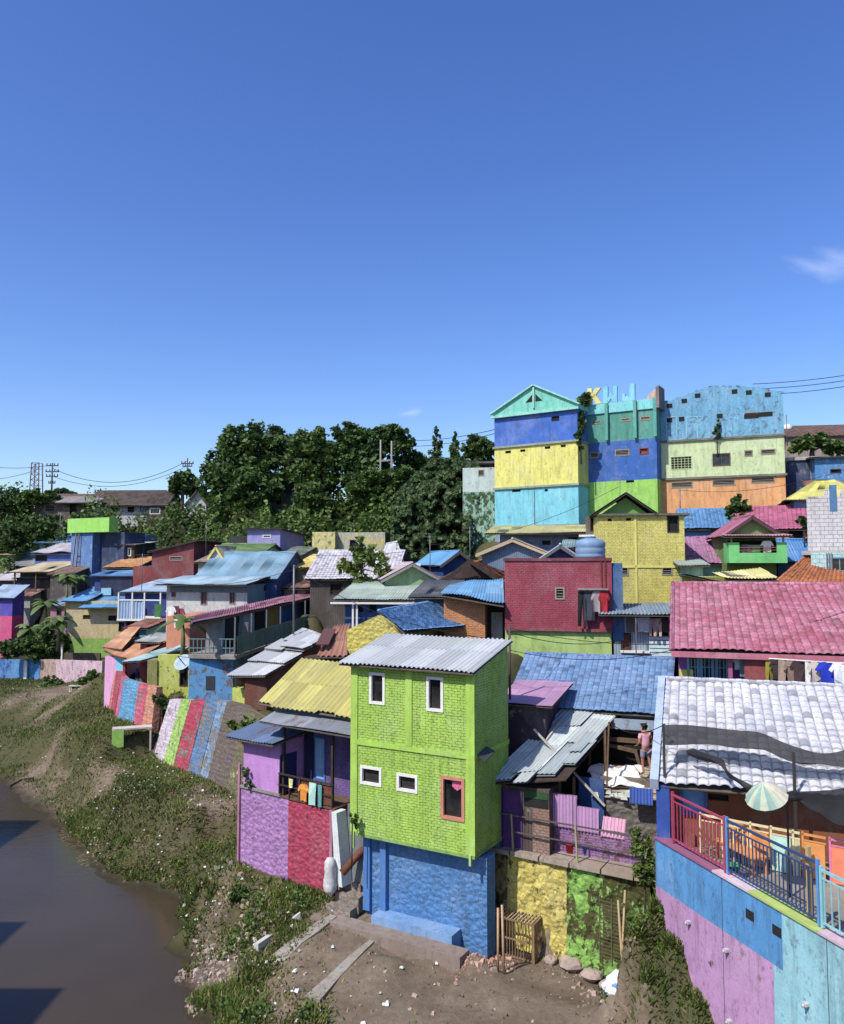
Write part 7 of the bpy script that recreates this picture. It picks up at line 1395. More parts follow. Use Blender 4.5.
b0 = np.stack([GX[:, 0]-dy*w, GX[:, 1]+dx*w, z-.03], 1); b1 = np.stack([GX[:, 0]+dy*w, GX[:, 1]-dx*w, z-.03], 1); tip = np.stack([GX[:, 0]+dx*L*.7, GX[:, 1]+dy*L*.7, z+L*rng.uniform(.35, 1, n)], 1)
tone = np.clip(rng.uniform(0, .8, n)+.4*sm_noise(GX[:, 0], GX[:, 1], 2, 43), 0, 1); dry = (rng.uniform(0, 1, n) > .55+.35*m).astype(int)
o = cards('grass', np.stack([b0, b1, tip], 1).reshape(-1, 3), 3, [LM['grass'], LM['dry']], mi=dry, col=tone, kind='stuff'); tag(o, 'patchy green and straw grass covering the river bank', 'grass')
# low leafy weeds
WX = []
for (n, x0, x1, y0, y1) in ((7000, 0, 235, 690, 900), (6000, 190, 310, 900, 1035), (1500, 330, 480, 935, 1000)): X, Y = onbank(n, x0, x1, y0, y1); WX.append(np.stack([X, Y], 1))
WX = np.concatenate(WX); cl = sm_noise(WX[:, 0], WX[:, 1], 1.0, 51)+.5*sm_noise(WX[:, 0], WX[:, 1], .4, 52); z = Hgt(WX[:, 0], WX[:, 1]); keep = (cl > .35) & (z > .2) & (z < 3) & (grassmask(WX[:, 0], WX[:, 1]) > .35); WX = WX[keep]; z = z[keep]
p = np.stack([WX[:, 0], WX[:, 1], z+rng.uniform(.02, .22, len(z))], 1); o = cards('weeds', leaves(p, .15, .6), 4, [LM['mid']], col=rng.uniform(0, 1, len(z)), kind='stuff'); tag(o, 'clumps of low leafy weeds in the bank grass', 'weeds')
def stones(name, label, X, Y, smin, smax, mats, cat, lift=0., flat=.6):
    z = Hgt(X, Y); ok = z > .05; X, Y, z = X[ok], Y[ok], z[ok]; n = len(X); base = np.array([(-1, -1, -1), (1, -1, -1), (1, 1, -1), (-1, 1, -1), (-.6, -.7, 1), (.7, -.5, 1), (.6, .7, 1), (-.7, .6, 1)], float); fs = np.array([(0, 1, 5, 4), (1, 2, 6, 5), (2, 3, 7, 6), (3, 0, 4, 7), (4, 5, 6, 7)])
    s = rng.uniform(smin, smax, n)*rng.choice([.6, 1, 1.5], n, p=[.5, .4, .1]); a = rng.uniform(0, 6.3, n); v = base[None]*(1+rng.uniform(-.3, .3, (n, 8, 3)))*np.array([1, .75, flat])*s[:, None, None]*.5
    c, sn = np.cos(a)[:, None], np.sin(a)[:, None]; x = v[..., 0]*c-v[..., 1]*sn; y = v[..., 0]*sn+v[..., 1]*c; v = np.stack([x+X[:, None], y+Y[:, None], v[..., 2]+z[:, None]+lift], -1)
    q = v[:, fs].reshape(-1, 3); o = cards(name, q, 4, mats, mi=np.repeat(rng.integers(0, len(mats), n), 5), kind='stuff'); return tag(o, label, cat)
SM = [plain((165, 145, 128), .9, var=.4), plain((135, 118, 102), .9, var=.4), plain((110, 98, 88), .9, var=.4), plain((185, 160, 148), .9)]
def around(px, py, z, n, r): q = G(px, py, z); return q.x+rng.normal(0, r, n), q.y+rng.normal(0, r*1.2, n)
Xs = [around(215, 960, .4, 900, .65), around(205, 985, .3, 500, .5), around(240, 925, .8, 260, .9), around(560, 960, .9, 70, .5), around(600, 985, .95, 90, .9), around(400, 1000, 1, 120, 2.2), around(350, 900, 1.5, 80, .5)]
stones('rubble', 'pale pinkish gravel and rubble strewn at the water edge', np.concatenate([a for a, b in Xs]), np.concatenate([b for a, b in Xs]), .05, .16, SM, 'rubble')
Xs = [around(490, 955, .85, 240, .5), around(470, 965, .9, 160, .5)]
stones('brick_rubble', 'broken pink brick rubble beside the bamboo cage', np.concatenate([a for a, b in Xs]), np.concatenate([b for a, b in Xs]), .05, .14, [plain((185, 135, 115), .9), plain((160, 120, 100), .9), plain((200, 165, 145), .9)], 'rubble')
LW = [plain((235, 235, 230), .6), plain((225, 225, 228), .6), plain((200, 195, 185), .7), plain((190, 180, 165), .8)]
Xs = []
for (n, x0, x1, y0, y1) in ((170, 0, 240, 690, 850), (80, 60, 250, 800, 900), (170, 180, 300, 890, 1030), (30, 260, 460, 920, 1024)): Xs.append(onbank(n, x0, x1, y0, y1))
Xs += [around(205, 890, .4, 40, .5), around(125, 800, 1.1, 130, 1.8)]
stones('litter', 'scattered white plastic litter across the grassy bank', np.concatenate([a for a, b in Xs]), np.concatenate([b for a, b in Xs]), .04, .13, LW, 'litter', .05, .4)
Xs = onbank(1500, 0, 250, 770, 880); zz = Hgt(*Xs); 
stones('bank_stones', 'small brown stones and clods along the muddy shore', Xs[0], Xs[1], .04, .14, SM[1:3], 'stones')
# dry reeds band
X, Y = onbank(5200, 60, 250, 770, 850); z = Hgt(X, Y); k = sm_noise(X, Y, 1.5, 61) > -.1; X, Y, z = X[k], Y[k], z[k]; n = len(X); a = rng.uniform(-.5, .9, n); L = rng.uniform(.2, .55, n)
d = np.stack([np.cos(a), np.sin(a), rng.uniform(-.05, .25, n)], 1); p0 = np.stack([X, Y, z+.04], 1); e = np.stack([-np.sin(a), np.cos(a), a*0], 1)*.018
o = cards('dry_stalks', np.stack([p0-e, p0+e, p0+d*L[:, None]], 1).reshape(-1, 3), 3, [LM['dry']], col=rng.uniform(0, 1, n), kind='stuff'); tag(o, 'flattened dry straw stalks lying across the bank', 'straw')
# concrete slabs and logs on the bank
def slab(label, pts, w0, w1, th, m, name='concrete_slab', cat='slab'):
    q = [P(*p) for p in pts]; O = q[0]; mb = MB(); n = len(q); ring = []
    for i, p in enumerate(q):
        d = (q[min(i+1, n-1)]-q[max(i-1, 0)]); e = Vector((-d.y, d.x, 0)).normalized(); w = w0+(w1-w0)*i/(n-1); w *= 1+.12*math.sin(i*2.1); b = p-O
        ring += [b-e*w/2+Vector((0, 0, -.25)), b+e*w/2+Vector((0, 0, -.25)), b+e*w/2+Vector((0, 0, th)), b-e*w/2+Vector((0, 0, th*.9))]
    fs = [(3, 2, 1, 0), tuple(range((n-1)*4, n*4))]+[(i*4+k, i*4+(k+1) % 4, (i+1)*4+(k+1) % 4, (i+1)*4+k) for i in range(n-1) for k in range(4)]
    mb.add(ring, fs); o = obj(name, mb, m, loc=O); return tag(o, label, cat)
cs = wall((160, 150, 135), 'plaster', .6, .3)
def onG(px, py, dz=.04):
    z = 1.0
    for _ in range(4): q = G(px, py, z); z = float(Hgt([q.x], [q.y])[0])
    q = G(px, py, z+dz); return (px, py, q.y)
slab('long broken concrete strip running from the steps down the bank', [onG(333, 915), onG(315, 928), onG(298, 940), onG(278, 958)], .3, .6, .0, cs)
slab('second broken concrete strip crossing the bare dirt yard', [onG(378, 935), onG(355, 955), onG(335, 975), onG(312, 998)], .14, .5, .0, cs)
slab('thick pale stone lying below the lilac wall', [onG(236, 862), onG(225, 866), onG(216, 868)], .3, .2, .1, cs, 'boulder', 'stone')
slab('white tipped driftwood post lying on the earth bank', [onG(300, 918), onG(282, 932), onG(256, 950)], .12, .2, .2, plain((200, 195, 185), .8), 'driftwood', 'driftwood')
slab('dark fallen branch lying across the upper bank', [onG(68, 772), onG(100, 764), onG(118, 756)], .1, .08, .12, DWOOD, 'branch', 'branch') if False else None
slab('thin grey branch at the muddy water edge', [onG(10, 786), onG(22, 780), onG(34, 778)], .06, .04, .06, DWOOD, 'branch', 'branch')
None and slab('flat grey stone kerb in front of the bamboo cage', [onG(520, 962), onG(570, 975), (600, 985, 23.4)], .3, .35, .1, wall((140, 125, 110), 'stone', .4, .2), 'stone_kerb', 'kerb')
None and slab('big pinkish boulder at the foot of the yellow stone wall', [onG(562, 955, .1), onG(585, 966, .1)], .5, .4, .2, wall((170, 145, 130), 'plaster', .4, .2), 'boulder', 'stone')
def rock(label, px, py, z, r, m, sq=.6, name='boulder', cat='stone', sd=0):
    r_ = random.Random(sd); q = G(px, py, z); mb = MB(); n = 12; rows = []
    for j in range(7):
        ph = -math.pi/2+math.pi*j/6
        for i in range(n): k = r*(1+r_.uniform(-.12, .12)); rows.append((k*1.25*math.cos(ph)*math.cos(2*math.pi*i/n), k*math.cos(ph)*math.sin(2*math.pi*i/n), k*sq*math.sin(ph)))
    mb.add(rows, [(j*n+i, j*n+(i+1) % n, (j+1)*n+(i+1) % n, (j+1)*n+i) for j in range(6) for i in range(n)]); o = obj(name, mb, m, loc=q, rz=r_.uniform(0, 3)); tag(o, label, cat)
rk = wall((176, 152, 138), 'plaster', .5, .25)
rock('largest pinkish boulder in front of the yellow stone wall', 572, 962, .85, .42, rk, .5, sd=1)
rock('mid-sized grey-pink boulder right of the largest boulder', 592, 975, .85, .26, rk, .6, sd=2); rock('small boulder between the bamboo cage and the largest boulder', 551, 960, .85, .2, rk, .6, sd=3)
rock('half buried boulder under the grille on the green wall', 606, 985, .85, .2, rk, .6, sd=4)
# ================================================================== bamboo cage
cq = G(487, 951, .8); ct = thing('bamboo_cage', 'large slatted bamboo chicken cage standing on the bare yard by the yellow wall', 'cage', cq, R(-31))
mb = MB(); w, d, h_ = 1.6, .85, 1.15; PX = plain((150, 120, 85), .8, var=.5, sc=9)
for (x, y) in ((0, 0), (w, 0), (0, d), (w, d)): mb.beam((x, y, 0), (x, y, h_), .06)
for z in (.05, h_*.5, h_):
    for (a, b) in (((0, 0), (w, 0)), ((w, 0), (w, d)), ((w, d), (0, d)), ((0, d), (0, 0))): mb.beam((*a, z), (*b, z), .045)
obj('frame', mb, PX, ct); mb = MB()
for k in range(17): x = w*(k+.5)/17; mb.beam((x, -.02, 0), (x, -.02, h_), .02); mb.beam((x, d+.02, 0), (x, d+.02, h_), .02)
for k in range(12): y = d*(k+.5)/12; mb.beam((-.02, y, 0), (-.02, y, h_), .02); mb.beam((w+.02, y, 0), (w+.02, y, h_), .02)
obj('side_slats', mb, PX, ct); mb = MB()
for k in range(14): x = w*(k+.5)/14; mb.beam((x, -.04, h_+.04), (x, d+.04, h_+.04), .035)
obj('top_slats', mb, plain((185, 160, 125), .8, var=.4), ct)
mb = MB(); mb.box(.05, w-.05, .05, d-.05, .02, .06); obj('floor', mb, DWOOD, ct)
for i, (x0, y0, x1, y1) in enumerate(((498, 975, 498, 908), (504, 976, 502, 905))):
    a, b = G(x0, y0, .9), P(x1, y1, 24.6); mb = MB(); mb.tube([(0, 0, 0), b-a], .035, 8); o = obj('bamboo_pole', mb, plain((190, 155, 115), .7, var=.3), loc=a); tag(o, ['left one of two bamboo poles leaning on the cage', 'right one of two bamboo poles leaning on the cage'][i], 'pole', 'bamboo poles leaning on the cage')
for i, (x0, y0, x1, y1) in enumerate(((620, 985, 625, 890), (624, 985, 618, 900))):
    a = P(x0, y0, 22.0); b = P(x1, y1, 22.9); mb = MB(); mb.tube([(0, 0, -.3), b-a], .03, 8); o = obj('bamboo_pole', mb, plain((175, 150, 110), .7), loc=a); tag(o, ['taller bamboo pole leaning on the green mossy wall by the white sack', 'shorter crossed bamboo pole by the white sack'][i], 'pole')
q = P(618, 984, 22.0); mb = MB(); rr2 = random.Random(8); n1 = 10; vs = []
for j in range(7):
    for i in range(n1): a = 2*math.pi*i/n1; r0 = [.12, .26, .34, .32, .27, .14, .04][j]*(1+rr2.uniform(-.2, .2)); vs.append((r0*1.2*math.cos(a), r0*math.sin(a), .12*j+rr2.uniform(-.03, .03)))
mb.add(vs, [(j*n1+i, j*n1+(i+1) % n1, (j+1)*n1+(i+1) % n1, (j+1)*n1+i) for j in range(6) for i in range(n1)]+[tuple(range(6*n1, 7*n1))], 0, True)
t = NT('printed_sack'); tc = t.new('TexCoord'); nn = t.ramp(t.noise(tc.outputs['Object'], 4.5, 2), .56, .6); t.l(t.mix(nn, lin((228, 228, 228)), lin((70, 120, 200))), t.b.inputs['Base Color']); t.b.inputs['Roughness'].default_value = .5; t.bump(t.noise(tc.outputs['Object'], 9, 4), .8, .05)
o = obj('sack', mb, t.m, loc=(q.x, q.y, q.z-.35)); tag(o, 'crumpled white sack with blue print at the foot of the mossy wall', 'sack')
# steel grille against the mossy wall
q = P(600, 955, 23.2); mb = MB()
for k in range(16): mb.beam((0, 0, k*.1), (.75, .05, k*.1), .02)
for k in range(3): mb.beam((k*.37, 0, -.2), (k*.37, 0.02, 1.6), .03)
o = obj('metal_grille', mb, plain((95, 88, 60), .8, var=.4), loc=q, rz=R(-40)); tag(o, 'rusty barred grille leaning on the mossy green stone wall', 'grille')
# pot plant and bench on the terrace
q = YWA; pt_ = yq(.35, .7, H2+.13); t = thing('pot_plant', 'small green pot with white flowers on the terrace path', 'pot plant', pt_); mb = MB(); mb.lathe([(.13, 0), (.19, .28), (.17, .28), (.12, .1)], n=16); obj('pot', mb, plain((110, 150, 85)), t)
cards('flowers', leaves(rng.normal(size=(90, 3))*np.array([.1, .1, .06])+np.array([0, 0, .36]), .1), 4, [plain((235, 235, 225), .7)], parent=t)
bt = thing('wooden_bench', 'dark weathered plank bench at the corner of green house and yellow wall', 'bench', yq(-.55, -.45, 1.9), YWa); mb = MB(); mb.box(0, .75, 0, .4, .4, .47); obj('seat', mb, plain((95, 82, 74), .9), bt)
for (x, y) in ((.03, .02), (.65, .02), (.03, .33), (.65, .33)): mb = MB(); mb.beam((x, y, -.4), (x+.03, y, .4), .05); obj('leg', mb, DWOOD, bt)
mb = MB(); mb.box(-.3, 1.2, .2, 2.2, 1.6, 2.3); 
# ================================================================== poles, masts, wires
def pole(name, label, px, y0, y1, Y, w, arms=(), cat='utility pole', group=None, m=None):
    a = P(px, y0, Y); h_ = P(px, y1, Y).z-a.z; t = thing(name, label, cat, a, 0, group); mb = MB(); mb.tube([(0, 0, -2), (0, 0, h_)], [w, w*.7], 8); obj('pole', mb, m or plain((88, 80, 74), .8), t)
    for (z, L) in arms: mb = MB(); mb.beam((-L, 0, h_-z), (L, 0, h_-z), .14); [mb.beam((k*L*.9, 0, h_-z), (k*L*.9, 0, h_-z+.35), .1) for k in (-1, -.4, .4, 1)]; obj('crossarm', mb, DWOOD, t)
    return t
pole('utility_pole', 'dark utility pole with several short crossarms on the left hill', 51.5, 495, 463, 118, .16, ((.4, .9), (1.3, 1.0), (2.0, .9), (3.0, .5)))
pole('utility_pole', 'thin pole with crossarms beside the small bushy tree', 187, 485, 458, 115, .12, ((.8, .9), (1.2, .7)))
pole('bare_pole', 'left one of the two pale bare poles among the hill trees', 380.5, 482, 440, 92, .13, cat='pole', m=plain((150, 145, 135), .8), group='bare poles on the hill'); pole('bare_pole', 'right one of the two pale bare poles among the hill trees', 391.5, 482, 441, 92, .13, cat='pole', m=plain((150, 145, 135), .8), group='bare poles on the hill')
mb = MB(); a = P(381, 461, 92); b = P(391, 460, 92); mb.beam((0, 0, 0), b-a, .2); o = obj('crossbar', mb, plain((150, 145, 135)), loc=a); tag(o, 'pale horizontal bar joining the two bare poles', 'bar')
a = P(36, 497, 120); ms = thing('lattice_mast', 'short rusty lattice mast on the left skyline', 'mast', a); h_ = P(36, 463, 120).z-a.z; w = .55; mb = MB()
for (x, y) in ((-w, -w), (w, -w), (w, w), (-w, w)): mb.beam((x*1.3, y*1.3, -1), (x, y, h_), .12)
obj('leg', mb, plain((110, 80, 68)), ms); mb = MB()
for k in range(6):
    z0, z1 = h_*k/6, h_*(k+1)/6
    for s_ in (-1, 1): mb.beam((-w*s_, -w, z0), (w*s_, -w, z1), .07); mb.beam((-w, w*s_, z1), (w, w*s_, z1), .05)
obj('bracing', mb, plain((110, 80, 68)), ms)
def wire(label, a, b, sag, r_=.03, n=24):
    a, b = P(*a), P(*b); mb = MB(); mb.tube([(b-a)*i/n+Vector((0, 0, -sag*4*(i/n)*(1-i/n))) for i in range(n+1)], r_, 5); o = obj('power_line', mb, BLACK, loc=a); tag(o, label, 'wire', 'overhead cables')
for i, (ya, yb_) in enumerate(((384, 371), (388, 376), (393, 381))): wire(['top cable running right from the tower tops', 'middle cable running right from the tower tops', 'lowest cable running right from the tower tops'][i], (753+i*9, ya+i*.5, 75), (900, yb_-5, 62), .25)
wire('upper cable from the left edge to the crossarm pole', (-30, 463, 118), (51, 465, 118), .6, .035); wire('lower cable from the left edge to the lattice mast', (-30, 480, 118), (36, 470, 120), .5, .035)
wire('sagging upper cable between the two crossarm poles', (52, 468, 118), (187, 461, 115), 2.6, .04); wire('sagging lower cable between the two crossarm poles', (52, 476, 118), (187, 466, 115), 2.2, .035)
wire('high cable behind the conifers to the turquoise tower', (400, 440, 100), (497, 429, 68), .4, .03); wire('low cable behind the conifers to the turquoise tower', (400, 446, 100), (497, 433, 68), .4, .03)
def thinpole(label, px, y0, y1, Y, w=.05, m=None): a = P(px, y0, Y); b = P(px, y1, Y); mb = MB(); mb.tube([(0, 0, -.5), (0, 0, b.z-a.z)], w, 7); o = obj('thin_pole', mb, m or STEEL, loc=a); tag(o, label, 'pole')
thinpole('rusty vertical pipe rising beside the green house right edge', 510, 700, 625, 28.6, .045, plain((75, 62, 56))); thinpole('thin grey pole rising through the maroon sheet roof', 293.5, 625, 565, 44.5, .06)
thinpole('tall thin rod in front of the orange storey', 680.5, 520, 488, 60, .05); thinpole('short aerial mast right of the sky blue tower', 787, 440, 415, 70, .05)
wire('black cable crossing in front of the lime lower wall', (509, 632, 30), (620, 640, 37), .3, .015); wire('thin cable sagging over the blue tile roof ridge', (509, 650, 29), (672, 650, 30), .35, .012)
wire('cable from the rusty pipe to the white roof', (509, 628, 28.6), (850, 610, 30), .9, .012)
for i, (a, b, sg, lb) in enumerate((((293, 566, 44.5), (509, 640, 28.6), .8, 'long thin cable from the grey pole to the green house pipe'), ((293, 570, 44.5), (142, 578, 60), .7, 'thin cable from the grey pole to the blue balcony aerial'), ((430, 545, 52), (620, 486, 50), .7, 'thin cable between the green gable aerial and the green attic'), ((680, 490, 60), (844, 470, 50), .6, 'thin cable from the orange storey rod to the right edge'), ((609, 722, 27.3), (665, 724, 22), .3, 'short cable from the shack post to the net pole'), ((206, 535, 64), (430, 548, 52), 1.0, 'long sagging cable between roof aerials in the middle village'))): wire(lb, a, b, sg, .014)
def bucket(label, pos, col, r_=.16, h=.3, handle=True):
    t = thing('bucket', label, 'bucket', pos, 0, 'plastic buckets'); mb = MB(); mb.lathe([(r_*.78, 0), (r_, h), (r_*1.06, h), (r_*1.06, h-.02), (r_*.9, h-.03), (r_*.7, .03)], n=18); obj('tub', mb, plain(col, .45), t)
    mb = MB(); mb.tube([(r_*math.cos(a), 0, h+r_*.7*math.sin(a)) for a in [math.pi*k/8 for k in range(9)]], .008, 5); obj('handle', mb, STEEL, t)
bucket('red plastic bucket on the terrace path by the mauve wall', yq(2.6, .75, H2+.13), (190, 40, 40)); bucket('blue plastic bucket on the terrace path near the lilac sheets', yq(3.1, .8, H2+.13), (50, 90, 190), .14)
bucket('white paint bucket beside the purple shack door', SH[0].w(SH[3]+1.3, .9, SH[1]+.06), (215, 215, 210)); bucket('green bucket on the walkway behind the red railing', rw.w(2.3, .7, -.25), (60, 150, 80))
for i, (px, py, Y, lb) in enumerate(((300, 690, 33.5, 'grey stone holding down the yellow corrugated roof'), (322, 676, 34.6, 'flat brick holding down the yellow corrugated roof near its top'))): pass
# ================================================================== clothes
SHIRT = [(-.22, 0), (-.1, .03), (.1, .03), (.22, 0), (.36, -.22), (.27, -.28), (.2, -.18), (.2, -.62), (-.2, -.62), (-.2, -.18), (-.27, -.28), (-.36, -.22)]
PANTS = [(-.2, 0), (.2, 0), (.22, -.85), (.06, -.85), (0, -.3), (-.06, -.85), (-.22, -.85)]
TOWEL = [(-.25, 0), (.25, 0), (.25, -.7), (-.25, -.7)]
def cloth(kind, label, pos, rz, col, sc=1., sw=None, group='washing hung out to dry'):
    poly = {'shirt': SHIRT, 'trousers': PANTS, 'towel': TOWEL}[kind]; sx = sw or 1
    bm_x = [p[0] for p in poly]; mb = MB(); n = 8; W = max(bm_x)-min(bm_x)
    pl = []
    for i in range(len(poly)):
        a, b = poly[i], poly[(i+1) % len(poly)]
        for k in range(3): pl.append((a[0]+(b[0]-a[0])*k/3, a[1]+(b[1]-a[1])*k/3))
    ph = random.random()*6; f = lambda x, z: .05*math.sin(x*14+ph)*min(1, -z*2+.1)
    N = len(pl); vs = [(x*sx*sc, f(x, z)-.012, z*sc) for x, z in pl]+[(x*sx*sc, f(x, z)+.012, z*sc) for x, z in pl]
    mb.add(vs, [tuple(range(N)), tuple(range(2*N-1, N-1, -1))]+[(i, i+N, (i+1) % N+N, (i+1) % N) for i in range(N)])
    o = obj(kind, mb, plain(col, .9, var=.3, sc=5, name='cloth'), loc=pos, rz=rz); tag(o, label, 'laundry', group)
# pink house line
aP, bP = P(731, 656, 28.4), P(822, 662, 26.4); ln = thing('clothes_line', 'white washing pole line under the eave of the pink tiled roof', 'clothes line', aP); mb = MB(); mb.tube([(0, 0, 0), P(822, 662, 26.4)-aP], .025, 6); mb.tube([P(822, 662, 26.4)-aP, P(860, 664, 25.6)-aP], .025, 6); obj('bar', mb, WHITE, ln)
for (px, kd, col, sc, sw, lb) in ((737, 'shirt', (190, 200, 195), .75, .6, 'small pale shirt hung next to the purple post'), (742, 'towel', (120, 130, 140), 1, .35, 'narrow grey towel beside the red-brown blanket'), (759, 'towel', (140, 68, 66), 1.15, 1.75, 'wide red-brown blanket on the washing line'), (769, 'trousers', (150, 140, 40), 1., .6, 'olive trousers right of the red-brown blanket'),
    (778, 'shirt', (55, 40, 42), 1.1, .8, 'dark jacket beside the beige clothes'), (786, 'trousers', (165, 140, 120), 1.15, 1.1, 'beige trousers in the middle of the line'), (794, 'shirt', (150, 125, 108), 1.2, .9, 'light brown shirt left of the thin white cloth'), (799, 'shirt', (70, 45, 48), 1.1, .8, 'maroon-brown shirt in the shaded part of the line'), (808, 'towel', (225, 225, 215), 1.1, .35, 'thin white cloth strip on the line'), (817, 'shirt', (205, 190, 175), 1.1, .8, 'striped pale shirt next to the royal blue one'), (827, 'shirt', (28, 50, 190), 1.15, .95, 'royal blue shirt at the right of the line'), (840, 'shirt', (232, 232, 235), 1.1, .9, 'bright white shirt at the far right of the line')):
    a = (px-731)/91; Yp = 28.4-2.0*a; q = P(px, 656.6+6*min(a, 1.1), Yp); cloth(kd, lb, (q.x, q.y, q.z), R(-18), col, sc*.95, sw)
# red house rack
hh, u, z = RACK
for k, (col, kd, lb) in enumerate((((22, 22, 28), 'trousers', 'black trousers on the red brick box rack'), ((60, 60, 75), 'towel', 'dark grey towel on the red brick box rack'), ((165, 150, 150), 'shirt', 'pale grey shirt on the red brick box rack'), ((170, 25, 40), 'shirt', 'bright red shirt on the red brick box rack'))):
    q = hh.w(u-.5+k*.33, -.33-.02*k, z-.02); cloth(kd, lb, q, hh.a, col, 1.9 if kd != 'shirt' else 1.5, .5)
# wash house line
for k, (px, col, kd, lb) in enumerate(((641, (215, 215, 210), 'shirt', 'white shirt nearest the brown door of the wash house'), (647, (200, 215, 215), 'shirt', 'pale mint shirt in the wash house'), (652.5, (190, 160, 150), 'trousers', 'pinkish trousers in the wash house'), (658, (205, 180, 160), 'trousers', 'cream trousers in the wash house'), (665, (70, 45, 45), 'shirt', 'dark red-brown shirt in the wash house'), (671, (110, 80, 75), 'towel', 'brown towel at the pink roof end of the wash house'))):
    q = ar.w(ar.uz(px, 618, -.35)[0], -.35, ar.row(618, 0, -.35)); cloth(kd, lb, q, ar.a, col, 1.0 if kd == 'shirt' else .95, .75)
# green balcony
hh, zb = GB
for k, (px, col, kd, lb) in enumerate(((737, (70, 70, 80), 'shirt', 'dark shirt at the left of the green balcony'), (745, (110, 105, 110), 'shirt', 'grey shirt on the green balcony'), (751, (150, 130, 130), 'towel', 'brownish towel on the green balcony'), (756, (120, 170, 120), 'towel', 'pale green towel on the green balcony'), (767, (235, 235, 235), 'shirt', 'white shirt at the right of the green balcony'))):
    q = hh.w(hh.uz(px, 543, -1.25)[0], -1.25, hh.row(541.5 if k == 4 else 545, 0, -1.25)); cloth(kd, lb, q, hh.a, col, 1.0 if kd == 'shirt' else .85, 1.0)
# shack porch
hh, fl, Ls, eL_, pt2 = SH
for (px, py, col, kd, lb, sx) in ((291, 779, (225, 225, 150), 'towel', 'pale yellow cloth on the purple shack rail', .9), (304, 785, (232, 150, 50), 'shirt', 'orange shirt on the purple shack rail', .9), (313, 783, (180, 225, 210), 'towel', 'mint green towel on the purple shack rail', .6), (320, 785, (90, 160, 160), 'towel', 'teal hanging cloth on the purple shack rail', .35)):
    u, z = hh.uz(px, py, -.08); q = hh.w(u, -.08, min(z, fl+.9)); cloth(kd, lb, q, hh.a, col, .9 if kd == 'shirt' else (.45 if px == 291 else 1.1), sx)
# blue balcony house / bank clothes
for (px, py, Y, col, kd, lb) in ((171, 607, 51, (235, 235, 230), 'shirt', 'white shirt below the dirty white house'), (176, 606, 51, (110, 40, 60), 'trousers', 'maroon trousers below the dirty white house'), (180, 609, 51, (140, 60, 80), 'shirt', 'dusty pink shirt below the dirty white house'), (158, 604, 56, (60, 120, 60), 'towel', 'green towel on the pale blue balcony')):
    q = P(px, py, Y); cloth(kd, lb, q, R(-10), col, 1.3, .8)
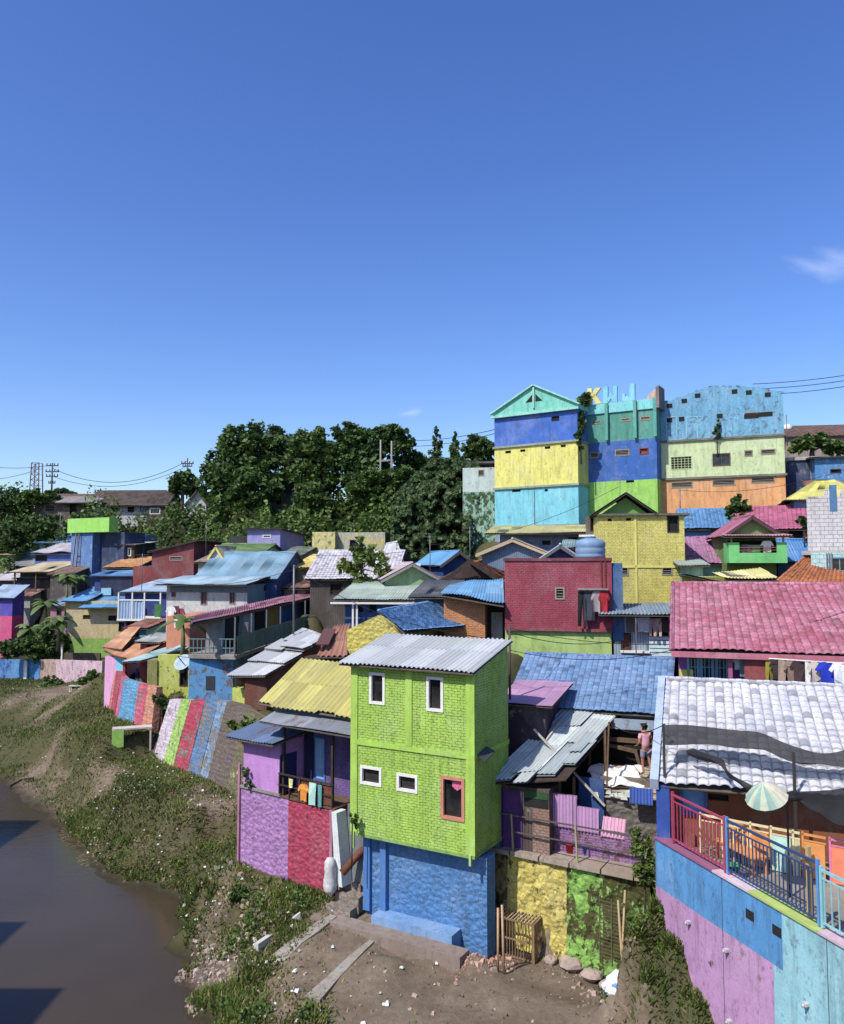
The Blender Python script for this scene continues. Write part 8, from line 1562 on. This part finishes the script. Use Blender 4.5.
# ================================================================== person
def person():
    B = P(646, 775, 27.3); t = thing('person', 'person in pink top and grey shorts seen from behind in the dark doorway', 'person', B, R(200))
    sc = 1.0
    def skin(name, vs, es, rad, mat, sub=2, label=None, par=None):
        me = bpy.data.meshes.new(name); me.from_pydata(vs, es, []); o = bpy.data.objects.new(name, me); COL.objects.link(o)
        m = o.modifiers.new('s', 'SKIN'); sk = me.skin_vertices[0].data
        for i, r_ in enumerate(rad): sk[i].radius = r_ if isinstance(r_, tuple) else (r_, r_)
        sk[0].use_root = True; o.modifiers.new('d', 'SUBSURF').levels = sub; o.modifiers['d'].render_levels = sub
        dg = bpy.context.evaluated_depsgraph_get(); m2 = bpy.data.meshes.new_from_object(o.evaluated_get(dg)); bpy.data.objects.remove(o); m2.name = name; m2.materials.clear(); m2.materials.append(mat)
        m2.polygons.foreach_set('use_smooth', [True]*len(m2.polygons)); o = bpy.data.objects.new(name, m2); COL.objects.link(o); o.parent = par or t; return o
    V = [(0, 0, .86), (0, .02, 1.05), (0, -.0, 1.25), (0, -.04, 1.38), (0, -.08, 1.47), (0, -.11, 1.56), (0, -.12, 1.66),
         (.17, -.03, 1.33), (.24, .0, 1.08), (.2, -.2, .95), (-.17, -.03, 1.33), (-.24, .0, 1.08), (-.2, -.2, .95),
         (.1, 0, .78), (.11, -.02, .45), (.12, .04, .09), (.13, -.1, .04), (-.1, 0, .78), (-.12, .05, .45), (-.13, .12, .1), (-.14, -.02, .04)]
    E = [(0, 1), (1, 2), (2, 3), (3, 4), (4, 5), (5, 6), (3, 7), (7, 8), (8, 9), (3, 10), (10, 11), (11, 12), (0, 13), (13, 14), (14, 15), (15, 16), (0, 17), (17, 18), (18, 19), (19, 20)]
    Rr2 = [(.14, .1), (.12, .09), (.15, .1), (.12, .08), .045, .085, .07, .055, .04, .028, .055, .04, .028, .085, .055, .035, .03, .085, .055, .035, .03]
    sk_ = plain((165, 112, 84), .6, var=.1, name='skin')
    skin('body', V, E, Rr2, sk_)
    skin('shirt', [(0, .01, .88), (0, .02, 1.08), (0, 0, 1.25), (0, -.03, 1.37), (.17, -.03, 1.34), (.22, -.01, 1.18), (-.17, -.03, 1.34), (-.22, -.01, 1.18)], [(0, 1), (1, 2), (2, 3), (3, 4), (4, 5), (3, 6), (6, 7)], [(.165, .125), (.16, .12), (.175, .12), (.13, .09), .075, .065, .075, .065], plain((225, 165, 185), .9))
    skin('shorts', [(0, 0, .92), (.1, 0, .78), (.115, -.01, .55), (-.1, 0, .78), (-.12, .03, .55)], [(0, 1), (1, 2), (0, 3), (3, 4)], [(.16, .12), .105, .085, .105, .085], plain((135, 135, 160), .9, var=.4, sc=12))
    skin('hair', [(0, -.08, 1.6), (0, -.1, 1.68), (0, -.04, 1.58)], [(0, 1), (0, 2)], [.092, .08, .06], plain((22, 18, 16), .7))
    for s_ in (-1, 1):      # hands with separate fingers
        c = Vector((s_*.2, -.2, .95)); vs = [tuple(c)]; es = []; rd = [.024]
        for k in range(4): a = (k-1.5)*.017; vs += [(c.x+a, c.y-.07, c.z-.02), (c.x+a*1.2, c.y-.1, c.z-.045+.003*k)]; es += [(0, len(vs)-2), (len(vs)-2, len(vs)-1)]; rd += [.0085, .007]
        vs += [(c.x-s_*.04, c.y-.03, c.z)]; es += [(0, len(vs)-1)]; rd += [.009]
        skin('hand', vs, es, rd, sk_, 1)
person()
q = P(642, 776, 27.6); mb = MB(); mb.box(-1.3, 1.0, -.55, 1.6, -1.6, -.01); o = obj('concrete_ledge', mb, wall((120, 105, 90), 'plaster', .6, .3), loc=q, rz=R(-22)); tag(o, 'rough concrete ledge the person stands on in the dark gap', 'ledge')
# ================================================================== left bank buildings (they throw the shadows on the water)
LB = wall((190, 180, 165), 'plaster', .5, .2)
def leftblock(name, label, x, y, w, d, h_, m, rz):
    t = thing(name, label, 'building', (x, y, -1.5), R(rz)); hh = House.__new__(House); hh.O = Vector((x, y, -1.5)); hh.a = R(rz); hh.c, hh.s = math.cos(hh.a), math.sin(hh.a); hh.root = t; hh.pend = []; hh.ground = False
    for k in range(int(h_/3.2)):
        for j in range(3): hh.pend.append(('R', d*(j+.25)/3, d*(j+.65)/3, 1.5+k*3.2+1, 1.5+k*3.2+2.2, 'wood', w))
    hh.body(0, w, 0, d, 0, h_, m); mb = MB(); mb.box(-.3, w+.3, -.3, d+.3, h_+.002, h_+.3); obj('roof_slab', mb, CONC, t); mb = MB(); mb.box(w*.3, w*.75, d*.3, d*.7, h_+.302, h_+2.4); obj('roof_room', mb, m, t)
leftblock('riverside_building', 'tall cream building on the opposite bank, nearest the bridge', -32.5, 15.4, 7, 4.1, 19, LB, 0)
leftblock('riverside_building', 'broad ochre building on the opposite bank below the bridge', -29, 4.8, 7.2, 10.4, 18.5, wall((200, 170, 110), 'plaster', .5, .2), 0)
leftblock('riverside_building', 'tall pale green building on the opposite bank, farther upstream', -37.6, 24, 8, 8, 17.5, wall((150, 180, 150), 'plaster', .5, .2), 0)
# ================================================================== small rooftop and wall clutter
def meterbox(hh, px, py, w_, h_, m, v=0, name='meter_box'):
    u, z = hh.uz(px, py, v); mb = MB(); mb.box(u-w_/2, u+w_/2, v-.12, v-.002, z-h_/2, z+h_/2); hh.part(name, mb, m)
for (px, py, Y, lb) in ((430, 560, 52, 'thin aerial on the pale green gabled house'), (206, 541, 64, 'aerial on the maroon brick house roof'), (142, 575, 60, 'aerial above the pale blue balcony'), (620, 500, 50, 'aerial on the green gable attic'), (60, 530, 80, 'aerial above the wide sky blue roof'), (470, 552, 50, 'aerial beside the orange clay-tiled roof')):
    a = P(px, py, Y); t = thing('tv_aerial', lb, 'aerial', a, R(random.uniform(-40, 40)), 'television aerials on the roofs'); mb = MB(); mb.tube([(0, 0, -1.2), (0, 0, 1.6)], .025, 6); obj('mast', mb, STEEL, t); mb = MB(); mb.beam((-.5, 0, 1.5), (.5, 0, 1.5), .025)
    for k in range(6): mb.beam((-.45+k*.18, -.25+.02*k, 1.5), (-.45+k*.18, .25-.02*k, 1.5), .015)
    obj('elements', mb, STEEL, t)
# ================================================================== light, sky, output
SE, SA = R(50), math.atan2(-.72, -.69)          # elevation; azimuth of the vector towards the sun is (x,y)
sd = Vector((-.72, -.69, 0)).normalized()*math.cos(SE)+Vector((0, 0, math.sin(SE)))
sl = bpy.data.lights.new('sun', 'SUN'); so = bpy.data.objects.new('sun', sl); COL.objects.link(so); sl.energy = 3.7; sl.angle = R(.53); sl.color = (1, .96, .9)
so.rotation_euler = sd.to_track_quat('Z', 'Y').to_euler(); so.location = (-30, -30, 60)
w = bpy.data.worlds.new('World'); scene.world = w; w.use_nodes = True; nt = w.node_tree; nt.nodes.clear()
sk = nt.nodes.new('ShaderNodeTexSky'); sk.sky_type = 'NISHITA'; sk.sun_disc = False; sk.sun_elevation = SE; sk.sun_rotation = math.atan2(sd.x, sd.y); sk.air_density = 1.0; sk.dust_density = 1.2; sk.ozone_density = 3.2; sk.altitude = 400
bg = nt.nodes.new('ShaderNodeBackground'); bg.inputs[1].default_value = .14; out = nt.nodes.new('ShaderNodeOutputWorld')
# thin wisps of cloud near the right edge and over the hill
tc = nt.nodes.new('ShaderNodeTexCoord')
def wisp(px, py, rx, rz, seed, tilt):
    c = (P(px, py, 100)-Vector((0, 0, CAMZ))).normalized(); sb = nt.nodes.new('ShaderNodeVectorMath'); sb.operation = 'SUBTRACT'; nt.links.new(tc.outputs['Generated'], sb.inputs[0]); sb.inputs[1].default_value = c
    mp = nt.nodes.new('ShaderNodeMapping'); mp.inputs['Rotation'].default_value = (0, tilt, 0); nt.links.new(sb.outputs[0], mp.inputs[0])
    m2 = nt.nodes.new('ShaderNodeMapping'); m2.inputs['Scale'].default_value = (1/rx, 1/rx, 1/rz); nt.links.new(mp.outputs[0], m2.inputs[0])
    ln = nt.nodes.new('ShaderNodeVectorMath'); ln.operation = 'LENGTH'; nt.links.new(m2.outputs[0], ln.inputs[0])
    nz = nt.nodes.new('ShaderNodeTexNoise'); nz.inputs['Scale'].default_value = 1.6; nz.inputs['Detail'].default_value = 6; nt.links.new(m2.outputs[0], nz.inputs[0])
    ad = nt.nodes.new('ShaderNodeMath'); ad.operation = 'MULTIPLY_ADD'; nt.links.new(nz.outputs[0], ad.inputs[0]); ad.inputs[1].default_value = 1.2; nt.links.new(ln.outputs['Value'], ad.inputs[2])
    mr = nt.nodes.new('ShaderNodeMapRange'); mr.interpolation_type = 'SMOOTHSTEP'; nt.links.new(ad.outputs[0], mr.inputs[0]); mr.inputs[1].default_value = 1.5; mr.inputs[2].default_value = .5; return mr.outputs[0]
last = sk.outputs[0]
for a_ in ((822, 270, .055, .016, 1, R(-18)), (412, 413, .022, .008, 2, R(15)), (850, 262, .05, .02, 3, R(-18))):
    mx = nt.nodes.new('ShaderNodeMix'); mx.data_type = 'RGBA'; f = wisp(*a_); ml = nt.nodes.new('ShaderNodeMath'); ml.operation = 'MULTIPLY'; nt.links.new(f, ml.inputs[0]); ml.inputs[1].default_value = .22
    nt.links.new(ml.outputs[0], mx.inputs[0]); nt.links.new(last, mx.inputs[6]); mx.inputs[7].default_value = (5.5, 6.0, 7.2, 1); last = mx.outputs[2]
hsv = nt.nodes.new('ShaderNodeHueSaturation'); hsv.inputs['Saturation'].default_value = 1.24; hsv.inputs['Hue'].default_value = .516; nt.links.new(last, hsv.inputs['Color']); nt.links.new(hsv.outputs[0], bg.inputs[0]); nt.links.new(bg.outputs[0], out.inputs[0])
scene.render.engine = 'CYCLES'; scene.view_settings.view_transform = 'Standard'; scene.view_settings.look = 'None'; scene.view_settings.exposure = .5; scene.view_settings.gamma = 1
